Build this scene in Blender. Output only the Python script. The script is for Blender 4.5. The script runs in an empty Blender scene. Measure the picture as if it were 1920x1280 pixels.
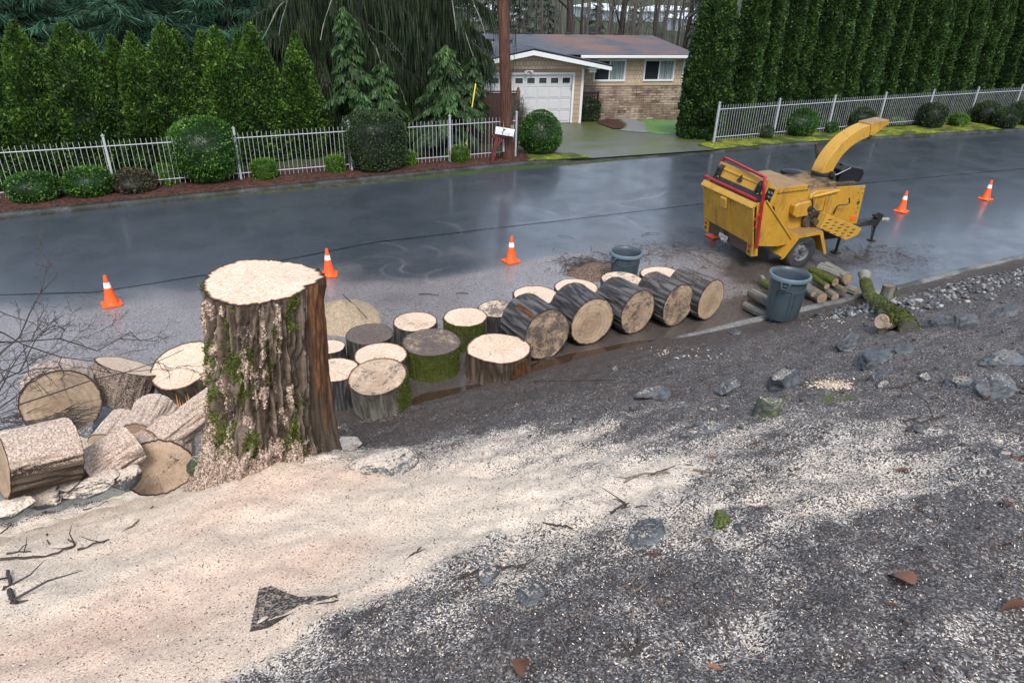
import bpy, bmesh, math, random
import numpy as np
from mathutils import Vector, Matrix
rng = np.random.default_rng(7)
random.seed(7)
R = math.radians
S = bpy.context.scene
COL = S.collection
# ------------------------------------------------------------------ camera
FOC, CAMH = 1300.0, 5.2                     # focal length in photo pixels, eye height above the road
def _basis(N=(885, 3080), V=(4000, 5)):
    n = np.array([N[0]-960, -(N[1]-640), -FOC]); n /= np.linalg.norm(n)
    up = -n
    v = np.array([V[0]-960, -(V[1]-640), -FOC]); v -= (v@up)*up; v /= np.linalg.norm(v)
    return np.array([v, np.cross(up, v), up])
RM = _basis()
cd = bpy.data.cameras.new('camera'); cam = bpy.data.objects.new('camera', cd); COL.objects.link(cam)
M4 = np.eye(4); M4[:3, :3] = RM; M4[2, 3] = CAMH
cam.matrix_world = Matrix(M4.tolist())
cd.sensor_width = 36; cd.lens = FOC/1920*36; cd.clip_start = .05; cd.clip_end = 6000
S.camera = cam
# ------------------------------------------------------------------ sky, sun, exposure (overcast)
W = bpy.data.worlds.new('World'); S.world = W; W.use_nodes = True
wn = W.node_tree.nodes; wl = W.node_tree.links
bg = wn['Background']; bg.inputs['Strength'].default_value = .15
sky = wn.new('ShaderNodeTexSky'); sky.sky_type = 'NISHITA'; sky.sun_disc = False
SUN_EL, SUN_AZ = R(52), R(200)
sky.sun_elevation = SUN_EL; sky.sun_rotation = SUN_AZ; sky.dust_density = 1.2; sky.air_density = 1.2; sky.altitude = 50
hs = wn.new('ShaderNodeHueSaturation'); hs.inputs['Saturation'].default_value = .6; hs.inputs['Value'].default_value = 1.0
wl.new(sky.outputs[0], hs.inputs['Color']); wl.new(hs.outputs[0], bg.inputs['Color'])
sd = bpy.data.lights.new('sun', 'SUN'); sd.energy = 1.6; sd.angle = R(18); sd.color = (1, .94, .86)
so = bpy.data.objects.new('sun', sd); COL.objects.link(so)
sv = Vector((math.sin(SUN_AZ)*math.cos(SUN_EL), math.cos(SUN_AZ)*math.cos(SUN_EL), math.sin(SUN_EL)))
so.rotation_euler = sv.to_track_quat('Z', 'Y').to_euler()
S.view_settings.view_transform = 'Standard'; S.view_settings.look = 'None'
S.view_settings.exposure = 1.03; S.view_settings.gamma = 1
# ------------------------------------------------------------------ pixel of the photo -> point on the real surface
def ray(u, v): return RM@np.array([u-960., 640.-v, -FOC])
def P(u, v, z=0.):
    d = ray(u, v); t = (z-CAMH)/d[2]; return np.array([d[0]*t, d[1]*t, z])
def Yp(u, v, y):
    d = ray(u, v); t = y/d[1]; return np.array([d[0]*t, y, CAMH+d[2]*t])
def depth(p): return -(RM.T@(np.array(p, float)-np.array([0, 0, CAMH])))[2]
def mpp(p): return depth(p)/FOC
# ------------------------------------------------------------------ noise in numpy
def _h(ix, iy, iz, s):
    n = (ix.astype(np.int64)*374761393 + iy.astype(np.int64)*668265263 + iz.astype(np.int64)*2147483647 + s*1274126177) & 0xffffffff
    n = ((n ^ (n >> 13))*1274126177) & 0xffffffff
    n = ((n ^ (n >> 16))*2246822519) & 0xffffffff
    return ((n ^ (n >> 15)) & 0xffffff)/float(0xffffff)
def vnoise(p, s=0):
    p = np.asarray(p, float); i = np.floor(p); f = p-i; f = f*f*(3-2*f); i = i.astype(np.int64)
    x, y, z = i[:, 0], i[:, 1], i[:, 2]; a, b, c = f[:, 0], f[:, 1], f[:, 2]
    def g(dx, dy, dz): return _h(x+dx, y+dy, z+dz, s)
    l = lambda q, r, t: q+(r-q)*t
    return l(l(l(g(0,0,0), g(1,0,0), a), l(g(0,1,0), g(1,1,0), a), b), l(l(g(0,0,1), g(1,0,1), a), l(g(0,1,1), g(1,1,1), a), b), c)
def fbm(p, o=4, s=0):
    p = np.asarray(p, float); r = 0; a = .5; t = 0
    for k in range(o): r = r+a*vnoise(p*2**k, s+k*17); t += a; a *= .5
    return r/t
def n2(x, y, sc, o=3, s=0):
    x = np.asarray(x, float); y = np.asarray(y, float)
    q = np.stack([x.ravel()*sc, y.ravel()*sc, np.full(x.size, .37*s+.5)], 1)
    return fbm(q, o, s).reshape(x.shape)
def sst(a, b, x):
    t = np.clip((x-a)/(b-a), 0, 1); return t*t*(3-2*t)
# ------------------------------------------------------------------ terrain
YK = 7.62                                 # near kerb
def kerb_y(x): return np.interp(x, [-60, -2, .5, 1.7, 2.9, 4, 5.3, 8, 12, 14, 16.4, 30, 90], [7.3, 7.3, 7.33, 7.4, 7.52, 7.62, 7.76, 7.81, 7.84, 7.94, 8.0, 8.2, 8.4])
def bank_z(x, y, kerbside=True):
    x = np.asarray(x, float); y = np.asarray(y, float)
    yy = y-(kerb_y(x)-YK)
    a = np.interp(yy, [-30, -3, 0, 2.75, 4.75, 5.5, 6.4, 7.3, 7.7], [6, 4.2, 3.6, 2.6, 1.72, 1.2, .55, .13, .03])
    b = np.interp(yy, [-30, -3, 0, 2.75, 4.75, 5.25, 5.7, 6.4, 7.3, 7.7], [6, 4.2, 3.6, 2.6, 1.74, 1.50, 1.0, .35, .05, .02])
    w = sst(.6, -.2, x)
    z = a*(1-w)+b*w
    k = sst(7.6, 6.6, yy)
    z = z+.05*sst(8.5, 4.5, x)*sst(6.9, 7.4, yy)*(.4+1.2*n2(x, y, 2.6, 3, 6))*(1-w)
    z = z+k*(.16*(n2(x, y, .7, 2, 3)-.5)+.10*(n2(x, y, 2.1, 3, 4)-.5)*1.4)
    return z+.24*np.exp(-((x-.28)**2+(y-4.45)**2)/.42)
def yard_z(x, y):
    x = np.asarray(x, float); y = np.asarray(y, float)
    z = np.interp(y, [18, 19.8, 27.6, 33, 45, 60, 90, 6000], [.06, .06, -.80, -1.2, -3.5, -8, -16, -16])
    far = np.interp(y, [18, 19.8, 33, 45, 60, 90, 6000], [.06, .06, .0, -3.5, -8, -16, -16])
    m = sst(9.5, 11, x)*sst(40, 30, x)
    z = far*(1-m)+z*m
    return z-m*.28*sst(18.5, 23.5, x-(y-27)*.2)*sst(24, 27.5, y)*sst(40, 33, y)
def G(u, v, off=0.):
    """point where the photo's ray meets the bank or the road"""
    d = ray(u, v); ts = np.linspace(.0004, 1.02*(-CAMH/d[2]), 900)
    p = d[None, :]*ts[:, None]; z = CAMH+p[:, 2]
    g = np.where(p[:, 1] < kerb_y(p[:, 0]), bank_z(p[:, 0], p[:, 1]), 0.)+off
    i = int(np.argmax(z < g)); i = i if z[i] < g[i] else len(ts)-1
    a = (z[i-1]-g[i-1]); b = (z[i]-g[i]); t = ts[i-1]+(ts[i]-ts[i-1])*(a/(a-b) if a != b else 0)
    q = d*t; return np.array([q[0], q[1], CAMH+q[2]])
# ------------------------------------------------------------------ object helpers
def link(o, parent=None):
    COL.objects.link(o)
    if parent is not None: o.parent = parent
    return o
def tag(o, label=None, cat=None, group=None, kind=None):
    if label: o['label'] = label
    if cat: o['category'] = cat
    if group: o['group'] = group
    if kind: o['kind'] = kind
    return o
def thing(name, label, cat, loc=(0, 0, 0), rotz=0, group=None, rot=None):
    o = bpy.data.objects.new(name, None); COL.objects.link(o); o.empty_display_size = .2
    o.location = [float(q) for q in loc]
    o.rotation_euler = rot if rot is not None else (0, 0, rotz)
    return tag(o, label, cat, group)
def mk(name, V, Fs, mat, parent=None, attrs=None, smooth=False, midx=None):
    """one mesh object from numpy arrays; Fs = list of int arrays (n,k)"""
    V = np.asarray(V, np.float32); me = bpy.data.meshes.new(name)
    if not isinstance(Fs, (list, tuple)): Fs = [Fs]
    Fs = [np.asarray(f, np.int32) for f in Fs if len(f)]
    me.vertices.add(len(V)); me.vertices.foreach_set('co', V.ravel())
    lt = np.concatenate([np.full(len(f), f.shape[1], np.int32) for f in Fs]); ls = np.concatenate([[0], np.cumsum(lt)[:-1]]).astype(np.int32)
    me.loops.add(int(lt.sum())); me.polygons.add(len(lt))
    me.loops.foreach_set('vertex_index', np.concatenate([f.ravel() for f in Fs]))
    me.polygons.foreach_set('loop_start', ls)
    try: me.polygons.foreach_set('loop_total', lt)
    except Exception: pass
    if smooth: me.polygons.foreach_set('use_smooth', np.ones(len(lt), bool))
    for m in (mat if isinstance(mat, (list, tuple)) else [mat]): me.materials.append(m)
    if midx is not None: me.polygons.foreach_set('material_index', np.asarray(midx, np.int32))
    me.update(calc_edges=True)
    for k, a in (attrs or {}).items():
        at = me.attributes.new(k, 'FLOAT', 'POINT')
        a = np.full(len(V), a, np.float32) if np.isscalar(a) else np.asarray(a, np.float32)
        at.data.foreach_set('value', a)
    return link(bpy.data.objects.new(name, me), parent)
class MB:
    """collects boxes, tubes, prisms; build() links them as one mesh"""
    def __init__(s): s.V = []; s.F = []; s.n = 0
    def add(s, V, Fs):
        V = np.asarray(V, float); s.V.append(V)
        for f in Fs: s.F.append([i+s.n for i in f])
        s.n += len(V); return s
    def box(s, c, d, rot=None, ch=0.):
        c = np.array(c, float); h = np.array(d, float)/2
        v = np.array([[x, y, z] for x in (-1, 1) for y in (-1, 1) for z in (-1, 1)], float)*h
        if rot is not None: v = v@np.array(rot).T
        return s.add(v+c, [[0, 1, 3, 2], [4, 6, 7, 5], [0, 4, 5, 1], [2, 3, 7, 6], [0, 2, 6, 4], [1, 5, 7, 3]])
    def bx(s, x0, x1, y0, y1, z0, z1): return s.box(((x0+x1)/2, (y0+y1)/2, (z0+z1)/2), (abs(x1-x0), abs(y1-y0), abs(z1-z0)))
    def prism(s, poly, a, b, axis='y'):
        """polygon in the two other axes, extruded along axis from a to b"""
        n = len(poly); V = []
        for t in (a, b):
            for (p, q) in poly: V.append({'y': (p, t, q), 'x': (t, p, q), 'z': (p, q, t)}[axis])
        fs = [list(range(n)), list(range(2*n-1, n-1, -1))]
        for i in range(n): j = (i+1) % n; fs.append([i, i+n, j+n, j])
        return s.add(V, fs)
    def tube(s, pts, r, n=8, cap=True):
        pts = np.array(pts, float); k = len(pts); r = np.full(k, r, float) if np.isscalar(r) else np.array(r, float)
        t = np.gradient(pts, axis=0); t /= np.linalg.norm(t, axis=1)[:, None]+1e-9
        up = np.array([0, 0, 1.]) if abs(t[0][2]) < .9 else np.array([1., 0, 0])
        V = []; ang = np.linspace(0, 2*np.pi, n, endpoint=False)
        for i in range(k):
            a = np.cross(t[i], up); a /= np.linalg.norm(a)+1e-9; b = np.cross(t[i], a); up = -b if False else up
            V.append(pts[i]+r[i]*(np.cos(ang)[:, None]*a+np.sin(ang)[:, None]*b))
        fs = []
        for i in range(k-1):
            for j in range(n): q = (j+1) % n; fs.append([i*n+j, i*n+q, (i+1)*n+q, (i+1)*n+j])
        if cap: fs.append(list(range(n-1, -1, -1))); fs.append(list(range((k-1)*n, k*n)))
        return s.add(np.concatenate(V), fs)
    def lathe(s, prof, n=32, c=(0, 0, 0), axis='z', cap=True):
        ang = np.linspace(0, 2*np.pi, n, endpoint=False); V = []
        for (r, z) in prof:
            q = np.stack([r*np.cos(ang), r*np.sin(ang), np.full(n, z)], 1)
            if axis == 'y': q = q[:, [0, 2, 1]]
            if axis == 'x': q = q[:, [2, 0, 1]]
            V.append(q)
        fs = []; k = len(prof)
        for i in range(k-1):
            for j in range(n): q = (j+1) % n; fs.append([i*n+j, i*n+q, (i+1)*n+q, (i+1)*n+j])
        if cap: fs.append(list(range(n-1, -1, -1))); fs.append(list(range((k-1)*n, k*n)))
        return s.add(np.concatenate(V)+np.array(c, float), fs)
    def build(s, name, mat, parent=None, smooth=False, bevel=0, seg=2, sub=0):
        me = bpy.data.meshes.new(name); me.from_pydata(np.concatenate(s.V).tolist(), [], s.F); me.materials.append(mat)
        bm = bmesh.new(); bm.from_mesh(me); bmesh.ops.recalc_face_normals(bm, faces=bm.faces); bm.to_mesh(me); bm.free()
        o = link(bpy.data.objects.new(name, me), parent)
        if smooth:
            me.polygons.foreach_set('use_smooth', [True]*len(me.polygons))
            try: me.set_sharp_from_angle(angle=R(40))
            except Exception: pass
        if bevel:
            b = o.modifiers.new('bevel', 'BEVEL'); b.width = bevel; b.segments = seg; b.limit_method = 'ANGLE'; b.angle_limit = R(30)
        return o
def ico(n=4):
    bm = bmesh.new(); bmesh.ops.create_icosphere(bm, subdivisions=n, radius=1); V = np.array([v.co[:] for v in bm.verts]); Fc = np.array([[v.index for v in f.verts] for f in bm.faces]); bm.free(); return V, Fc
def children(o): return [c for c in bpy.data.objects if c.parent == o]
def copy_tree(o, parent=None):
    c = o.copy(); link(c); c.parent = parent
    for ch in children(o): copy_tree(ch, c)
    return c
ORD = ['first', 'second', 'third', 'fourth', 'fifth', 'sixth', 'seventh', 'eighth', 'ninth', 'tenth', 'eleventh', 'twelfth', 'thirteenth', 'fourteenth', 'fifteenth', 'sixteenth', 'seventeenth', 'eighteenth', 'nineteenth', 'twentieth']
def ordn(i):
    if i < 20: return ORD[i]
    t = ['twenty', 'thirty', 'forty', 'fifty', 'sixty'][(i+1)//10-2]; r = (i+1) % 10
    return t+'-'+ORD[r-1] if r else t[:-1]+'ieth'
# ------------------------------------------------------------------ material helpers
class N:
    def __init__(s, name):
        s.m = bpy.data.materials.new(name); s.m.use_nodes = True; s.t = s.m.node_tree; s.b = s.t.nodes['Principled BSDF']; s._tc = None
    def new(s, t): return s.t.nodes.new(t)
    def put(s, sock, v):
        if hasattr(v, 'is_output') or isinstance(v, bpy.types.NodeSocket): s.t.links.new(v, sock)
        elif isinstance(v, (tuple, list)) and len(v) == 3 and sock.type == 'RGBA': sock.default_value = (*v, 1)
        else: sock.default_value = v
    def obj(s):
        if s._tc is None: s._tc = s.new('ShaderNodeTexCoord')
        return s._tc.outputs['Object']
    def shifted(s):
        # from here on the noises start elsewhere on every object, so look-alikes differ
        raw = s.obj(); i = s.new('ShaderNodeObjectInfo'); v = s.new('ShaderNodeVectorMath'); v.operation = 'ADD'; s.t.links.new(raw, v.inputs[0]); s.t.links.new(s.math('MULTIPLY', i.outputs['Random'], 57.), v.inputs[1]); s.obj = lambda: v.outputs[0]; return raw
    def geo(s, k='Position'): return s.new('ShaderNodeNewGeometry').outputs[k]
    def attr(s, n): a = s.new('ShaderNodeAttribute'); a.attribute_name = n; return a.outputs['Fac']
    def noise(s, sc, det=3, rough=.55, vec=None, dist=0., col=False):
        n = s.new('ShaderNodeTexNoise'); n.inputs['Scale'].default_value = sc; n.inputs['Detail'].default_value = det
        n.inputs['Roughness'].default_value = rough; n.inputs['Distortion'].default_value = dist
        s.t.links.new(vec if vec is not None else s.obj(), n.inputs['Vector']); return n.outputs['Color' if col else 'Fac']
    def vor(s, sc, out='Color', vec=None, feat='F1', rnd=1.):
        n = s.new('ShaderNodeTexVoronoi'); n.feature = feat; n.inputs['Scale'].default_value = sc; n.inputs['Randomness'].default_value = rnd
        s.t.links.new(vec if vec is not None else s.obj(), n.inputs['Vector']); return n.outputs[out]
    def scale(s, v, vec=None):
        n = s.new('ShaderNodeMapping'); n.inputs['Scale'].default_value = v; s.t.links.new(vec if vec is not None else s.obj(), n.inputs['Vector']); return n.outputs[0]
    def math(s, op, a, b=0., c=0., clamp=False):
        n = s.new('ShaderNodeMath'); n.operation = op; n.use_clamp = clamp; s.put(n.inputs[0], a); s.put(n.inputs[1], b); s.put(n.inputs[2], c); return n.outputs[0]
    def mr(s, v, a, b, c=0., d=1., smooth=False):
        n = s.new('ShaderNodeMapRange'); n.clamp = True
        if smooth: n.interpolation_type = 'SMOOTHSTEP'
        s.put(n.inputs[0], v)
        for i, q in enumerate((a, b, c, d)): s.put(n.inputs[i+1], q)
        return n.outputs[0]
    def mix(s, f, a, b, mode='MIX'):
        n = s.new('ShaderNodeMix'); n.data_type = 'RGBA'; n.blend_type = mode; s.put(n.inputs[0], f)
        i = [q for q in n.inputs if q.type == 'RGBA']; s.put(i[0], a); s.put(i[1], b); return [q for q in n.outputs if q.type == 'RGBA'][0]
    def ramp(s, f, st):
        n = s.new('ShaderNodeValToRGB'); e = n.color_ramp.elements
        while len(e) < len(st): e.new(.5)
        for q, (p, c) in zip(e, st): q.position = p; q.color = (*c, 1) if len(c) == 3 else c
        s.put(n.inputs[0], f); return n.outputs[0]
    def sep(s, v, i): n = s.new('ShaderNodeSeparateXYZ'); s.t.links.new(v, n.inputs[0]); return n.outputs[i]
    def bump(s, h, st=.5, d=.01, nrm=None):
        n = s.new('ShaderNodeBump'); n.inputs['Strength'].default_value = st; n.inputs['Distance'].default_value = d; s.put(n.inputs['Height'], h)
        if nrm is not None: s.t.links.new(nrm, n.inputs['Normal'])
        return n.outputs[0]
    def done(s, col=None, rough=None, nrm=None, metal=None, spec=None, coat=None):
        b = s.b.inputs
        if col is not None: s.put(b['Base Color'], col)
        if rough is not None: s.put(b['Roughness'], rough)
        if nrm is not None: s.put(b['Normal'], nrm)
        if metal is not None: s.put(b['Metallic'], metal)
        if spec is not None: s.put(b['Specular IOR Level'], spec)
        if coat is not None: s.put(b['Coat Weight'], coat); b['Coat Roughness'].default_value = .15
        return s.m
def simple(name, col, rough=.5, var=.15, sc=6, metal=0., bump=0., spec=.5, dirt=None, dsc=3, dth=(.5, .75)):
    m = N(name); n = m.noise(sc, 4)
    c = m.mix(n, tuple(q*(1-var) for q in col), tuple(min(1, q*(1+var)) for q in col))
    if dirt: c = m.mix(m.mr(m.noise(dsc, 6, .7), dth[0], dth[1]), c, dirt)
    nr = m.bump(m.noise(sc*12, 3), .4, bump) if bump else None
    return m.done(c, m.mr(n, .3, .7, rough*.8, min(1, rough*1.2)), nr, metal, spec)
# ------------------------------------------------------------------ materials
# bare soil of the bank with sawdust sprinkled over it (the attribute says how much lies where)
m = N('bank_soil'); du = m.attr('dust'); rd = m.attr('red'); mo = m.attr('moss')
v1 = m.vor(135, 'Color'); v1s = m.sep(v1, 0); v1t = m.sep(v1, 1); fine = m.noise(75, 4, .75); mid = m.noise(7, 4, .65); big = m.noise(1.3, 3)
vs = m.vor(260, 'Color'); vss = m.sep(vs, 0)
soil = m.ramp(m.math('ADD', m.math('MULTIPLY', v1t, .6), m.math('MULTIPLY', fine, .4)), [(.05, (.010, .009, .009)), (.4, (.058, .053, .052)), (.68, (.165, .155, .152)), (.95, (.60, .57, .55))])
dk = m.attr('damp'); soil = m.mix(m.math('MULTIPLY', dk, .62), soil, m.mix(v1t, (.016, .010, .008), (.10, .075, .062)))
soil = m.mix(m.mr(mid, .3, .7), soil, m.mix(.5, soil, (.045, .03, .026)))
soil = m.mix(m.mr(m.math('ADD', mo, m.math('MULTIPLY', m.math('SUBTRACT', mid, .5), 1.2)), .5, .7), soil, (.09, .12, .02))
dust = m.mix(vss, (.54, .42, .31), (.94, .83, .69)); dust = m.mix(m.mr(m.noise(3.2, 5, .7), .4, .7), dust, m.mix(.2, dust, (.52, .37, .26)))
dust = m.mix(m.math('MULTIPLY', rd, 1.0), dust, m.mix(vss, (.52, .33, .24), (.90, .67, .51)))
dust = m.mix(m.mr(v1t, .93, .95), dust, (.28, .17, .10))
th = m.math('ADD', m.math('MULTIPLY', v1s, .45), m.math('ADD', m.math('MULTIPLY', fine, .25), m.math('MULTIPLY', mid, .40)))   # 0.1 .. 1.0
th = m.math('ADD', th, m.math('MULTIPLY', m.math('SUBTRACT', big, .5), .35))
df = m.mr(m.math('SUBTRACT', du, th), -.07, .07, smooth=True)
greydust = m.mix(m.mr(du, .35, .85), m.mix(vss, (.34, .30, .27), (.80, .74, .66)), dust)
col = m.mix(df, soil, greydust)
hgt = m.math('ADD', m.math('MULTIPLY', v1s, .5), m.math('MULTIPLY', fine, .8))
BANK = m.done(col, m.mr(df, 0, 1, .62, .9), m.bump(hgt, .85, .016), spec=.3)
# sawdust alone (piles)
m = N('sawdust'); v = m.sep(m.vor(120, 'Color'), 0); n = m.noise(12, 4)
SAWD = m.done(m.mix(n, m.mix(v, (.17, .12, .075), (.50, .39, .27)), m.mix(v, (.22, .16, .10), (.56, .45, .32))), .9, m.bump(v, .8, .012), spec=.2)
# wet asphalt
m = N('wet_asphalt'); fi = m.attr('film'); arc = m.attr('arc'); sp = m.sep(m.vor(150, 'Color'), 0); sp2 = m.sep(m.vor(70, 'Color'), 1); n = m.noise(1.1, 5, .6); nn = m.noise(30, 3)
base = m.mix(m.mr(sp, .55, 1), (.016, .021, .029), (.085, .10, .125))  # blue of the reflected sky put into the base colour
base = m.mix(m.mr(n, .35, .65), base, m.mix(.25, base, (.036, .042, .052)))
film = m.mix(sp2, (.075, .068, .068), (.31, .275, .265))
ff = m.math('MULTIPLY', m.mr(m.math('SUBTRACT', m.math('ADD', fi, m.math('MULTIPLY', m.math('SUBTRACT', n, .5), .3)), m.math('MULTIPLY', sp2, .35)), .18, .48, smooth=True), .85)
col = m.mix(ff, base, film)
col = m.mix(m.math('MULTIPLY', arc, m.mr(sp, .2, .9, .15, .8)), col, (.42, .38, .36))
mudf = m.mr(m.math('ADD', m.attr('mud'), m.math('MULTIPLY', m.math('SUBTRACT', m.noise(5, 5, .7), .5), .9)), .35, .65); col = m.mix(m.math('MULTIPLY', mudf, .88), col, m.mix(sp2, (.016, .012, .010), (.085, .068, .058)))
ro = m.math('ADD', m.mr(n, .3, .7, .28, .44), m.math('MULTIPLY', ff, .12))
ASPH = m.done(col, ro, m.bump(m.math('ADD', sp, m.math('MULTIPLY', nn, .6)), .30, .004), spec=1.0, coat=m.mr(n, .62, .38, .3, .7))
def grainy(name, a, b, sc=90, rough=.8, bmp=.01, c=None, csc=1.5, cth=(.5, .62), spec=.3):
    m = N(name); v = m.sep(m.vor(sc, 'Color'), 0); k = m.mix(v, a, b)
    if c: k = m.mix(m.mr(m.math('ADD', m.noise(csc, 5, .65), m.math('MULTIPLY', v, .08)), *cth), k, c)
    return m.done(k, rough, m.bump(m.math('ADD', v, m.noise(sc*.3, 3)), .6, bmp), spec=spec)
MULCH = grainy('red_mulch', (0.0128, 0.0056, 0.004), (0.092, 0.0368, 0.024), 20, .85, .05)
CONC = grainy('kerb_concrete', (.10, .10, .10), (.22, .22, .21), 60, .55, .005, (.05, .055, .045), 1.2)
CONCD = grainy('dark_kerb_concrete', (.022, .023, .024), (.075, .078, .082), 50, .6, .008, (.015, .018, .010), 1.5, (.45, .6))
DRIVE = grainy('mossy_driveway', (0.06375, 0.068, 0.0612), (0.1275, 0.1318, 0.1232), 40, .42, .004, (0.07225, 0.08925, 0.017), .55, (.42, .62), .5)
LAWN = grainy('lawn_grass', (.05, .135, .035), (.14, .29, .09), 22, .7, .03, (0.128, 0.208, 0.04), .8, (.5, .7))
MOSSG = grainy('verge_moss', (0.075, 0.0975, 0.006), (0.225, 0.255, 0.0225), 14, .9, .03, (0.03375, 0.04875, 0.009), 1.4, (.48, .62))
PATHM = grainy('aggregate_path', (.10, .11, .11), (.26, .27, .27), 30, .5, .004)
YARD = grainy('yard_soil', (.02, .025, .012), (.07, .07, .035), 12, .9, .02, (.03, .05, .015), .4)
HILLM = grainy('hazed_hill_woods', (.10, .14, .15), (.20, .25, .27), .12, .95, .5, (.26, .30, .33), .02, (.45, .6))  # pale blue of distance haze put into the woods' colour
# bark of the felled conifer
def barkmat(name, ca, cb, cc, moss=(.065, .082, .012)):
    m = N(name); m.shifted(); h = m.attr('ridge'); mo = m.attr('moss'); du = m.attr('dust'); wo = m.attr('wood')
    n = m.noise(14, 5, .65); n2_ = m.noise(55, 3, .7); sp = m.sep(m.vor(110, 'Color'), 0)
    c = m.ramp(m.math('ADD', m.math('MULTIPLY', h, .7), m.math('MULTIPLY', n, .3)), [(.12, ca), (.5, cb), (.95, cc)])
    c = m.mix(m.mr(n2_, .35, .75), m.mix(.35, c, ca), c)
    w = m.ramp(m.noise(6, 5, .7, m.scale((3, 3, .6))), [(.3, (.022, .010, .006)), (.5, (.085, .034, .014)), (.74, (.25, .105, .03))])
    c = m.mix(m.mr(m.math('ADD', wo, m.math('MULTIPLY', m.math('SUBTRACT', n, .5), .5)), .4, .6), c, w)
    mf = m.mr(m.math('SUBTRACT', m.math('ADD', mo, m.math('MULTIPLY', n, .5)), m.math('MULTIPLY', sp, .25)), .52, .72)
    mc = m.mix(sp, tuple(q*.3 for q in moss), tuple(q*1.35 for q in moss))
    c = m.mix(m.math('MULTIPLY', mf, m.math('GREATER_THAN', mo, .02)), c, mc)
    up = m.sep(m.geo('Normal'), 2)
    dth = m.math('ADD', m.math('MULTIPLY', n2_, .55), m.math('MULTIPLY', sp, .4))
    dd = m.mr(m.math('SUBTRACT', m.math('ADD', du, m.math('MULTIPLY', m.math('MAXIMUM', up, -.2), .25)), dth), -.05, .12)
    dd = m.math('MULTIPLY', dd, m.math('GREATER_THAN', du, .02))
    c = m.mix(dd, c, m.mix(sp, (.26, .19, .145), (.66, .53, .44)))
    return m.done(c, m.mr(dd, 0, 1, .6, .9), m.bump(m.math('ADD', m.math('MULTIPLY', n2_, .8), m.math('MULTIPLY', sp, .6)), .7, .012), spec=.35)
BARK = barkmat('conifer_bark', (.010, .010, .011), (.055, .052, .054), (.20, .19, .19))
BARKB = barkmat('brown_bark', (.013, .009, .006), (.078, .054, .037), (.23, .175, .13))
BARKG = barkmat('alder_bark', (.05, .045, .035), (.17, .16, .13), (.36, .35, .31), (.075, .090, .014))
# sawn end grain: rings about the log's own axis
m = N('sawn_wood'); pale = m.attr('pale'); dirt = m.attr('dirt'); rr = m.attr('rr'); ox = m.shifted()
q = m.new('ShaderNodeVectorMath'); q.operation = 'ADD'; m.t.links.new(m.scale((1, 1, 0), ox), q.inputs[0])
nz = m.new('ShaderNodeVectorMath'); nz.operation = 'SCALE'; m.t.links.new(m.noise(3, 3, .5, ox, col=True), nz.inputs[0]); nz.inputs['Scale'].default_value = .09
m.t.links.new(nz.outputs[0], q.inputs[1]); ln = m.new('ShaderNodeVectorMath'); ln.operation = 'LENGTH'; m.t.links.new(q.outputs[0], ln.inputs[0]); L_ = ln.outputs['Value']
ring = m.math('MULTIPLY', m.math('ADD', m.math('SINE', m.math('MULTIPLY', L_, 420)), 1), .5)
ring2 = m.math('MULTIPLY', m.math('ADD', m.math('SINE', m.math('MULTIPLY', L_, 95)), 1), .5)
sp = m.sep(m.vor(100, 'Color'), 0); n = m.noise(4, 5, .6); nf = m.noise(35, 4, .7)
wood = m.mix(ring, (.38, .27, .175), (.58, .44, .31)); wood = m.mix(m.math('MULTIPLY', ring2, .45), wood, (.28, .185, .115))
wood = m.mix(m.mr(n, .35, .7), wood, m.mix(.6, wood, (.19, .15, .12)))
heart = m.mr(L_, .10, .26); wood = m.mix(heart, m.mix(.45, wood, (.24, .155, .09)), wood)
dusty = m.mix(sp, (.46, .33, .23), (.78, .65, .52)); dusty = m.mix(m.mr(n, .4, .65), dusty, m.mix(.35, dusty, (.55, .38, .26))); dusty = m.mix(m.math('MULTIPLY', ring2, .22), dusty, (.55, .37, .24))
c = m.mix(m.mr(m.math('SUBTRACT', m.math('ADD', pale, m.math('MULTIPLY', m.math('SUBTRACT', n, .5), .7)), m.math('MULTIPLY', sp, .15)), .3, .55), wood, dusty)
c = m.mix(m.mr(rr, .925, .95), c, (.30, .17, .09)); c = m.mix(m.mr(m.math('ADD', rr, m.math('MULTIPLY', m.math('SUBTRACT', nf, .5), .04)), .955, .97), c, (.035, .026, .022))
ang = m.math('ARCTAN2', m.sep(ox, 1), m.sep(ox, 0)); cv = m.new('ShaderNodeCombineXYZ'); m.put(cv.inputs[0], m.math('MULTIPLY', m.math('ADD', ang, m.math('MULTIPLY', m.math('SUBTRACT', m.noise(9, 3), .5), .22)), 3.4)); m.put(cv.inputs[1], m.math('MULTIPLY', L_, 1.6)); m.put(cv.inputs[2], m.math('MULTIPLY', m.new('ShaderNodeObjectInfo').outputs['Random'], 40.))
cr = m.vor(1.5, 'Distance', cv.outputs[0], 'DISTANCE_TO_EDGE'); crk = m.math('MULTIPLY', m.mr(cr, .012, .030, 1, 0), m.mr(L_, .30, .05, .25, .9)); c = m.mix(m.math('MULTIPLY', crk, .75), c, (.10, .06, .04))
dm = m.mr(m.math('SUBTRACT', m.math('ADD', dirt, m.math('MULTIPLY', m.math('SUBTRACT', m.noise(6, 6, .75), .5), 1.5)), m.math('MULTIPLY', sp, .2)), .28, .46)
c = m.mix(m.math('MULTIPLY', dm, .85), c, m.mix(sp, (.018, .015, .015), (.11, .095, .095)))
chk = m.mr(m.noise(5, 2, .5, m.scale((14, 1.2, 1))), .72, .76); c = m.mix(m.math('MULTIPLY', chk, .4), c, (.05, .03, .02))
SAWN = m.done(c, .75, m.bump(m.math('ADD', m.math('MULTIPLY', ring, .25), nf), .5, .006), spec=.3)
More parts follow.
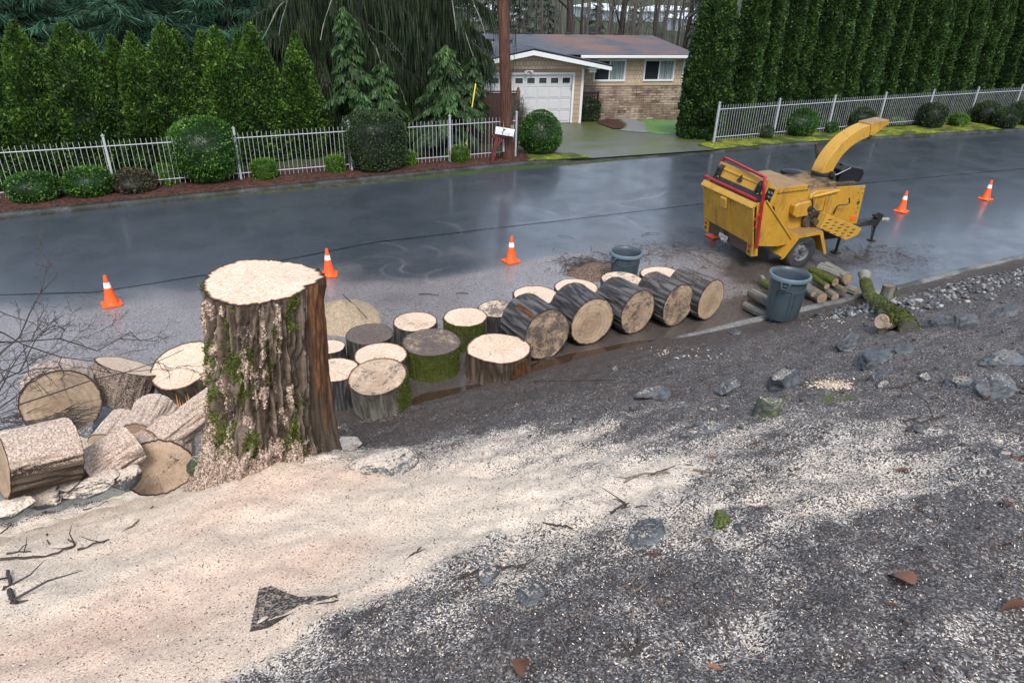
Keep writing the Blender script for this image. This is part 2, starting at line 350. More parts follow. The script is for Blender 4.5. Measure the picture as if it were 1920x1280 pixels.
SAWP = N('pink_sawdust'); pv = SAWP.attr('v'); SAWP = SAWP.done(SAWP.ramp(pv, [(0, (.13, .09, .068)), (.5, (.34, .25, .19)), (1, (.60, .47, .38))]), .95, SAWP.bump(SAWP.noise(160, 3), .8, .01), spec=.2)
SPLIT = simple('splintered_orange_wood', (.62, .30, .09), .7, .5, 18, bump=.01)
# foliage: a random value per leaf spreads the colour
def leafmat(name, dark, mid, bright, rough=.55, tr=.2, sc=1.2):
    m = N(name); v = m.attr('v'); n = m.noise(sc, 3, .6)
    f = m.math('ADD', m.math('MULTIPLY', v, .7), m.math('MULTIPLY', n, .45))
    c = m.ramp(f, [(.18, tuple(q*.55 for q in dark)), (.58, mid), (.92, tuple(q*1.35 for q in bright))]); m.done(c, rough, spec=.35)  # ends pushed apart: deep shadow and highlights put into the leaf colour
    t = m.new('ShaderNodeBsdfTranslucent'); m.put(t.inputs[0], c); x = m.new('ShaderNodeMixShader'); x.inputs[0].default_value = tr
    m.t.links.new(m.b.outputs[0], x.inputs[1]); m.t.links.new(t.outputs[0], x.inputs[2]); m.t.links.new(x.outputs[0], m.t.nodes['Material Output'].inputs[0]); return m.m
L_ARB = leafmat('arborvitae_leaf', (0.01, 0.03, 0.00625), (0.0425, 0.0975, 0.015), (0.1562, 0.2625, 0.035))
L_HEDGE = leafmat('tall_hedge_leaf', (0.0072, 0.0198, 0.0054), (0.0288, 0.0675, 0.0144), (0.108, 0.189, 0.0378))
L_BUSH = leafmat('boxwood_leaf', (0.0092, 0.0322, 0.0046), (0.0368, 0.1012, 0.01288), (0.138, 0.276, 0.0414), .4)
L_BUSHD = leafmat('dark_shrub_leaf', (0.0096, 0.02112, 0.00768), (0.03072, 0.0576, 0.0192), (0.1056, 0.144, 0.0576), .45)
L_BUSHB = leafmat('bright_box_leaf', (0.02, 0.056, 0.0032), (0.068, 0.16, 0.0096), (0.208, 0.36, 0.024), .5)
L_BUSHR = leafmat('bronze_shrub_leaf', (.02, .018, .012), (.06, .055, .028), (.14, .13, .05), .5)
L_WEEP = leafmat('weeping_spruce_needles', (0.0055, 0.011, 0.00385), (0.0176, 0.0363, 0.0121), (0.055, 0.088, 0.03025))
L_SPR = leafmat('young_spruce_needles', (0.00828, 0.02415, 0.0069), (0.03312, 0.0828, 0.0207), (0.1104, 0.1932, 0.05865))
L_PINE = leafmat('blue_pine_needles', (0.0108, 0.0324, 0.018), (0.0342, 0.099, 0.0558), (0.117, 0.234, 0.135))
L_FAR = leafmat('far_evergreen_leaf', (0.016, 0.028, 0.02), (0.04, 0.064, 0.044), (0.088, 0.12, 0.08))
L_MOSS = leafmat('moss_blade', (.012, .017, .004), (.05, .062, .010), (.16, .18, .028), .8, .1, 6)
L_DEAD = leafmat('dry_leaf', (.04, .015, .008), (.13, .055, .03), (.30, .16, .10), .6)
TRUNK = simple('dark_trunk', (.030, .022, .018), .85, .5, 8, bump=.02)
TRUNKG = simple('grey_trunk', (.085, .075, .068), .85, .45, 5, bump=.02, dirt=(.05, .065, .02), dsc=2)
LICHEN = simple('lichen_limb', (.16, .18, .13), .9, .5, 20, dirt=(.06, .05, .035), dsc=9)
TWIG = simple('twig_bark', (.035, .026, .022), .7, .5, 20)
TWIGD = simple('dusty_twig', (.14, .105, .08), .8, .6, 25)
# rock
m = N('bank_rock'); up = m.sep(m.geo('Normal'), 2); n = m.noise(5, 6, .65); sp = m.sep(m.vor(110, 'Color'), 0); du = m.attr('dust'); mo = m.attr('moss')
c = m.ramp(n, [(.3, (.018, .021, .025)), (.5, (.060, .069, .078)), (.72, (.16, .175, .19))]); c = m.mix(m.mr(m.noise(40, 3, .7), .45, .8), c, m.mix(.5, c, (.02, .022, .026)))
c = m.mix(m.math('MULTIPLY', m.mr(m.math('ADD', mo, m.math('MULTIPLY', n, .6)), .82, .98), m.math('GREATER_THAN', mo, .02)), c, m.mix(sp, (.025, .035, .006), (.09, .11, .018)))
dd = m.mr(m.math('SUBTRACT', m.math('ADD', m.math('SUBTRACT', du, .45), m.math('MULTIPLY', up, .75)), m.math('ADD', m.math('MULTIPLY', sp, .45), m.math('MULTIPLY', n, .6))), -.06, .10)
dd = m.math('MULTIPLY', dd, m.math('GREATER_THAN', du, .02))
c = m.mix(dd, c, m.mix(sp, (.32, .26, .20), (.72, .62, .52)))
ROCK = m.done(c, m.mr(dd, 0, 1, .45, .9), m.bump(m.math('ADD', n, m.math('MULTIPLY', m.noise(30, 4, .7), .5)), .6, .03), spec=.4)
# paint, metal, rubber, plastic
m = N('worn_yellow_paint'); n = m.noise(3, 5, .7); g = m.noise(28, 5, .75); st = m.noise(3.2, 6, .72, m.scale((1.3, 1.3, .45)))
c = m.mix(m.mr(n, .3, .7), (.34, .175, .016), (.47, .26, .032)); c = m.mix(m.mr(st, .52, .72, 0, .85), c, (.13, .07, .02)); c = m.mix(m.mr(g, .64, .72), c, (.06, .03, .015))
up = m.sep(m.geo('Normal'), 2); c = m.mix(m.math('MULTIPLY', m.mr(up, .75, .97), m.mr(m.noise(60, 3, .8), .38, .56, .15, .85)), c, (.13, .095, .075))
YEL = m.done(c, m.mr(st, .3, .7, .32, .6), m.bump(g, .15, .004), spec=.5)
YELC = simple('clean_yellow_paint', (0.442, 0.2465, 0.03825), .35, .12, 4, dirt=(0.187, 0.1105, 0.0255), dsc=5, dth=(.52, .8))
RED = simple('red_bar_paint', (0.324, 0.0108, 0.0162), .38, .2, 8, dirt=(0.081, 0.0108, 0.0108), dsc=9, dth=(.55, .8))
BLK = simple('black_metal', (.014, .014, .016), .5, .4, 10, bump=.001, dirt=(.05, .035, .025), dsc=6)
BLKP = simple('black_plastic', (.012, .013, .016), .35, .3, 6)
GRIME = simple('grimy_steel', (.06, .045, .03), .6, .6, 9, dirt=(.02, .016, .013), dsc=14)
RUB = simple('tyre_rubber', (.022, .023, .026), .7, .3, 12, dirt=(.07, .065, .06), dsc=5, bump=.001)
RIM = simple('grey_wheel_steel', (.22, .23, .24), .4, .2, 10, .4, dirt=(.06, .05, .045), dsc=9)
STEEL = simple('bright_steel', (.45, .44, .42), .35, .2, 10, .8)
CHIPD = grainy('wet_chip_debris', (.035, .022, .016), (.22, .15, .11), 70, .8, .01)
CONE = simple('cone_orange', (0.7912, 0.092, 0.0092), .5, .12, 6, dirt=(0.322, 0.0552, 0.0184), dsc=8, dth=(.6, .85))
CONEW = simple('cone_reflective_band', (.78, .78, .80), .35, .1, 12)
BINM = simple('bin_grey_plastic', (0.04675, 0.068, 0.0833), .42, .2, 5, dirt=(0.102, 0.09775, 0.085), dsc=7, dth=(.58, .8), bump=.001)
BINI = simple('bin_inside_grey', (.045, .065, .08), .5, .25, 5, dirt=(.02, .02, .02), dsc=4)
WHITEP = simple('white_painted_metal', (0.341, 0.352, 0.3685), .45, .12, 3, dirt=(0.165, 0.165, 0.1485), dsc=6, dth=(.6, .85))
WHITEW = simple('white_painted_wood', (0.612, 0.629, 0.646), .5, .06, 3, dirt=(0.34, 0.34, 0.323), dsc=3, dth=(.62, .9))
DOORW = simple('garage_door_white', (0.492, 0.5002, 0.5166), .5, .05, 2, dirt=(0.3444, 0.3526, 0.3608), dsc=2, dth=(.55, .9))
GLASSD = simple('dark_window_glass', (.022, .028, .035), .08, .3, 2, spec=.8)
m = N('curtained_glass'); wv = m.noise(3, 2, .5, m.scale((9, 9, .15)))
CURT = m.done(m.mix(m.mr(wv, .4, .6), (.10, .13, .14), (.34, .39, .41)), .15, spec=.7)
FENCEW = simple('stained_fence_boards', (0.04, 0.0176, 0.012), .7, .5, 5, bump=.004)
m = N('pole_wood'); st = m.noise(6, 5, .7, m.scale((4, 4, .35)))
POLE = m.done(m.ramp(st, [(.3, (0.0176, 0.0088, 0.0064)), (.5, (0.068, 0.0288, 0.0176)), (.72, (0.152, 0.072, 0.0464))]), .75, m.bump(st, .5, .02), spec=.3)
MRED = simple('dark_red_painted_post', (0.104, 0.0176, 0.0176), .55, .3, 9)
YGUY = simple('yellow_guy_guard', (.62, .45, .02), .45, .1, 6)
# siding and stone in the wall's own coordinates (x along, z up)
def wallvec(m):
    c = m.new('ShaderNodeCombineXYZ'); o = m.obj(); m.t.links.new(m.sep(o, 0), c.inputs[0]); m.t.links.new(m.sep(o, 2), c.inputs[1]); return c.outputs[0]
def brick(m, vec, c1, c2, mo, w, h, ms=.02, sc=1., sq=.5, fr=2):
    b = m.new('ShaderNodeTexBrick'); m.t.links.new(vec, b.inputs['Vector']); m.put(b.inputs['Color1'], c1); m.put(b.inputs['Color2'], c2); m.put(b.inputs['Mortar'], mo)
    b.inputs['Scale'].default_value = sc; b.inputs['Mortar Size'].default_value = ms; b.inputs['Brick Width'].default_value = w; b.inputs['Row Height'].default_value = h; b.inputs['Bias'].default_value = 0; return b
m = N('shake_siding'); b = brick(m, wallvec(m), (.42, .32, .235), (.50, .39, .29), (.17, .125, .095), .16, .19, .007)
SHAKE = m.done(b.outputs[0], .7, m.bump(b.outputs['Fac'], -.6, .01), spec=.3)
m = N('lap_siding'); b = brick(m, wallvec(m), (.34, .26, .19), (.37, .285, .21), (.15, .11, .08), 9, .2, .010)
LAP = m.done(b.outputs[0], .65, m.bump(b.outputs['Fac'], -.6, .01), spec=.3)
m = N('ledge_stone'); wv = wallvec(m); nz = m.new('ShaderNodeVectorMath'); nz.operation = 'MULTIPLY_ADD'; m.t.links.new(m.noise(4, 2, .5, m.obj(), col=True), nz.inputs[0]); nz.inputs[1].default_value = (.10, .05, 0); m.t.links.new(wv, nz.inputs[2])
b = brick(m, nz.outputs[0], (.085, .05, .04), (.42, .33, .26), (.02, .014, .012), .42, .11, .012); st = m.mix(m.mr(m.noise(5, 4), .4, .6), b.outputs[0], (.17, .115, .09), 'MIX')
st = m.mix(m.mr(m.noise(2.2, 3), .45, .7), st, m.mix(.6, b.outputs[0], (.42, .35, .28)))
STONE = m.done(st, .7, m.bump(m.math('ADD', m.math('MULTIPLY', b.outputs['Fac'], -1), m.noise(18, 4)), .8, .03), spec=.35)
m = N('roof_shingle'); b = brick(m, m.obj(), (.038, .045, .06), (.075, .085, .108), (.022, .026, .034), .25, .14, .01)
needle = m.math('MULTIPLY', m.mr(m.math('ADD', m.noise(.5, 4, .6), m.math('MULTIPLY', m.noise(9, 5, .85), .55)), .62, .84), m.attr('litter'))
ROOFM = m.done(m.mix(needle, b.outputs[0], (.15, .075, .055)), .5, m.bump(b.outputs['Fac'], -.4, .006), spec=.5)
WATER = N('puddle'); WATER = WATER.done(WATER.mix(WATER.noise(5, 5, .7), (.022, .013, .009), (.065, .040, .026)), .08, spec=.6)
PEB = N('pebble'); pv = PEB.attr('v'); PEB = PEB.done(PEB.ramp(pv, [(0, (.035, .038, .044)), (.5, (.095, .10, .108)), (.8, (.19, .185, .175)), (1, (.33, .33, .32))]), .45, spec=.45)
CHIPP = N('pale_chips'); pv = CHIPP.attr('v'); CHIPP = CHIPP.done(CHIPP.ramp(pv, [(0, (.30, .21, .14)), (.4, (.62, .50, .38)), (1, (.95, .88, .78))]), .8, spec=.3)
CHIPK = N('dark_litter'); pv = CHIPK.attr('v'); CHIPK = CHIPK.done(CHIPK.ramp(pv, [(0, (.012, .010, .010)), (.6, (.06, .04, .03)), (1, (.20, .12, .08))]), .7, spec=.35)
# ------------------------------------------------------------------ ground sheets
def grid(xs, ys, zf):
    X, Y = np.meshgrid(xs, ys, indexing='xy'); Z = zf(X, Y); V = np.stack([X.ravel(), Y.ravel(), Z.ravel()], 1)
    nx, ny = len(xs), len(ys); i = (np.arange(ny-1)[:, None]*nx+np.arange(nx-1)[None, :]).ravel()
    return V, np.stack([i, i+1, i+1+nx, i+nx], 1)
def graded(pts):
    """(start, end, step) runs joined into one axis"""
    o = []
    for a, b, s in pts: o += list(np.arange(a, b, s))
    return np.array(o+[pts[-1][1]])
def idw(X, Y, ctrl, p=4):
    """spread control values (photo px -> bank points) over the ground in polar-ish ground coordinates"""
    q = np.array([[g[0]/(g[1]+2.), 2.2*math.log(g[1]+2.)] for g in (G(c[0], c[1]) for c in ctrl)])
    A = X/(Y+2.); B = 2.2*np.log(np.maximum(Y+2., .3)); out = [np.zeros(X.shape) for _ in range(len(ctrl[0])-2)]; ws = np.zeros(X.shape)
    for k, c in enumerate(ctrl):
        w = 1/(((A-q[k, 0])**2+(B-q[k, 1])**2)**(p/2)+1e-5); ws += w
        for j in range(len(out)): out[j] += w*c[2+j]
    return [o/ws for o in out]
CT = [(0,1280,1,.5),(200,1200,1,.9),(400,1100,1,.7),(300,950,1,.1),(100,1000,.95,.1),(50,1100,1,0),(550,950,.97,.25),(700,950,1,.1),(820,930,.98,0),(600,1050,1,.9),(800,1000,.98,0),(700,1090,.97,.1),(900,980,.80,0),
 (620,890,.95,.8),(520,930,.97,.8),(450,1230,1,.6),(600,1150,.95,.5),(330,1265,.85,.3),(200,1280,1,.6),(500,1270,.36,0),(640,1190,.42,0),(700,1150,.45,0),(640,1260,.30,0),(800,1120,.40,0),(900,1060,.52,0),(1000,1020,.55,0),
 (960,920,.82,0),(1000,860,.72,0),(870,850,.66,0),(1100,860,.66,0),(1100,950,.72,0),(1200,900,.74,0),(1300,950,.62,0),(1400,900,.62,0),(1500,940,.58,0),(1000,1150,.33,0),(1100,1250,.36,0),(800,1250,.38,0),
 (1300,1100,.33,0),(1300,1230,.36,0),(1500,1200,.35,0),(1700,1250,.35,0),(1900,1250,.38,0),(1700,1050,.36,0),(1900,1050,.36,0),(1500,1040,.42,0),(1600,850,.52,0),(1750,850,.48,0),(1900,850,.40,0),(1500,800,.40,0),
 (1300,820,.36,0),(1200,800,.30,0),(1100,780,.30,0),(1000,780,.22,0),(900,790,.16,0),(800,800,.20,0),(720,810,.18,0),(720,860,.5,.1),(1300,720,.20,0),(1500,700,.17,0),(1800,650,.14,0),(1900,700,.22,0),(1700,750,.26,0),
 (1900,770,.34,0),(1100,710,.14,0),(1600,620,.06,0),(1000,730,.1,0),(1300,660,.1,0),(1500,620,.05,0),(1800,560,.05,0),(1900,520,.05,0),(1550,720,.3,.2),
 (120,900,.5,0),(200,900,.85,0),(60,960,.4,0),(350,890,.9,.1),(250,820,.6,0),(150,840,.5,0),(420,840,.7,.1),(300,780,.4,0)]
xs = graded([(-60, -12, 2.), (-12, -5, .25), (-5, 4.2, .028), (4.2, 9, .05), (9, 22, .1), (22, 40, .5), (40, 90, 3)])
ys = graded([(-14, -2, 1.), (-2, .4, .2), (.4, 7.72, .03)])
Vb, Fb = grid(xs, ys, lambda X, Y: bank_z(X, np.minimum(Y, kerb_y(X))))
X, Y = Vb[:, 0].astype(float), Vb[:, 1].astype(float)
Vb[:, 1] = np.where(Y > 6.5, 6.5+(Y-6.5)*(kerb_y(X)+.0-6.5)/(7.72-6.5), Y)   # last rows follow the kerb
X, Y = Vb[:, 0], Vb[:, 1]; Vb[:, 2] = bank_z(X, Y)
fade = sst(16, 7, np.hypot(X, Y))
k = fade*(.075*(n2(X, Y, 4.5, 4, 8)-.5)+.022*(n2(X, Y, 14, 3, 9)-.5))*2*sst(7.7, 7.2, Y)
dustA, redA = idw(X, Y, CT)
smoothd = sst(.75, .98, dustA)
k *= (1-.65*smoothd)
Vb[:, 2] += k
redA *= .6+.8*n2(X, Y, 1.1, 3, 21)
dustA = dustA+(.10*(n2(X, Y, 3.0, 3, 30)-.5)+.24*(n2(X, Y*1.6, 1.4, 4, 31)-.5)+.22*(n2(X, Y*1.4, 7.0, 3, 32)-.5))*(1-smoothd)-k*2.2*(1-smoothd)
stk = sst(.52, .70, n2(X*1.0+Y*.6, Y*2.2-X*.4, 2.2, 5, 33)); dustA = dustA-.17*stk*(1-smoothd)*sst(.15, .5, dustA)
dustA = np.maximum(dustA, .85*sst(.9, .2, X)*sst(4.5, 4.9, Y)*sst(7.3, 6.9, Y)*(.75+.5*n2(X, Y, 3, 3, 35)))
mossA = .30*sst(.60, .75, n2(X, Y, 1.7, 3, 40))*(dustA < .6)*(X > 1)
damp = sst(3.0, 6.2, Y+.35*(n2(X, Y, 1.2, 3, 45)-.5)*4)
for (u, v, r, a) in [(1460,755,.35,.5),(1475,750,.2,.6),(1570,748,.25,.5),(1400,572,.3,.4),(1420,578,.3,.4),(1060,640,.2,.3),(1250,668,.4,.3),(1900,815,.4,.4)]:
    g = G(u, v); mossA = np.maximum(mossA, a*sst(r, r*.3, np.hypot(X-g[0], Y-g[1])))
o = mk('bank_slope', Vb, Fb, BANK, None, dict(dust=dustA, red=redA, moss=mossA, damp=damp), True); tag(o, kind='structure')
# ground beyond and under the road, reaching the horizon
xs = graded([(-2500, -200, 230), (-200, -40, 20), (-40, 70, 1.), (70, 200, 13), (200, 2500, 230)]); ys = graded([(6.8, 18, 1.4), (18, 62, .6), (62, 200, 8), (200, 3000, 200)])
Vg, Fg = grid(xs, ys, lambda X, Y: np.where(Y < 18.2, -.12, yard_z(X, Y)-.03))
o = mk('ground', Vg, Fg, YARD, None, None, True); tag(o, kind='structure')
# road
def far_kerb(x):
    return np.interp(x, [-60, -20, -4, 2, 9.5, 18, 24, 31.5, 40, 60, 90], [18.0, 18.3, 18.37, 18.6, 18.82, 18.2, 17.9, 17.2, 16.0, 12., 5])
FT = [(0,640,1,0),(0,595,.8,0),(210,600,1,0),(230,560,.55,0),(150,560,.3,0),(0,540,.1,0),(380,560,.55,0),(420,520,.3,0),(620,545,1,0),(650,530,.75,0),(700,548,.62,0),(760,540,.65,0),(690,520,.2,0),(860,530,.8,0),(850,505,.3,0),(960,515,.95,0),(975,490,.5,0),
 (1040,490,.8,0),(1050,465,.3,0),(1150,455,.4,0),(1300,450,.35,0),(1300,500,.85,0),(1200,480,.6,0),(1380,540,1,0),(1000,600,1,0),(800,600,1,0),(1350,620,.6,0),(300,650,1,0),(700,430,.05,0),(300,450,0,0),(1000,400,0,0),(1600,330,0,0),(1800,430,.05,0),(1620,480,.4,0),(1700,500,.25,0),(1850,470,0,0),(1500,400,.1,0),(500,400,0,0),(1200,380,0,0),(100,480,0,0)]
xs = graded([(-70, -6, 1.), (-6, 20, .045), (20, 40, .25), (40, 90, 2)]); t = np.linspace(0, 1, 230)
Xr, Tr = np.meshgrid(xs, t, indexing='xy'); y0 = kerb_y(Xr)-.02; Yr = y0+(far_kerb(Xr)-y0)*Tr
Xf, Yf = Xr.ravel(), Yr.ravel()
film = idw(Xf, Yf, FT)[0]; wob = .35*(n2(Xf, Yf, .9, 4, 50)-.5); film = np.clip(film+wob*(film > .04), 0, 1.1)
film *= sst(14.2, 12.6, Yf-.25*np.maximum(0, -Xf))*.999+.001
arc = np.zeros(Xf.shape)
for (u, v, r, a0, a1, w, s) in [(690,500,.75,-30,100,.05,.45),(745,480,.9,-60,60,.06,.4),(800,500,.55,100,280,.04,.6),(800,500,.9,120,250,.05,.35),(855,515,.6,60,250,.05,.5),(1150,355,1.6,-140,-20,.09,.8),(1135,365,1.2,-150,10,.07,.5),(1060,430,1.8,-30,50,.07,.6),(980,375,2.6,-120,-50,.1,.5),(760,440,1.3,-40,60,.06,.5),(660,480,1.1,-20,80,.06,.5),(1230,370,1.4,150,240,.08,.5),(900,420,2.,-20,60,.07,.4),(1290,395,1.8,-120,-30,.1,.5)]:
    c = P(u, v); dx, dy = Xf-c[0], Yf-c[1]; d = np.hypot(dx, dy*1.5); an = np.degrees(np.arctan2(dy*1.5, dx)); mid = (a0+a1)/2; half = (a1-a0)/2
    da = np.abs((an-mid+180) % 360-180); e = d-r-.12*(n2(Xf, Yf, 2.2, 2, 61)-.5)
    arc = np.maximum(arc, s*np.exp(-(e/(w*.7))**2)*sst(half, half*.5, da)*(.4+n2(Xf, Yf, 5, 2, 60)))
arc += .08*sst(.5, .8, n2(Xf*.5, Yf*2.5, 1.0, 4, 66))*(Yf > 10)
arc *= .65
mud = sst(1.5, .35, Yf-kerb_y(Xf))*sst(-1, .8, Xf)*sst(13, 9.5, Xf)*1.0; mud = np.maximum(mud, .55*sst(1.0, .2, np.abs(Yf-8.55))*sst(.5, 1.5, Xf)*sst(9, 7, Xf)); c_ = P(1440, 510); mud = np.maximum(mud, .75*sst(1.4, .4, np.hypot((Xf-c_[0])*.8, Yf-c_[1])))
nx, ny = len(xs), len(t); i = (np.arange(ny-1)[:, None]*nx+np.arange(nx-1)[None, :]).ravel()
o = mk('road', np.stack([Xf, Yf, np.zeros(Xf.shape)], 1), np.stack([i, i+1, i+1+nx, i+nx], 1), ASPH, None, dict(film=film, arc=arc, mud=mud), True); tag(o, kind='structure')
def strip(name, pts, w, z, mat, wob=.3):
    pts = np.array(pts, float); s = np.concatenate([[0], np.cumsum(np.hypot(*np.diff(pts[:, :2], axis=0).T))]); u = np.arange(0, s[-1], .12)
    x = np.interp(u, s, pts[:, 0]); y = np.interp(u, s, pts[:, 1])+.05*(n2(u, u*0, .8, 3, 71)-.5); ww = w*(1+wob*(n2(u, u*0, 3, 2, 72)-.5)*2)
    V = np.concatenate([np.stack([x, y-ww/2, x*0+z], 1), np.stack([x, y+ww/2, x*0+z], 1)]); n = len(u); k = np.arange(n-1)
    o = mk(name, V, np.stack([k, k+1, k+1+n, k+n], 1), mat); tag(o, kind='structure')
TAR = simple('tar_seam', (.010, .010, .011), .3, .3, 8)
strip('road_seam', [P(-300,560)[:2], P(180,548)[:2], P(400,513)[:2], P(700,455)[:2], P(1250,390)[:2], P(1620,344)[:2], P(1920,316)[:2], P(2300,285)[:2]], .045, .004, TAR, .5)
# kerbs
def kerb(name, xs, yf, side, w, h, zt, mat, prof=None):
    V = []; F = []; n = 0
    for x in xs:
        y = float(yf(x)); hh = h(x) if callable(h) else h; jz = .006*(float(vnoise(np.array([[x*2., 3.3, 1]]), 5)[0])-.5)
        P4 = [(y, -.05), (y, hh*.55+jz), (y+side*.035, hh*.92+jz), (y+side*.06, hh+jz), (y+side*w, hh+zt+jz), (y+side*(w+.02), -.05)]
        V += [(x, a, b) for a, b in P4]
    k = 6; m_ = len(xs)
    for i in range(m_-1):
        for j in range(k-1): F.append([i*k+j, (i+1)*k+j, (i+1)*k+j+1, i*k+j+1])
    o = mk(name, np.array(V), np.array(F), mat, None, None, True); tag(o, kind='structure')
kerb('near_kerb', np.arange(-40, 70, .25), lambda x: kerb_y(x), -1, .17, lambda x: .055+.065*float(sst(3.5, 9, x)), 0, CONC)
kerb('far_kerb', np.arange(-40, 80, .25), lambda x: far_kerb(x), 1, .16, lambda x: .125-.09*float(sst(10.2, 11.5, x)*sst(17.6, 16.2, x)), 0, CONCD)
# sheets on the far side, draped over the yard
def drape(name, poly, off, mat, step=.35, kind='structure', amp=0., label=None):
    bm = bmesh.new(); vs = [bm.verts.new((p[0], p[1], 0)) for p in poly]; bm.faces.new(vs)
    x0, x1 = min(p[0] for p in poly), max(p[0] for p in poly); y0, y1 = min(p[1] for p in poly), max(p[1] for p in poly)
    for x in np.arange(x0+step, x1, step): bmesh.ops.bisect_plane(bm, geom=bm.verts[:]+bm.edges[:]+bm.faces[:], plane_co=(x, 0, 0), plane_no=(1, 0, 0))
    for y in np.arange(y0+step, y1, step): bmesh.ops.bisect_plane(bm, geom=bm.verts[:]+bm.edges[:]+bm.faces[:], plane_co=(0, y, 0), plane_no=(0, 1, 0))
    for v in bm.verts:
        b = .0 if v.is_boundary else amp*(float(fbm(np.array([[v.co.x*2, v.co.y*2, .5]]), 3, 7)[0]))
        v.co.z = float(yard_z(np.array([v.co.x]), np.array([v.co.y]))[0])+off+b
    me = bpy.data.meshes.new(name); bm.to_mesh(me); bm.free(); me.materials.append(mat); me.polygons.foreach_set('use_smooth', [True]*len(me.polygons))
    o = link(bpy.data.objects.new(name, me)); return tag(o, kind=kind)
def zpoint(u, v):
    d = ray(u, v); p = P(u, v, 0)
    for _ in range(25): p = P(u, v, float(yard_z(np.array([p[0]]), np.array([p[1]]))[0]))
    return p[:2]
fk = lambda x: float(far_kerb(x))+.155
drape('mulch_bed', [(x, fk(x)) for x in np.arange(-30, 9.6, 1.)]+[(9.9, fk(9.9)), (10.2, 19.6), (9.9, 20.4)]+[(x, 20.6) for x in np.arange(9, -31, -2.)], .03, MULCH, .4, amp=.06)
drape('moss_verge', [(x, fk(x)) for x in np.arange(16.6, 60, 1.)]+[(x, max(19.3, fk(x)+1.5) if x < 40 else fk(x)+2) for x in np.arange(59, 17.2, -2.)]+[(17.3, 19.6), (16.4, 19.2)], .035, MOSSG, .4, amp=.07)
drape('moss_corner', [(9.7, fk(9.7)), (11.9, fk(11.9)), (11.7, 19.3), (10.7, 20.0), (10.1, 19.9), (9.9, 19.3)], .05, MOSSG, .3, amp=.06)
drv = [(10.6, fk(10.6)), (13.5, fk(13.5)), (17.0, fk(17.0)), (17.6, 19.6), zpoint(1325, 266), zpoint(1305, 252), zpoint(1290, 235), zpoint(1240, 226), zpoint(1190, 224), zpoint(1150, 219), zpoint(1118, 216), zpoint(1093, 227), zpoint(1040, 227), zpoint(890, 229), zpoint(880, 240), (11.2, 22.5), (10.5, 20.2)]
drape('driveway', drv, .012, DRIVE, .5)
drape('flower_bed', [zpoint(*q) for q in [(1118,230),(1140,224),(1160,227),(1172,235),(1166,243),(1150,243),(1130,236)]], .045, MULCH, .3, amp=.04)
drape('garden_path', [zpoint(*q) for q in [(1112,214),(1160,218),(1200,228),(1228,238),(1228,246),(1210,250),(1175,247),(1160,245),(1174,241),(1176,234),(1164,225),(1142,221),(1112,222)]], .028, PATHM, .4)
drape('lawn', [zpoint(*q) for q in [(1195,221),(1240,222),(1262,222),(1290,217),(1330,217),(1345,240),(1332,262),(1300,257),(1262,254),(1228,252),(1210,246),(1205,230)]], .02, LAWN, .3, amp=.05)
# far valley: hills behind everything
xs = np.linspace(-2600, 2600, 120); V = []; F = []
for j, (yy, zz) in enumerate([(900, -18), (1100, 40), (1400, 150), (1800, 260), (2300, 330), (2900, 330)]):
    for x in xs: V.append((x, yy+60*math.sin(x/300.), zz*(.75+.5*float(vnoise(np.array([[x/420., j*.3, 2.]]), 9)[0]))-1))
n = len(xs)
for j in range(5):
    for i in range(n-1): F.append([j*n+i, j*n+i+1, (j+1)*n+i+1, (j+1)*n+i])
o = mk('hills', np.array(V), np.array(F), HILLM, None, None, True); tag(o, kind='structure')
# puddle in the gutter
pd = [P(*q)[:2] for q in [(700,790),(740,765),(792,738),(850,728),(905,718),(960,695),(1010,678),(1070,663),(1130,652),(1190,640),(1240,636),(1235,645),(1150,665),(1060,692),(985,717),(900,745),(830,765),(760,790)]]
pd = [(a, max(b, float(kerb_y(a))+.01)) for a, b in pd]
bm = bmesh.new(); bm.faces.new([bm.verts.new((a, b, .006)) for a, b in pd]); bmesh.ops.recalc_face_normals(bm, faces=bm.faces)
me = bpy.data.meshes.new('puddle'); bm.to_mesh(me); bm.free(); me.materials.append(WATER); tag(link(bpy.data.objects.new('puddle', me)), kind='structure')
# ------------------------------------------------------------------ logs
def tufts(V, mask, n, parent, seed, L=.014, mat=None, at=.45):
    """tiny moss blades standing on the mossy vertices"""
    rg = np.random.default_rng(seed); c = np.where(mask > at)[0]
    if len(c) < 10: return
    p = V[rg.choice(c, n)]+rg.normal(0, .006, (n, 3)); a = p-V.mean(0); a[:, 2] *= .3; a /= np.linalg.norm(a, axis=1)[:, None]; d = a+rg.normal(0, .5, (n, 3)); d[:, 2] += .3; d /= np.linalg.norm(d, axis=1)[:, None]
    s = np.cross(d, rg.normal(0, 1, (n, 3))); s /= np.linalg.norm(s, axis=1)[:, None]; l = L*rg.uniform(.5, 1.6, n)[:, None]
    W_ = np.stack([p-s*l*.22, p+s*l*.22, p+d*l], 1).reshape(-1, 3); mk('moss', W_, np.arange(3*n).reshape(-1, 3), L_MOSS, parent, dict(v=np.repeat(rg.uniform(0, 1, n), 3)))
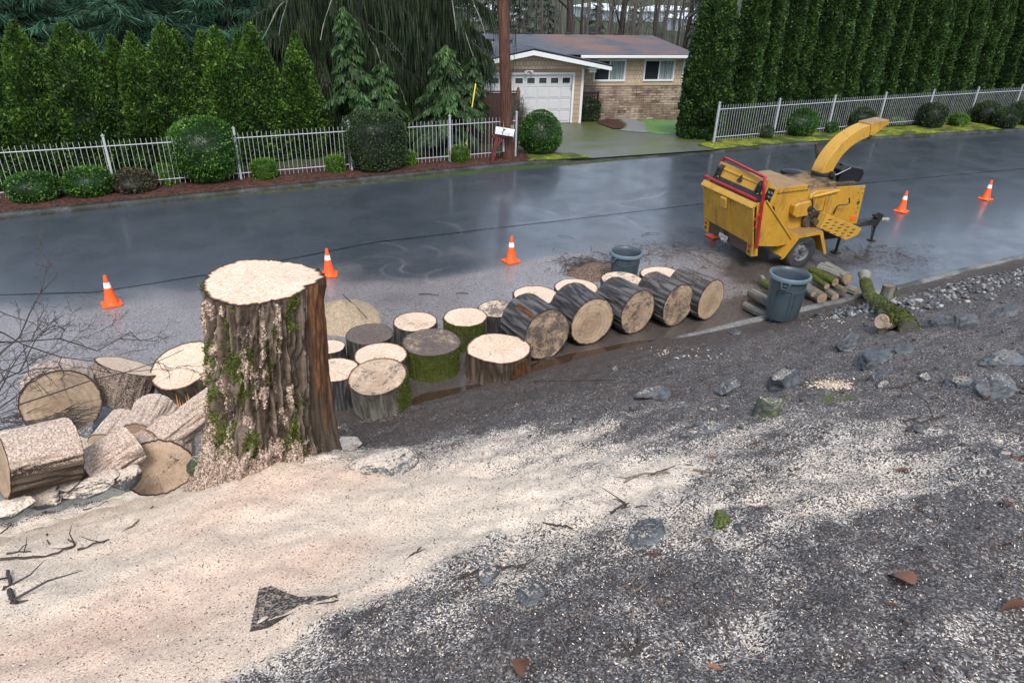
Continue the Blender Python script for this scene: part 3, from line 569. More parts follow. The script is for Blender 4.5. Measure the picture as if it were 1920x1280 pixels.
def bark_cyl(r, h, seed, nseg=150, nh=30, furrow=.034, freq=17, taper=0., oval=0., lump=.05, flat=None):
    """bark surface round the local z axis; returns V, F, ridge, outline(top), outline(bottom)"""
    th = np.linspace(0, 2*np.pi, nseg, endpoint=False); z = np.linspace(0, h, nh); T, Z = np.meshgrid(th, z)
    ci, si = np.cos(T), np.sin(T)
    big = fbm(np.stack([ci.ravel()*1.4, si.ravel()*1.4, Z.ravel()*.5], 1), 2, seed).reshape(T.shape)-.5
    Rr = r*(1+lump*2*big)*(1-taper*Z/h)*(1+oval*np.cos(2*(T-seed)))
    if flat is not None:
        a0, w, dpt = flat; da = np.abs((T-a0+np.pi) % (2*np.pi)-np.pi); Rr = np.minimum(Rr, r*dpt/np.maximum(np.cos(da), .05)*(da < 1.4)+9*(da >= 1.4))
    q = np.stack([(ci*freq*r*.9).ravel(), (si*freq*r*.9).ravel(), Z.ravel()*1.7], 1); w1 = fbm(q*.5, 2, seed+3)*1.5; q[:, 0] += w1; q[:, 1] += w1
    rn = 1-np.abs(2*fbm(q, 3, seed+5)-1)*2.2; rid = np.clip(1-np.clip(rn, 0, 1)**1.5, 0, 1).reshape(T.shape)
    fine = fbm(q*3.3, 2, seed+9).reshape(T.shape)
    edge = 1-.6*np.exp(-np.minimum(Z, h-Z)/.035)
    Rv = Rr-furrow*edge*(1-rid)+.006*(fine-.5)
    V = np.stack([Rv*ci, Rv*si, Z], -1).reshape(-1, 3)
    i = (np.arange(nh-1)[:, None]*nseg+np.arange(nseg)[None, :]); j = np.roll(np.arange(nseg), -1)[None, :]+np.arange(nh-1)[:, None]*nseg
    Fq = np.stack([i.ravel(), j.ravel(), (j+nseg).ravel(), (i+nseg).ravel()], 1)
    return V, Fq, (rid*.75+fine*.25).ravel(), V[-nseg:], V[:nseg]
def cut_disc(rim, seed, up=1, rough=.004, nr=16):
    n = len(rim); c = rim.mean(0); V = []; rr = []
    for k in range(1, nr+1):
        t = k/nr; V.append(c+(rim-c)*t*(.999)); rr.append(np.full(n, t))
    V = np.concatenate([[c]]+V); rr = np.concatenate([[0]]+rr)
    V[:, 2] += up*(.003+rough*2*(fbm(V*9, 3, seed)-.5)*(rr < .97)+.004*np.sin(V[:, 0]*30+seed)*(rr < .97)*.4)
    F = [[0, 1+j, 1+(j+1) % n] if up > 0 else [0, 1+(j+1) % n, 1+j] for j in range(n)]
    k = np.arange(nr-1)[:, None]*n+1; a = (k+np.arange(n)).ravel(); b = (k+np.roll(np.arange(n), -1)).ravel()
    q = np.stack([a, a+n, b+n, b], 1) if up > 0 else np.stack([a, b, b+n, a+n], 1)
    return V, [np.array(F), q], rr
def log_thing(name, label, cat, loc, axis, r, h, seed, group=None, moss=0., dust=0., pale=.1, dirt=.25, dirt2=None, mat=None, wood=0., mossdir=None, dustup=0., nseg=150, nh=30, furrow=.034, freq=17, woodpatch=None, **kw):
    """loc = centre of the lower end, axis = direction of the log's length"""
    ax = Vector(axis).normalized(); q = Vector((0, 0, 1)).rotation_difference(ax)
    t = thing(name, label, cat, loc, group=group, rot=q.to_euler())
    V, Fq, rid, top, bot = bark_cyl(r, h, seed, nseg, nh, furrow, freq, **kw)
    Rm = np.array(q.to_matrix()); W_ = V@Rm.T; nv = V.copy(); nv[:, 2] = 0; nv /= np.linalg.norm(nv, axis=1)[:, None]; nw = nv@Rm.T
    ma = np.full(len(V), moss, float)
    if mossdir is not None: md = np.array(mossdir, float); md /= np.linalg.norm(md); ma = moss*sst(-.1, .5, nw@md)
    ma = ma*(.5+n2(V[:, 0]*3+V[:, 1]*2, V[:, 2]*3, 1.5, 3, seed+1))
    da = dust+dustup*sst(.0, .75, nw[:, 2]); wa = np.full(len(V), wood, float)
    if woodpatch: a0, wd, z0, z1 = woodpatch; an = np.arctan2(V[:, 1], V[:, 0]); wa = .9*sst(wd, wd*.5, np.abs((an-a0+np.pi) % (2*np.pi)-np.pi))*(V[:, 2] > z0*h)*(V[:, 2] < z1*h)
    mk('bark', V, Fq, mat or BARK, t, dict(ridge=rid, moss=ma, dust=da, wood=wa), False)
    if moss > .5: tufts(V, ma, int(5000*r/.4), t, seed)
    for k, (rim, up) in enumerate(((top, 1), (bot, -1))):
        Vd, Fd, rr = cut_disc(rim, seed+k*7, up); d = dirt if k == 0 or dirt2 is None else dirt2
        mk('cut_face', Vd, Fd, SAWN, t, dict(rr=rr, pale=pale if k == 0 else .1, dirt=d), True)
    return t
def upright(u, v, wpx, h, label, seed, tilt=(0, 0), base=0., **kw):
    kw.setdefault('furrow', .024); kw.setdefault('freq', 25)
    c = P(u, v, h+base); r = wpx/2*mpp(c); ax = np.array([tilt[0], tilt[1], 1.]); ax /= np.linalg.norm(ax)
    b = c-ax*h; b[2] = base+abs(math.hypot(*tilt))*r*.85 if base or tilt != (0, 0) else 0
    return log_thing('log_round', label, 'log', b, ax, r, h, seed, 'sawn rounds of the felled trunk along the kerb', **kw)
LRD = (1, .5)
upright(778, 603, 84, .42, 'pale sawn round standing on end, upper left of the cluster, behind the dark mossy one', 11, pale=.62, dirt=.24, moss=.3)
upright(693, 626, 88, .36, 'low upright round with a dark grime-covered top, nearest the sawdust pile', 12, pale=.1, dirt=.85, moss=.45, mossdir=(-1, -.3, 0))
upright(873, 594, 83, .44, 'upright round with a clean cream top and moss down its left side', 13, pale=.95, dirt=.18, moss=.75, mossdir=(-.6, -1, 0))
upright(933, 579, 76, .42, 'upright round with top half pale and half black with dirt, beside the first lying log', 14, pale=.8, dirt=.5)
upright(714, 666, 101, .42, 'clean pale upright round in front of the dark-topped one, behind the tilted grey one', 15, pale=.9, dirt=.16, dust=.1)
upright(809, 641, 104, .44, 'upright round with grey gritty top and thick green moss down its side', 16, pale=.15, dirt=.62, moss=.9, taper=-.06)
upright(933, 652, 120, .40, 'largest clean upright round with an uneven rim, at the kerb beside the puddle', 17, pale=.93, dirt=.22, lump=.12, woodpatch=(-1.2, .45, 0, .9), mat=BARKB)
upright(708, 712, 112, .46, 'grey upright round leaning to the left, moss on its right edge, closest to the bank', 18, tilt=(-.14, -.12), pale=.45, dirt=.36, moss=.85, mossdir=(1, .1, 0), mat=BARKG, dust=.12, base=.03)
upright(628, 693, 92, .46, 'pale upright round half hidden right behind the stump', 19, pale=.75, dirt=.25, dust=.1)
upright(618, 650, 58, .30, 'small pale round barely showing beyond the stump', 20, pale=.75, dirt=.1)
upright(1004, 553, 86, .36, 'cream-topped upright round just behind the leftmost lying log', 21, pale=.85, dirt=.22)
upright(1081, 539, 84, .38, 'cream-topped upright round behind the second lying log', 22, pale=.92, dirt=.15)
upright(1166, 524, 80, .50, 'upright round with a grey grimy left half, in front of the far bin', 23, pale=.72, dirt=.38)
upright(1241, 515, 82, .46, 'cream-topped upright round with mossy side, behind the fourth lying log', 24, pale=.93, dirt=.1, moss=.6, mossdir=(-.4, -1, 0))
def lying(u, v, r, L, ang, label, seed, tip=(0, 0), **kw):
    """u, v = centre of the visible sawn face; ang = heading of the face normal"""
    c = P(u, v, r); ax = np.array([math.cos(R(ang)), math.sin(R(ang)), 0.]); b = c-ax*L; b[2] = r*1.0
    return log_thing('sawn_log', label, 'log', b, ax, r, L, seed, 'thick logs lying on their sides by the kerb', **kw)
lying(1026, 627, .42, .66, -84, 'dirty-faced thick log at the left end of the lying row, torn strip on its bark', 31, dirt=.50, pale=.25, lump=.08, woodpatch=(2.3, .14, .25, 1), moss=.0)
lying(1111, 603, .405, .66, -88, 'lying log with the cleanest tan face, second from the left in the row', 32, dirt=.28, pale=.1)
lying(1196, 585, .385, .66, -80, 'lying log with dirt-speckled face in the middle of the lying row', 33, dirt=.42, pale=.3)
lying(1272, 572, .38, .66, -80, 'lying log with a black dirty upper rim and a star crack, fourth in the row', 34, dirt=.42, pale=.3, dustup=.1)
lying(1333, 562, .37, .70, -76, 'rightmost lying log with a clean oval face and green sprig behind it', 35, dirt=.24, pale=.2, dustup=.12)
# logs at the left, covered in sawdust
def freelog(name, label, u, v, y, ang, pitch, r, L, seed, **kw):
    c = Yp(u, v, y); ax = np.array([math.cos(R(ang))*math.cos(R(pitch)), math.sin(R(ang))*math.cos(R(pitch)), math.sin(R(pitch))]); b = c-ax*L
    return log_thing(name, label, 'log', b, ax, r, L, seed, **kw)
freelog('sawn_log', 'thick log on its side left of the stump with a big round orange-brown face', 116, 757, 8.35, -82, 12, .42, .6, 41, dirt=.22, pale=.0, dustup=.75, dust=.25, mat=BARKB)
upright(244, 702, 112, .46, 'dust-covered round on the road left of the stump, tilted to the left', 42, tilt=(.50, .26), base=.05, pale=.97, dirt=.02, dust=.45, mat=BARKB)
upright(347, 697, 124, .46, 'white-topped round leaning against the stump side, orange splinters on its front', 43, tilt=(-.26, -.24), base=.06, pale=.98, dirt=.02, dust=.2, mat=BARKB, moss=.3, lump=.08)
g = freelog('fallen_log', 'big dust-covered log sloping down at the left edge of the picture', 0, 872, 4.95, 203, 12, .245, .44, 44, group=None, dirt=.1, pale=.25, dustup=.95, dust=.22, mat=BARKB, furrow=.03, freq=22)
freelog('short_log', 'short log with a brown cut end among the boulders left of the stump', 258, 826, 5.6, -112, -4, .19, .42, 45, dirt=.1, pale=.1, dustup=.95, dust=.6, mat=BARKB, lump=.1)
freelog('short_log', 'dust-heaped log lying against the stump base, above the largest pale boulder', 296, 832, 5.45, -150, -12, .16, .62, 46, dirt=.1, pale=.2, dustup=.95, dust=.75, mat=BARKB, lump=.12, moss=.35)
freelog('short_log', 'dust-caked half-buried round whose domed end faces forward, below the left-hand logs', 297, 876, 5.3, -92, 4, .27, .42, 47, dirt=.25, pale=.55, dustup=.95, dust=.75, mat=BARKB, lump=.14)
freelog('short_log', 'rounded dust-covered log lying tilted between the big left log and the domed one', 158, 886, 5.15, 205, -10, .17, .40, 48, dirt=-.1, pale=.6, dustup=.95, dust=.7, mat=BARKB, lump=.16)
freelog('short_log', 'small dusty chunk of log lying behind the tilted dust-covered one', 196, 838, 5.75, -120, -4, .15, .34, 49, dirt=-.1, pale=.5, dustup=.95, dust=.65, mat=BARKB, lump=.14)
# orange splinters on the round leaning by the stump
m_ = MB(); c0 = Yp(352, 780, 7.12)
for k in range(9): a = c0+np.array([-.09+.022*k, 0, 0]); hh = [.12, .30, .24, .2, .13, .26, .3, .18, .12][k]; m_.prism([(-.014, 0), (.014, 0), (.004, hh)], -.012, .014, 'y'); m_.V[-1] += a+np.array([0, .01*math.sin(k*2), 0])
tag(m_.build('wood_splinters', SPLIT), 'torn orange wood splinters standing out of the round left of the stump', 'splinters')
# ------------------------------------------------------------------ the big stump
SB = np.array([.20, 4.72, 1.62]); ST = Yp(491, 526, 4.85)
def build_stump():
    t = thing('tree_stump', 'tall freshly cut tree stump with mossy dust-caked bark at the top of the bank', 'stump', SB)
    ns, nh = 420, 330; th = np.linspace(0, 2*np.pi, ns, endpoint=False); s = np.linspace(0, 1, nh); T, Q = np.meshgrid(th, s)
    H_ = ST[2]-SB[2]+.12; ci, si = np.cos(T), np.sin(T)
    base = .400+.015*(1-Q)+.17*np.exp(-Q*7.5)+.03*np.exp(-Q*2.2)
    rib = .035*np.cos(3*T+.5)*(.15+.85*(1-Q))+.022*np.cos(7*T+1.3+.8*Q)*(.2+.8*(1-Q))
    for a0, w, amp, k in [(R(-8), .30, .055, 1.2), (R(-150), .34, .16, 6), (R(-80), .45, .15, 4.5), (R(-48), .26, .15, 4.5), (R(170), .35, .12, 6), (R(60), .4, .15, 5)]:
        da = (T-a0+np.pi) % (2*np.pi)-np.pi; rib = rib+amp*np.exp(-(da/w)**2)*np.exp(-Q*k)
    g0 = R(-42); da = (T-g0+np.pi) % (2*np.pi)-np.pi; rib -= .075*np.exp(-(da/.085)**2)*(.55+.6*(1-Q))                       # deep groove beside the bare red strip
    g0 = R(-95); da = (T-g0-.12*Q+np.pi) % (2*np.pi)-np.pi; rib -= .03*np.exp(-(da/.07)**2)
    r = base+rib
    an = (T+np.pi) % (2*np.pi)-np.pi
    woodm = sst(R(-47), R(-40), an)*sst(R(18), R(8), an)                                        # the strip that lost its bark
    q = np.stack([(ci*7.5).ravel(), (si*7.5).ravel(), (Q*H_*2.6).ravel()], 1); w1 = 1.6*fbm(q*.6, 2, 90); q[:, 0] += w1; q[:, 1] -= w1
    rn = np.abs(2*fbm(q, 4, 91)-1).reshape(T.shape); rid = np.clip(rn*3.2, 0, 1)
    qq = np.stack([(ci*26).ravel(), (si*26).ravel(), (Q*H_*3).ravel()], 1); grain = fbm(qq, 3, 95).reshape(T.shape)
    clq = np.stack([(ci*7).ravel(), (si*7).ravel(), (Q*H_*16*.42).ravel()*1.0], 1); clump = fbm(clq, 4, 97).reshape(T.shape)
    clf = fbm(clq*4.2, 3, 98).reshape(T.shape)
    left = sst(R(-50), R(-75), an)*(an < 0)+(an > R(130))*1.
    left = np.clip(left, 0, 1)
    z_ = Q
    dmask = left*(.17+.40*sst(.6, .05, z_)+.28*sst(.42, .1, z_)+.85*(clump-.5)*2.)+.42*sst(.30, .04, z_)*(1-.5*woodm)
    fl = sst(R(-12), R(-44), an)*(an < 0)*sst(.50, .14, z_); dmask = dmask+.42*fl*(.6+.8*(clump-.1)); dmask = np.maximum(dmask, woodm*.20)
    dmask = np.clip(dmask, .0, 1)*(z_ < .985)
    top_ = 1-.65*sst(.90, 1., Q); clp = np.clip(fbm(clq*2.0+3, 3, 101).reshape(T.shape)*2.2-.75, 0, 1)
    r = r-top_*(1-woodm)*.048*(1-rid)+top_*(1-woodm)*.030*(clp-.5)*left+woodm*(.034*(grain-.5)*2-.02*sst(1, .9, Q))+(1-woodm)*(.030*sst(.42, .62, dmask)*(.4+clf)+.018*(clf-.5))+.012*(grain-.5)
    lean = (ST[:2]-SB[:2]); X_ = lean[0]*Q+r*ci; Y_ = lean[1]*Q+r*si; Z_ = -.12+Q*H_
    Z_ = Z_+(Q > .995)*(.012*np.cos(T*2+1)+.006*(grain-.5))
    V = np.stack([X_, Y_, Z_], -1).reshape(-1, 3)
    i = (np.arange(nh-1)[:, None]*ns+np.arange(ns)[None, :]); j = np.roll(np.arange(ns), -1)[None, :]+np.arange(nh-1)[:, None]*ns
    Fq = np.stack([i.ravel(), j.ravel(), (j+ns).ravel(), (i+ns).ravel()], 1)
    moss = left*(.12+.8*sst(.50, .66, fbm(clq*.8+5, 3, 99).reshape(T.shape))*sst(.02, .2, z_))*1.0
    ridv = rid*.7+grain*.3; ridv = np.where(woodm > .5, grain, ridv)
    mk('bark', V, Fq, BARKB, t, dict(ridge=ridv.ravel(), moss=moss.ravel(), dust=(dmask*.98).ravel(), wood=(woodm*(.10+.5*sst(.05, .7, z_)+1.3*(grain-.5))).ravel()), True)
    # clumps of sawdust caught in the bark
    rg = np.random.default_rng(8); cand = np.where((dmask.ravel() > .42) & (left.ravel() > .3) | (dmask.ravel() > .5))[0]; nb = 24000; c = rg.choice(cand, nb); bl = []; bf = []; bv = []; IV, IF = ico(1)
    nrm = np.stack([ci.ravel(), si.ravel(), 0*ci.ravel()], 1)[c]; sz = rg.uniform(.003, .0095, nb)
    for k in range(nb): p = (IV*(1+rg.normal(0, .22, IV.shape)))*sz[k]; bl.append(p+V[c[k]]+nrm[k]*sz[k]*.35); bf.append(IF+k*len(IV)); bv.append(np.full(len(IV), rg.uniform(0, 1)))
    mk('sawdust_clumps', np.concatenate(bl), np.concatenate(bf), SAWP, t, dict(v=np.concatenate(bv)))
    tufts(V, moss.ravel()*(dmask.ravel() < .6), 9000, t, 5, .016, at=.3)
    rim = V[-ns:][::3]; Vd, Fd, rr = cut_disc(rim, 55, 1, .006, 26)
    Vd[:, 2] += .035*sst(.0, .35, (Vd[:, 0]-lean[0])*-.2+(Vd[:, 1]-lean[1])*.6-.05)-0.0
    mk('cut_face', Vd, Fd, SAWN, t, dict(rr=rr, pale=1.0, dirt=-.1), True)
    return t
build_stump()
# a bare root lying across the sawdust at the foot of the stump
def rope(name, label, cat, px, r, mat, off=.01, group=None, side=8, forks=0, seed=0, parent=None):
    rg = np.random.default_rng(seed); pts = [G(u, v, off+r*.6) for u, v in px]; m_ = MB()
    def dens(p, k=4):
        p = np.array(p); t = np.linspace(0, len(p)-1, (len(p)-1)*k+1); q = np.stack([np.interp(t, range(len(p)), p[:, i]) for i in range(3)], 1); q[1:-1] += rg.normal(0, r*.5, (len(q)-2, 3)); return q
    P0 = dens(pts); m_.tube(P0, np.linspace(r, r*.45, len(P0))*(1+rg.normal(0, .12, len(P0))), side)
    for _ in range(forks):
        i = rg.integers(1, len(P0)-1); d = rg.normal(0, 1, 3); d[2] = abs(d[2])*.15; d = d/np.linalg.norm(d)*r*rg.uniform(8, 22); q = np.array([P0[i], P0[i]+d*.5+rg.normal(0, r, 3), P0[i]+d]); q[:, 2] = np.maximum(q[:, 2], P0[i][2]-.02); m_.tube(q, [r*.5, r*.4, r*.15], 5)
    o = m_.build(name, mat, parent, True); 
    if parent is None: tag(o, label, cat, group)
    return o
rope('tree_root', 'thin bare root running round the right foot of the stump', 'root', [(592,818),(615,820),(640,819),(662,812)], .016, TWIGD, .05)
rope('tree_root', 'long dark root crossing the sawdust below the stump', 'root', [(420,868),(465,868),(510,852),(560,836),(605,826)], .014, TWIG, .03, forks=3, seed=3)
# ------------------------------------------------------------------ boulders
ICO5 = ico(5); ICO4 = ico(4)
def rock(label, u, v, wpx, hpx, seed, dust=0., moss=0., sink=.35, deep=.8, rot=0., flat=1., group=None, name='boulder', y=None, sharp=.75, cat='boulder'):
    g = G(u, v) if y is None else Yp(u, v, y); sc = mpp(g); rg = np.random.default_rng(seed)
    sx = wpx/2*sc; sz = hpx/2*sc*1.15; sy = sx*deep
    V, Fc = ICO5; p = V.copy()
    for _ in range(15):
        n = rg.normal(0, 1, 3); n /= np.linalg.norm(n); dd = rg.uniform(.45, .85)*sharp/.75; e = p@n-dd; p = p-np.outer(np.maximum(e, 0), n)*.93
    p = p*(1+.22*(fbm(p*1.6+seed, 4, seed)-.5)[:, None]*2)+V*(.07*(fbm(p*6+seed, 3, seed+2)-.5)[:, None]*2)
    p /= np.abs(p).max(0); p *= np.array([sx, sy, sz*flat]); c, s_ = math.cos(R(rot)), math.sin(R(rot)); p = p@np.array([[c, s_, 0], [-s_, c, 0], [0, 0, 1]])
    o = mk(name, p, Fc, ROCK, None, dict(dust=dust, moss=moss), True); o.location = (g[0], g[1]+sy*.3, g[2]+sz*flat*(1-2*sink)*.5)
    return tag(o, label, cat, group)
rock('rounded blue-grey boulder lying across the dirt slope below the mossy branch', 1638, 682, 112, 52, 101, rot=8, deep=.55, sink=.46)
rock('small peaked grey boulder with a green leaf on top, below the mossy branch', 1592, 652, 58, 50, 102, deep=.7, sink=.46)
rock('long low grey boulder left of the upright dark slab', 1758, 612, 62, 34, 103, deep=.6, sink=.46)
rock('dark upright slab of rock leaning at the right of the slope', 1812, 612, 68, 72, 104, deep=.45, rot=-25, sharp=.6, sink=.46)
rock('pale flat rock near the right edge, behind the dark slab', 1893, 590, 76, 28, 105, deep=.5, sink=.46)
rock('half-buried slate-grey boulder in the middle of the slope', 1478, 722, 96, 52, 106, dust=0.193, deep=.6, sink=.45)
rock('small smooth grey rock right of the fresh wood chips', 1663, 708, 52, 22, 107, deep=.6, sink=.46)
rock('dark rough boulder on the slope below the lying logs', 1232, 745, 100, 42, 108, dust=0.165, deep=.55, moss=.2, sink=.46)
rock('long flat dusty slab half sunk in the slope', 1325, 812, 120, 36, 109, dust=0.165, deep=.5, sink=.5)
rock('mossy lump of rock beside the dusty slab', 1445, 775, 70, 66, 110, dust=0.193, moss=.6, deep=.6, sink=.5)
rock('flat blue-grey stone embedded face-up near the bottom right of centre', 1222, 1010, 100, 66, 111, dust=0.088, deep=.9, sink=.72, flat=.5)
rock('small dark stone with green moss on its left side', 1354, 983, 44, 42, 112, dust=0.055, moss=.75, deep=.8, sink=.46)
rock('small flat stone just right of the moss-sided one', 1405, 995, 48, 56, 113, dust=0.0825, deep=1.1, sink=.75, flat=.5)
rock('broad pale slab at the right edge of the slope', 1888, 682, 110, 34, 114, deep=.6, sink=.45, dust=0.0825)
rock('low grey slab in front of the broad pale one at the right edge', 1880, 735, 90, 48, 115, deep=.6, sink=.5, dust=0.165)
rock('narrow dark rock ridge sticking out of the dirt, right of the rounded boulder', 1706, 658, 60, 18, 116, deep=.5, sink=.45)
rock('fist-sized pale stone on the dirt below the upright slab', 1797, 648, 22, 12, 117, deep=.9, sink=.46)
rock('flat rusty-grey rock near the right edge above the small smooth stone', 1800, 722, 80, 26, 118, deep=.7, sink=.55, dust=0.165)
rock('small bluish stone lying by the near bin', 1537, 592, 22, 13, 119, deep=.9, sink=.46)
rock('small dark block on the kerb left of the near bin', 1382, 626, 26, 16, 120, deep=.8, moss=.25, sink=.46)
rock('flat stone showing through grit at the bottom centre', 1000, 1118, 70, 50, 121, dust=0.138, deep=.9, sink=.8, flat=.5)
rock('smaller flat stone beside the bottom centre one', 915, 1083, 60, 34, 122, dust=0.165, deep=.9, sink=.8, flat=.5)
rock('cracked grey rock on the far right of the speckled slope', 1900, 858, 62, 24, 123, dust=0.138, deep=.8, sink=.46)
rock('low dusty outcrop in the middle distance of the slope', 1370, 730, 60, 30, 124, dust=0.193, deep=.7, sink=.5)
rock('dust-caked slab at the right foot of the stump', 735, 882, 176, 46, 130, dust=.42, deep=.5, sink=.62, sharp=.65)
rock('rounded dusty stone between the stump root and the slab', 660, 843, 66, 44, 131, dust=.85, deep=.8, sink=.35)
rock('dark dusty slab beneath the big log at the left edge', 90, 918, 90, 62, 135, dust=.6, deep=.9, y=5.15, rot=30)
rock('small mossy stone tucked against the left foot of the stump', 372, 876, 44, 44, 136, dust=.35, moss=.6, deep=.8, y=5.0)
rock('shadowed dark boulder under the round orange-faced log', 168, 826, 60, 40, 137, dust=.15, moss=.35, deep=.8, y=6.6)
rock('low dusty boulder at the left edge below the big log', 20, 960, 90, 40, 138, dust=1.0, deep=.8, y=4.75)
rock('flat dusty chunk wedged between the tilted boulder and the big pale one', 236, 905, 60, 40, 139, dust=.95, deep=.8, y=5.0)
rock('dusty chunk below the tilted boulder, at the top of the sawdust', 130, 918, 74, 44, 140, dust=.95, deep=.8, y=5.0)
rock('dark wet stone in the gap behind the tilted boulder', 150, 845, 60, 46, 142, dust=.8, deep=.8, y=5.8)
rock('dusty stone in the gap below the short brown-ended log', 240, 858, 56, 44, 143, dust=1., deep=.8, y=5.6)
SR = np.random.default_rng(77)
SX = sorted([(SR.uniform(1080, 1900), SR.uniform(690, 900) if k < 16 else SR.uniform(900, 1200)) for k in range(20)])
for k, (su, sv_) in enumerate(SX): rock('%s from the left of the small half-sunk grey stones on the right-hand slope' % ordn(k), su, sv_, SR.uniform(14, 34), SR.uniform(8, 18), 300+k, dust=.2, deep=.8, sink=.5, group='small stones in the slope', name='stone', cat='stone')
rock('dusty lip of rock at the top of the sawdust, under the left log', 70, 938, 130, 40, 146, dust=.75, deep=.6, y=4.95)
rock('dusty lip of rock at the top of the sawdust, below the tilted short log', 165, 918, 110, 36, 147, dust=.8, deep=.6, y=4.97)
# dark shard of bark sticking out of the sawdust at the bottom
pl = [G(u, v, .02) for u, v in [(487,1108),(510,1104),(535,1109),(560,1118),(600,1116),(632,1111),(634,1121),(600,1128),(572,1133),(535,1150),(500,1164),(467,1178)]]
c = pl[3]; m_ = MB(); k = len(pl); V = [p-c+np.array([0, 0, .012*math.sin(i*2.1)]) for i, p in enumerate(pl)]; m_.add(V+[p-np.array([.01, .02, .05]) for p in V], [list(range(k)), list(range(2*k-1, k-1, -1))]+[[i, (i+1) % k, k+(i+1) % k, k+i] for i in range(k)])
o = m_.build('bark_shard', BARK); o.location = c; o.rotation_euler = (R(3), R(2), 0)
for n_ in ('ridge',): at = o.data.attributes.new(n_, 'FLOAT', 'POINT'); at.data.foreach_set('value', [.25]*len(o.data.vertices))
at = o.data.attributes.new('dust', 'FLOAT', 'POINT'); at.data.foreach_set('value', [.20]*len(o.data.vertices))
tag(o, 'dark triangular shard of bark poking out of the sawdust', 'bark')
# ------------------------------------------------------------------ sawdust and needle piles on the road
def mound(name, u, v, rx, ry, h, mat, seed, label, cat):
    c = P(u, v); n = 60; xs = np.linspace(-1, 1, n); X, Y = np.meshgrid(xs, xs); r = np.hypot(X, Y)*(1+.25*(n2(X, Y, 2, 3, seed)-.5)*2)
    Z = h*np.clip(1-r, 0, 1)**.9*(1+.5*(n2(X, Y, 5, 3, seed+1)-.5))-.01; i = (np.arange(n-1)[:, None]*n+np.arange(n-1)[None, :]).ravel()
    o = mk(name, np.stack([X.ravel()*rx, Y.ravel()*ry, Z.ravel()], 1), np.stack([i, i+1, i+1+n, i+n], 1), mat, None, None, True); o.location = c; tag(o, label, cat, kind='stuff'); return c
mound('sawdust_pile', 640, 595, .62, .75, .30, SAWD, 5, 'heap of yellowish sawdust on the road behind the stump', 'sawdust')
mound('needle_pile', 1115, 508, .62, .5, .16, CHIPD, 6, 'low heap of dead needles and twigs beside the far bin', 'needles')
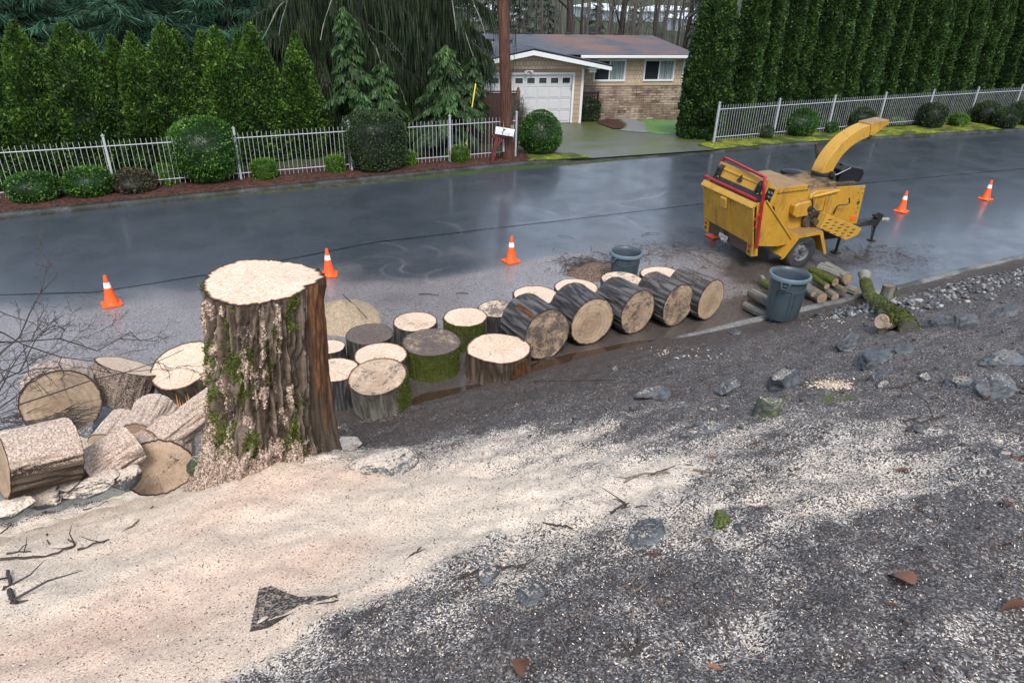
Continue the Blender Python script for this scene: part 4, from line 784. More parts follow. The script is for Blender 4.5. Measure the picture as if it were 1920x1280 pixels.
# ------------------------------------------------------------------ wood chipper (local: x forward to the tow bar, y away from the camera, z up)
def rotm(ax, a):
    return np.array(Matrix.Rotation(R(a), 3, ax))
def chipper():
    t = thing('wood_chipper', 'yellow towed wood chipper with red feed bar and curved chute parked on the wet road', 'wood chipper', (10.05, 10.45, 0), R(-6))
    # infeed hopper
    m = MB(); y0, y1 = -.86, .86
    def quad(m, a, b, c, d, th=.02):
        a, b, c, d = [np.array(q, float) for q in (a, b, c, d)]; n = np.cross(b-a, d-a); n = n/np.linalg.norm(n)*th
        m.add([a, b, c, d, a+n, b+n, c+n, d+n], [[0, 1, 2, 3], [7, 6, 5, 4], [0, 4, 5, 1], [1, 5, 6, 2], [2, 6, 7, 3], [3, 7, 4, 0]])
    quad(m, (-.14, y0, 1.36), (-.14, y1, 1.36), (.02, y1, .60), (.02, y0, .58), .03)                     # folded feed table (rear panel)
    tb = m.build('feed_table', YEL, t, bevel=.006)
    m = MB(); m.prism([(-.215, 1.34), (-.205, 1.365), (-.15, 1.44), (-.08, 1.43), (-.13, 1.36)], y0-.01, y1+.01, 'y'); m.build('table_lip', YELC, t, bevel=.005)
    for yy in (y0+.02, y1-.07): m = MB(); m.prism([(-.165, 1.33), (-.125, 1.33), (.03, .60), (-.01, .60)], yy, yy+.05, 'y'); m.build('panel_stiffener', YEL, t, bevel=.004)
    m = MB(); m.prism([(-.185, 1.30), (-.13, 1.30), (.01, .62), (-.045, .62)], -.14, .0, 'y'); m.build('panel_stiffener', YEL, t, bevel=.004)
    m = MB(); m.prism([(-.235, 1.29), (-.17, 1.33), (-.13, 1.12), (-.20, 1.10)], -.06, .12, 'y'); m.build('latch_box', YELC, t, bevel=.006)
    # hopper sides
    for yy in (-.86, .845):
        m = MB(); m.prism([(-.10, 1.44), (.10, 1.46), (.56, .98), (.98, .54), (.60, .50), (.05, .56)], yy, yy+.015, 'y')
        m.build('hopper_side', YEL, t)
        m = MB(); ys_ = yy-.012 if yy < 0 else yy+.027
        m.tube([(.10, ys_, 1.47), (.30, ys_, 1.26), (.62, ys_, .93), (.97, ys_, .56)], .018, 6); m.build('hopper_side_rim', YEL, t)
    m = MB(); quad(m, (.02, -.84, .58), (.02, .84, .58), (.95, .62, .66), (.95, -.62, .66), .02); m.build('hopper_floor', GRIME, t)
    # upper rear plate with lamps
    m = MB(); m.prism([(.035, 1.56), (.14, 1.82), (.20, 1.82), (.095, 1.56)], -.80, .80, 'y'); m.build('upper_plate', YEL, t, bevel=.006)
    m = MB(); m.prism([(-.06, 1.42), (.03, 1.57), (.06, 1.57), (.03, 1.42)], -.79, .79, 'y'); m.build('rubber_curtain', BLK, t)
    for yy in (-.74, .58):
        m = MB(); m.prism([(.02, 1.55), (.115, 1.79), (.09, 1.80), (.015, 1.74), (-.02, 1.60)], yy, yy+.13, 'y'); lb = m.build('control_panel', BLKP, t, bevel=.008)
        m = MB()
        for k in range(4): m.box((.000+.024*k, yy-.0+.035, 1.575+.055*k), (.012, .045, .025), rotm('Y', 22))
        m.build('control_button', YGUY, lb)
        m = MB(); m.tube([(.01, yy+.09, 1.61), (-.035, yy+.09, 1.63)], .025, 10); m.tube([(.04, yy+.09, 1.70), (.0, yy+.09, 1.72)], .02, 10); m.build('knob', BLK, lb)
    # dark emblem in the middle of the plate: a rounded lobed mark
    m = MB()
    an = np.linspace(0, 2*np.pi, 26, endpoint=False); rr_ = .058*(1+.28*np.cos(3*(an-np.pi/2)))
    nrm = rotm('Y', 22)
    pts = [(0, float(r*np.cos(a)), float(r*np.sin(a)*1.15)) for r, a in zip(rr_, an)]; k = len(pts); V = [np.array(nrm)@np.array(p)+np.array([.0705, -.02, 1.665]) for p in pts]; V2 = [v+nrm@np.array([-.016, 0, 0]) for v in V]
    m.add(V+V2, [list(range(k)), list(range(2*k-1, k-1, -1))]+[[i, (i+1) % k, k+(i+1) % k, k+i] for i in range(k)]); m.build('emblem', BLK, t)
    m = MB(); m.tube([(.095, -.02, 1.60), (.055, -.02, 1.585)], .02, 8); m.build('bolt', BLK, t)
    # red control bar
    m = MB()
    m.tube([(.05, -.91, .53), (.02, -.915, .9), (-.02, -.92, 1.35), (-.05, -.92, 1.70), (-.05, -.90, 1.82), (-.02, -.84, 1.875), (.06, -.76, 1.89), (.22, .72, 1.90), (.24, .80, 1.89), (.22, .86, 1.82), (.18, .88, 1.66), (.10, .88, 1.46)], .030, 12)
    rb = m.build('red_control_bar', RED, t, True)
    m = MB(); m.tube([(-.02, -.915, 1.24), (-.10, -.93, 1.18), (-.15, -.935, 1.12), (-.13, -.935, 1.0), (-.06, -.93, .96), (.02, -.915, .93)], .013, 8); m.build('hand_loop', RED, t, True)
    m = MB(); m.tube([(-.10, .86, 1.50), (-.09, -.80, 1.49)], .028, 10); m.box((-.10, .88, 1.50), (.10, .05, .05)); m.build('lower_red_bar', RED, t)
    m = MB(); m.prism([(-.02, 1.49), (.05, 1.50), (.05, 1.40), (-.06, 1.40)], -.80, .80, 'y'); m.build('hopper_top_edge', GRIME, t)
    # rear bumper
    m = MB(); m.prism([(.03, .57), (.07, .57), (.10, .33), (.05, .33)], -.80, .80, 'y'); m.build('bumper_back', GRIME, t)
    for yy in (-.84, .68):
        m = MB(); m.prism([(.0, .58), (.14, .58), (.18, .33), (.02, .33)], yy, yy+.16, 'y'); bp = m.build('bumper_end', YEL, t, bevel=.004)
        m = MB(); m.box((.0, yy+.08, .52), (.02, .07, .05)); m.build('tail_lamp', RED, bp)
        m = MB(); m.tube([(.012, yy+.08, .42), (-.006, yy+.08, .42)], .025, 10); m.build('hole', BLK, bp)
    m = MB(); m.box((.0, .10, .42), (.04, .26, .13), rotm('X', 8)); m.build('licence_plate', simple('scuffed_white_plate', (.45, .46, .47), .5, .5, 14, dirt=(.06, .05, .045), dsc=16, dth=(.45, .6)), t)
    m = MB(); m.tube([(.02, .16, .50), (.0, .10, .56), (.02, .02, .52)], .012, 6); m.box((.0, .14, .53), (.05, .1, .05)); m.build('plate_lamp', GRIME, t)
    for k in range(9):
        for a, b in ((-.145, 1.30), (.0, .66)): m = MB(); m.tube([(a, -.78+.195*k, b), (a-.021, -.78+.195*k, b)], .012, 6); m.build('bolt', GRIME, tb)
    for k in range(7): m = MB(); m.tube([(.56+.12*k, -.575, 1.53), (.56+.12*k, -.612, 1.53)], .010, 6); m.build('bolt', GRIME, t)
    m = MB(); m.box((1.18, -.595, 1.30), (.13, .008, .09)); m.build('caution_label', simple('faded_caution_label', (.42, .20, .04), .5, .3, 30), t)
    # feed housing
    m = MB(); m.prism([(.08, 1.72), (.16, 1.80), (.42, 1.66), (.54, 1.60), (.50, 1.18), (.52, .72), (.30, .66), (.18, 1.10)], -.62, .62, 'y'); m.build('throat_housing', YEL, t, bevel=.008)
    m = MB(); m.box((.33, -.632, 1.50), (.17, .03, .26), rotm('Y', 18)); cp = m.build('side_control_panel', BLKP, t, bevel=.006)
    m = MB()
    for a, b in ((.30, 1.56), (.37, 1.54), (.31, 1.47), (.38, 1.44)): m.tube([(a, -.645, b), (a, -.665, b)], .022, 8)
    m.build('dial', STEEL, cp)
    m = MB(); m.prism([(.50, 1.57), (1.24, 1.60), (1.36, 1.50), (1.38, .74), (.52, .70)], -.58, .56, 'y'); m.build('feed_box', YEL, t, bevel=.012)
    m = MB(); m.prism([(.48, 1.50), (.50, 1.605), (1.25, 1.64), (1.27, 1.53)], -.605, .58, 'y'); m.build('feed_box_lid', YEL, t, bevel=.01)
    m = MB(); m.tube([(.47, -.60, 1.28), (.53, -.62, 1.22), (.55, -.63, 1.05), (.50, -.62, .93), (.45, -.60, .92)], .018, 8); m.tube([(.42, -.60, 1.15), (.50, -.64, 1.08), (.47, -.60, .98)], .014, 6); m.build('hydraulic_hose', BLK, t, True)
    m = MB(); m.lathe([(0.001, -.02), (.13, -.02), (.15, 0), (.15, .05), (.001, .05)], 28, (.46, -.60, 1.08), 'y'); m.build('hose_port', BLK, t)
    m = MB(); m.prism([(.95, 1.26), (1.05, 1.31), (1.34, 1.34), (1.34, 1.02), (1.05, 1.0), (.95, 1.06)], -.72, -.575, 'y'); m.build('feed_motor_cover', YEL, t, bevel=.03, seg=3)
    m = MB(); m.lathe([(.001, -.09), (.05, -.09), (.06, -.06), (.06, .02), (.001, .02)], 16, (1.33, -.68, 1.17), 'y'); m.tube([(1.33, -.72, 1.15), (1.45, -.74, 1.05), (1.50, -.70, .86), (1.52, -.62, .74)], .014, 6); m.tube([(1.36, -.70, 1.40), (1.38, -.72, 1.22), (1.50, -.72, 1.10), (1.66, -.70, 1.10)], .012, 6); m.build('hydraulic_line', BLK, t, True)
    # chipping drum housing
    m = MB(); m.prism([(1.34, 1.18), (1.36, 1.42), (1.52, 1.50), (2.04, 1.50), (2.08, 1.20), (1.96, .86), (1.70, .72), (1.40, .78)], -.62, .50, 'y'); m.build('drum_housing', YEL, t, bevel=.02, seg=3)
    m = MB(); m.prism([(1.35, 1.36), (1.36, 1.45), (1.50, 1.54), (1.88, 1.60), (2.12, 1.60), (2.12, 1.36)], -.46, .46, 'y'); m.build('drum_hood', simple('sooty_yellow_paint', (.20, .12, .045), .6, .6, 6, dirt=(.035, .026, .02), dsc=4, dth=(.45, .6)), t, bevel=.03, seg=3)
    m = MB(); m.tube([(1.42, -.635, 1.385), (2.06, -.635, 1.47)], .028, 10); m.tube([(1.40, -.60, 1.36), (1.42, -.66, 1.36)], .05, 10); m.build('hinge_pipe', YELC, t, True)
    for a in (1.50, 1.78):
        m = MB(); m.box((a, -.63, 1.10), (.035, .04, .50)); m.build('housing_rib', YEL, t, bevel=.004)
    m = MB(); m.lathe([(.001, 0), (.19, 0), (.22, .03), (.22, .05), (.001, .05)], 30, (1.52, -.68, .90), 'y'); m.lathe([(.001, -.08), (.06, -.08), (.07, 0), (.001, 0)], 16, (1.52, -.70, .90), 'y'); m.build('drum_bearing', GRIME, t, True)
    # swivel ring and chute
    CX, CY = 2.10, -.02
    m = MB(); m.lathe([(.26, 1.40), (.24, 1.56), (.20, 1.66), (.001, 1.66)], 32, (CX, CY, 0)); m.build('chute_base', GRIME, t, True)
    m = MB(); m.lathe([(.001, 1.645), (.22, 1.645), (.225, 1.665), (.215, 1.672), (.215, 1.685), (.225, 1.692), (.22, 1.715), (.001, 1.715)], 36, (CX, CY, 0)); m.build('swivel_ring', BLK, t, True)
    m = MB(); m.tube([(CX+.02, CY-.26, 1.70), (CX+.14, CY-.27, 1.70), (CX+.50, CY-.22, 1.80)], .011, 6); m.build('swivel_lever', STEEL, t, True)
    m = MB(); m.box((CX+.02, CY-.255, 1.71), (.09, .07, .11)); m.box((CX+.09, CY-.25, 1.60), (.07, .06, .18)); m.build('ring_clamp', BLK, t, bevel=.006)
    hd = rotm('Z', 6); w = .145
    outer = np.array([(-.17, 1.70), (-.13, 1.86), (-.04, 2.04), (.08, 2.19), (.22, 2.32), (.38, 2.43), (.56, 2.52), (.76, 2.585), (.95, 2.62)])
    inner = np.array([(.14, 1.70), (.17, 1.83), (.24, 1.96), (.34, 2.08), (.46, 2.18), (.60, 2.26), (.74, 2.32), (.90, 2.365), (1.02, 2.39)])
    def chutegeo(o_, i_, w, m):
        V = []; k = len(o_)
        for a, b in zip(o_, i_):
            for x, z, y in ((a[0], a[1], -w), (a[0], a[1], w), (b[0], b[1], w), (b[0], b[1], -w)): V.append(hd@np.array([x, y, 0])+np.array([CX, CY, z]))
        fs = []
        for i in range(k-1):
            for j in range(4): q = (j+1) % 4; fs.append([i*4+j, i*4+q, (i+1)*4+q, (i+1)*4+j])
        m.add(V, fs+[[0, 1, 2, 3], [(k-1)*4+3, (k-1)*4+2, (k-1)*4+1, (k-1)*4]])
    def smooth(a, n=34):
        s = np.linspace(0, 1, len(a)); u = np.linspace(0, 1, n); from_ = np.stack([np.polyval(np.polyfit(s, a[:, i], 5), u) for i in range(2)], 1); return from_
    m = MB(); chutegeo(smooth(outer), smooth(inner), w, m); ch = m.build('chute', YELC, t, True, bevel=.006)
    m = MB()
    a, b = np.array([(.90, 2.645), (1.40, 2.70)]), np.array([(.96, 2.37), (1.42, 2.60)]); chutegeo(a, b, w+.02, m); df = m.build('chute_deflector', YEL, t, bevel=.004)
    m = MB(); p = hd@np.array([.97, -w-.03, 0])+np.array([CX, CY, 2.40]); m.tube([p, p+np.array([0, .05, 0])], .022, 8); m.box(p+np.array([-.02, .02, -.05]), (.05, .04, .05)); m.build('deflector_bolt', BLK, df)
    # engine
    m = MB(); m.prism([(2.10, 1.50), (2.86, 1.49), (2.90, .66), (2.02, .66), (2.04, 1.2)], -.50, -.46, 'y'); m.build('engine_side_panel', YEL, t, bevel=.006)
    m = MB()
    for a, b in ((2.78, 1.43), (2.84, 1.42), (2.72, 1.34), (2.76, 1.20), (2.80, 1.02), (2.79, .92), (2.83, 1.33)): m.tube([(a, -.515, b), (a, -.50, b)], .009, 8)
    m.build('rivets', GRIME, t)
    m = MB(); m.lathe([(.001, -.015), (.035, -.015), (.035, 0), (.001, 0)], 16, (2.78, -.50, 1.13), 'y'); m.build('fuel_cap_plug', GRIME, t)
    m = MB(); m.box((2.74, -.505, .80), (.12, .012, .08)); m.build('amber_reflector', CONE, t)
    m = MB(); m.bx(2.04, 2.86, -.455, .50, .60, 1.42); m.bx(2.12, 2.80, -.3, .40, 1.42, 1.52); m.build('engine_block', GRIME, t, bevel=.02)
    m = MB(); m.prism([(2.40, 1.50), (2.40, 1.76), (2.56, 1.84), (2.98, 1.76), (3.04, 1.66), (2.98, 1.48)], -.22, .34, 'y'); ah = m.build('engine_shroud', BLKP, t, bevel=.02, seg=2)
    m = MB()
    for k in range(2): m.box((2.56+.16*k, -.02, 1.84-.035*k), (.09, .10, .012), rotm('Y', 11))
    m.build('shroud_vent', GRIME, ah)
    m = MB(); m.tube([(2.30, .36, 1.45), (2.27, .36, 1.85), (2.18, .36, 2.06), (2.12, .36, 2.20)], [.045, .045, .04, .035], 12); m.build('exhaust_stack', GRIME, t, True)
    m = MB(); m.lathe([(.001, 0), (.20, 0), (.20, .36), (.225, .37), (.225, .42), (.18, .45), (.001, .46)], 32, (1.80, .55, 1.18)); m.build('hydraulic_tank', BLKP, t, True)
    m = MB(); m.bx(1.72, 2.5, .30, .78, .72, 1.50); m.build('tank_box', YEL, t, bevel=.02)
    m = MB(); m.prism([(1.55, 1.50), (2.45, 1.49), (2.45, 1.53), (2.0, 1.56), (1.6, 1.55)], -.1, .68, 'y'); m.build('chip_litter', CHIPD, t, bevel=.03)
    m = MB(); m.tube([(2.16, -.54, .94), (2.17, -.56, 1.10), (2.22, -.58, 1.14), (2.36, -.62, 1.15), (2.40, -.64, 1.19), (2.34, -.66, 1.30)], .014, 8); m.build('crank_handle', BLK, t, True)
    # belt guard
    rt = rotm('Y', 0); m = MB()
    face = [(1.67, 1.08), (2.66, .70), (2.60, .56), (2.32, .47), (1.56, .79)]
    m.prism(face, -.88, -.62, 'y'); gd = m.build('belt_guard', YELC, t, bevel=.008)
    d = np.array([.99, -.38]); d /= np.linalg.norm(d); nn = np.array([d[1], -d[0]]); nn = -nn if nn[1] > 0 else nn
    m = MB()
    for i in range(5):
        for j in range(4):
            if i == 4 and j > 2: continue
            c = np.array([1.70, 1.015])+d*(.07+.185*i+.0*j)+nn*(.03+.075*j)+d*(-.02*j)
            m.box((c[0], -.882, c[1]), (.085, .008, .013), rotm('Y', 6))
    m.build('vent_slots', BLK, gd)
    m = MB(); m.bx(1.45, 2.6, -.60, -.50, .42, .60); m.lathe([(.001, -.06), (.13, -.06), (.13, .03), (.001, .03)], 24, (1.62, -.62, .92), 'y'); m.build('belt_drive', BLK, t)
    # frame, axle, tongue
    m = MB()
    for yy in (-.50, .42): m.bx(.08, 2.75, yy, yy+.08, .44, .56)
    for a in (.15, .8, 1.6, 2.65): m.bx(a, a+.08, -.42, .42, .45, .55)
    m.build('frame', BLK, t, bevel=.004)
    m = MB(); m.add([(2.6, -.50, .55), (2.6, -.42, .55), (3.6, -.04, .55), (3.6, -.10, .55), (2.6, -.50, .45), (2.6, -.42, .45), (3.6, -.04, .45), (3.6, -.10, .45)], [[0, 1, 2, 3], [7, 6, 5, 4], [0, 4, 5, 1], [1, 5, 6, 2], [2, 6, 7, 3], [3, 7, 4, 0]])
    m.bx(2.6, 4.0, -.065, .065, .40, .53); m.build('tongue', BLK, t, bevel=.004)
    m = MB(); m.box((4.0, 0, .50), (.10, .12, .30), rotm('Y', 24)); m.box((3.98, 0, .56), (.20, .13, .06), rotm('Y', 24)); m.tube([(3.86, 0, .52), (3.88, 0, .62), (3.98, 0, .66)], .01, 6); m.build('coupler_mount', BLK, t, bevel=.006)
    m = MB(); m.tube([(4.05, 0, .50), (4.20, 0, .48), (4.28, 0, .48)], [.05, .045, .03], 12); m.lathe([(.001, -.04), (.05, -.03), (.06, 0), (.05, .03), (.001, .04)], 16, (4.29, 0, .48)); m.build('hitch_ring', simple('brass_coupler', (.42, .38, .28), .4, .3, 12, .6), t, True)
    for k, (a, b) in enumerate(((3.84, -.06), (3.97, .04))):
        m = MB()
        for q in range(7):
            z = .44-.052*q; c = np.array([a+.02*q*(1 if k == 0 else 1.2)*.5, b, z]); an = np.linspace(0, 2*np.pi, 9)[:-1]
            dx, dy = (1, 0) if q % 2 == 0 else (0, 1)
            pts = [c+np.array([dx*.018*math.cos(s_), dy*.018*math.cos(s_), .032*math.sin(s_)]) for s_ in an]; m.tube(pts+[pts[0]], .007, 5, False)
        m.build('safety_chain', BLK, t)
    m = MB(); m.tube([(4.0, 0, .46), (4.0, 0, .02)], .026, 10); m.box((4.0, 0, .018), (.14, .14, .016)); m.build('front_jack', BLK, t)
    m = MB(); m.tube([(2.62, -.42, .46), (2.60, -.42, .02)], .032, 10); m.box((2.60, -.42, .018), (.16, .16, .016)); m.build('rear_jack', BLK, t)
    m = MB(); m.tube([(1.18, -.86, .34), (1.18, .86, .34)], .04, 10); m.build('axle', BLK, t)
    for s_ in (-1, 1):
        m = MB(); y_out = -.97 if s_ < 0 else .97; y_in = -.56 if s_ < 0 else .56; a, b = min(y_out, y_in), max(y_out, y_in)
        pl = [(.68, .30), (.98, .73), (1.55, .77), (1.76, .28)]; pi_ = [(.70, .30), (.99, .712), (1.54, .75), (1.74, .28)]
        m.prism(pl+pi_[::-1], a, b, 'y')
        yo = y_out if s_ < 0 else y_out-.012; m.prism([(.66, .25), (.97, .735), (1.56, .775), (1.80, .27), (1.74, .25), (1.51, .70), (1.01, .665), (.74, .27)], yo-.004*s_, yo+.012, 'y')
        m.build('fender', YEL, t)
        wy = s_*.84
        m = MB(); m.lathe([(.19, -.09), (.28, -.105), (.325, -.10), (.345, -.075), (.35, -.03), (.35, .03), (.345, .075), (.325, .10), (.28, .105), (.19, .09)], 48, (1.18, wy, .345), 'y', cap=False); wt = m.build('wheel', RUB, t, True)
        m = MB()
        for q in range(40):
            an = q*2*math.pi/40; m.box((1.18+.349*math.cos(an), wy, .345+.349*math.sin(an)), (.012, .15, .012), rotm('Y', -math.degrees(an)))
        m.build('tread', RUB, wt)
        f_ = -1 if s_ < 0 else 1
        m = MB(); m.lathe([(.205, .10*f_), (.212, .085*f_), (.195, .075*f_), (.185, .03*f_), (.15, .035*f_), (.12, .055*f_), (.07, .06*f_), (.05, .05*f_), (.001, .05*f_)], 40, (1.18, wy, .345), 'y', cap=False); rm_ = m.build('rim', RIM, wt, True)
        m = MB()
        for q in range(8): an = q*math.pi/4; m.tube([(1.18+.135*math.cos(an), wy+.045*f_, .345+.135*math.sin(an)), (1.18+.135*math.cos(an), wy+.052*f_, .345+.135*math.sin(an))], .018, 10)
        m.build('vent_hole', BLK, rm_)
        m = MB(); m.lathe([(.04, .05*f_), (.038, .10*f_), (.001, .105*f_)], 16, (1.18, wy, .345), 'y', cap=False)
        for q in range(5): an = q*2*math.pi/5; m.tube([(1.18+.075*math.cos(an), wy+.055*f_, .345+.075*math.sin(an)), (1.18+.075*math.cos(an), wy+.075*f_, .345+.075*math.sin(an))], .011, 6)
        m.build('hub', GRIME, rm_)
    return t
chipper()
# ------------------------------------------------------------------ grey bins
def bin_(u, v, label, full=True, rz=0.):
    g = G(u, v) ; z = g[2]; t = thing('grey_bin', label, 'bin', (g[0], g[1]+.24, z), rz, 'round grey bins')
    m = MB(); o_ = [(.245, 0), (.25, .015), (.262, .2), (.285, .60), (.290, .66), (.290, .70)]; i_ = [(.275, .70), (.27, .60), (.245, .05), (.001, .04)]
    m.lathe([(.001, 0)]+o_+[(.312, .705), (.325, .715), (.328, .745), (.318, .765), (.300, .768), (.285, .755)]+i_, 56, cap=False)
    body = m.build('bin_body', BINM, t, True)
    m = MB(); m.lathe([(.322, .70), (.335, .71), (.338, .75), (.325, .772), (.305, .775)], 56, cap=False); m.build('rim', simple('bin_rim_grey', (.10, .14, .165), .38, .15, 6), t, True)
    for s in (-1, 1):
        m = MB(); m.tube([(s*.31, -.07, .70), (s*.36, -.06, .69), (s*.375, -.05, .62), (s*.375, .05, .62), (s*.36, .06, .69), (s*.31, .07, .70)], .016, 8); m.box((s*.325, 0, .66), (.05, .10, .025)); m.build('handle', BINM, t, True)
    # moulded panels: raised frames on the outside
    for a0 in (R(-58), R(-118), R(60), R(180)):
        m = MB(); aa = np.linspace(a0-R(24), a0+R(24), 10)
        top = [((.283+.006)*math.cos(a), (.283+.006)*math.sin(a), .545+.012*math.sin(6*(a-a0))) for a in aa]
        m.tube([((.252+.006)*math.cos(aa[0]), (.252+.006)*math.sin(aa[0]), .06)]+top+[((.252+.006)*math.cos(aa[-1]), (.252+.006)*math.sin(aa[-1]), .06)], .008, 6)
        m.build('moulded_rib', BINM, t, True)
    return t
b1 = bin_(1484, 603, 'grey round bin standing at the kerb in front of the split-log pile', rz=R(35))
b2 = bin_(1181, 543, 'grey round bin standing behind the upright rounds, only its upper half in view', rz=R(10)); b2.scale = (.92, .92, .88)
# ------------------------------------------------------------------ traffic cones
def cone(u, v, label, rz):
    g = P(u, v); t = thing('traffic_cone', label, 'traffic cone', (g[0], g[1]+.12, 0), rz, 'orange traffic cones along the road')
    m = MB(); c = .155; k = .03
    m.prism([(-c+k, -c), (c-k, -c), (c, -c+k), (c, c-k), (c-k, c), (-c+k, c), (-c, c-k), (-c, -c+k)], .003, .032, 'z'); m.build('base', CONE, t, bevel=.008)
    m = MB(); rr = lambda z: .105-(z-.03)*(.105-.024)/.50
    m.lathe([(.118, .032), (.110, .045), (rr(.06), .06), (rr(.32), .32)], 36, cap=False); m.lathe([(rr(.415), .415), (rr(.52), .52), (.020, .535), (.014, .53), (.012, .50)], 36, cap=False); m.build('cone_body', CONE, t, True)
    m = MB(); m.lathe([(rr(.32)+.0015, .32), (rr(.415)+.0015, .415)], 36, cap=False); m.build('reflective_band', CONEW, t, True)
    return t
for (u, v, rz), lb in zip([(210, 576, 10), (620, 520, -12), (963, 494, 8), (1697, 399, 20), (1855, 376, 5), (1345, 447, 0)],
    ['orange cone with a white band, farthest left on the road, left of the stump', 'orange cone just right of the stump top, on the sawdust edge of the road', 'orange cone in the middle of the road, above the lying logs', 'orange cone right beyond the tow bar of the yellow chipper', 'orange cone farthest right on the road', 'orange cone almost hidden behind the chipper, only its base showing']): cone(u, v, lb, R(rz))
# ------------------------------------------------------------------ pile of small logs by the near bin
def smalllog(u, v, r, L, ang, label, seed, z=None, roll=0, **kw):
    """u,v = centre of the sawn end that shows; ang = heading it faces"""
    zz = r if z is None else z; c = P(u, v, zz); ax = np.array([math.cos(R(ang)), math.sin(R(ang)), math.sin(R(roll))]); b = c-ax*L
    return log_thing('small_log', label, 'log', b, ax, r, L, seed, 'small logs in the pile by the near bin', mat=BARKG, nseg=48, nh=16, furrow=.010, freq=30, lump=.06, **kw)
smalllog(1541, 559, .11, .62, -100, 'mossy-barked small log at the bottom front of the pile, ringed end facing the bin', 201, moss=.4, mossdir=(0, 0, 1))
smalllog(1566, 557, .085, .55, -98, 'small log end low in the pile, right of the bottom front one', 202, moss=.3)
smalllog(1525, 551, .06, .5, -98, 'thin log whose dark end peeps out beside the bin', 203, z=.17)
smalllog(1566, 529, .08, .62, -95, 'log thick with bright moss lying near the top of the pile', 204, z=.30, moss=.75, dirt=.4)
smalllog(1588, 522, .105, .6, -100, 'topmost log at the left of the pile, bare grey bark', 205, z=.36)
smalllog(1590, 523, .115, .62, -85, 'grey-barked log on top at the right of the pile, tan split end', 206, z=.34)
smalllog(1606, 548, .085, .6, -80, 'small grey log low at the right of the pile with a round tan end', 207, z=.12, dustup=.1)
smalllog(1583, 546, .07, .5, -98, 'dark-ended small log in the middle of the pile', 208, z=.17, dirt=.5)
smalllog(1550, 537, .06, .5, -104, 'thin mossy log under the bright moss one', 209, z=.24, moss=.7)
def leftlog(px0, px1, z0, z1, r, label, seed, **kw):
    a, b = P(*px0, z0), P(*px1, z1); L = float(np.linalg.norm(b-a))
    return log_thing('small_log', label, 'log', a, b-a, r, L, seed, 'small logs lying left of the near bin', mat=BARKG, nseg=48, nh=16, furrow=.010, freq=28, **kw)
leftlog((1452, 602), (1396, 572), .08, .08, .075, 'brown-ended log lying flattest, lowest left of the near bin', 211, dirt=.5, wood=.1)
leftlog((1470, 582), (1408, 548), .10, .12, .095, 'whitish mottled log above the brown-ended one, left of the near bin', 212, dirt=.5, pale=.3)
leftlog((1478, 560), (1432, 530), .20, .26, .08, 'log with a mossy upper end highest left of the near bin', 213, moss=.8, dirt=.4)
leftlog((1462, 566), (1428, 520), .12, .14, .05, 'thin dark stick-like log behind the ones left of the near bin', 214, moss=.2)
log_thing('log_offcut', 'squarish grey offcut standing on end behind the mossy branch', 'log', G(1660, 560), (.05, .02, 1), .115, .24, 215, mat=BARKG, moss=.8, mossdir=(1, 0, 0), nseg=48, nh=16, furrow=.012, dirt=.6, dirt2=.5)
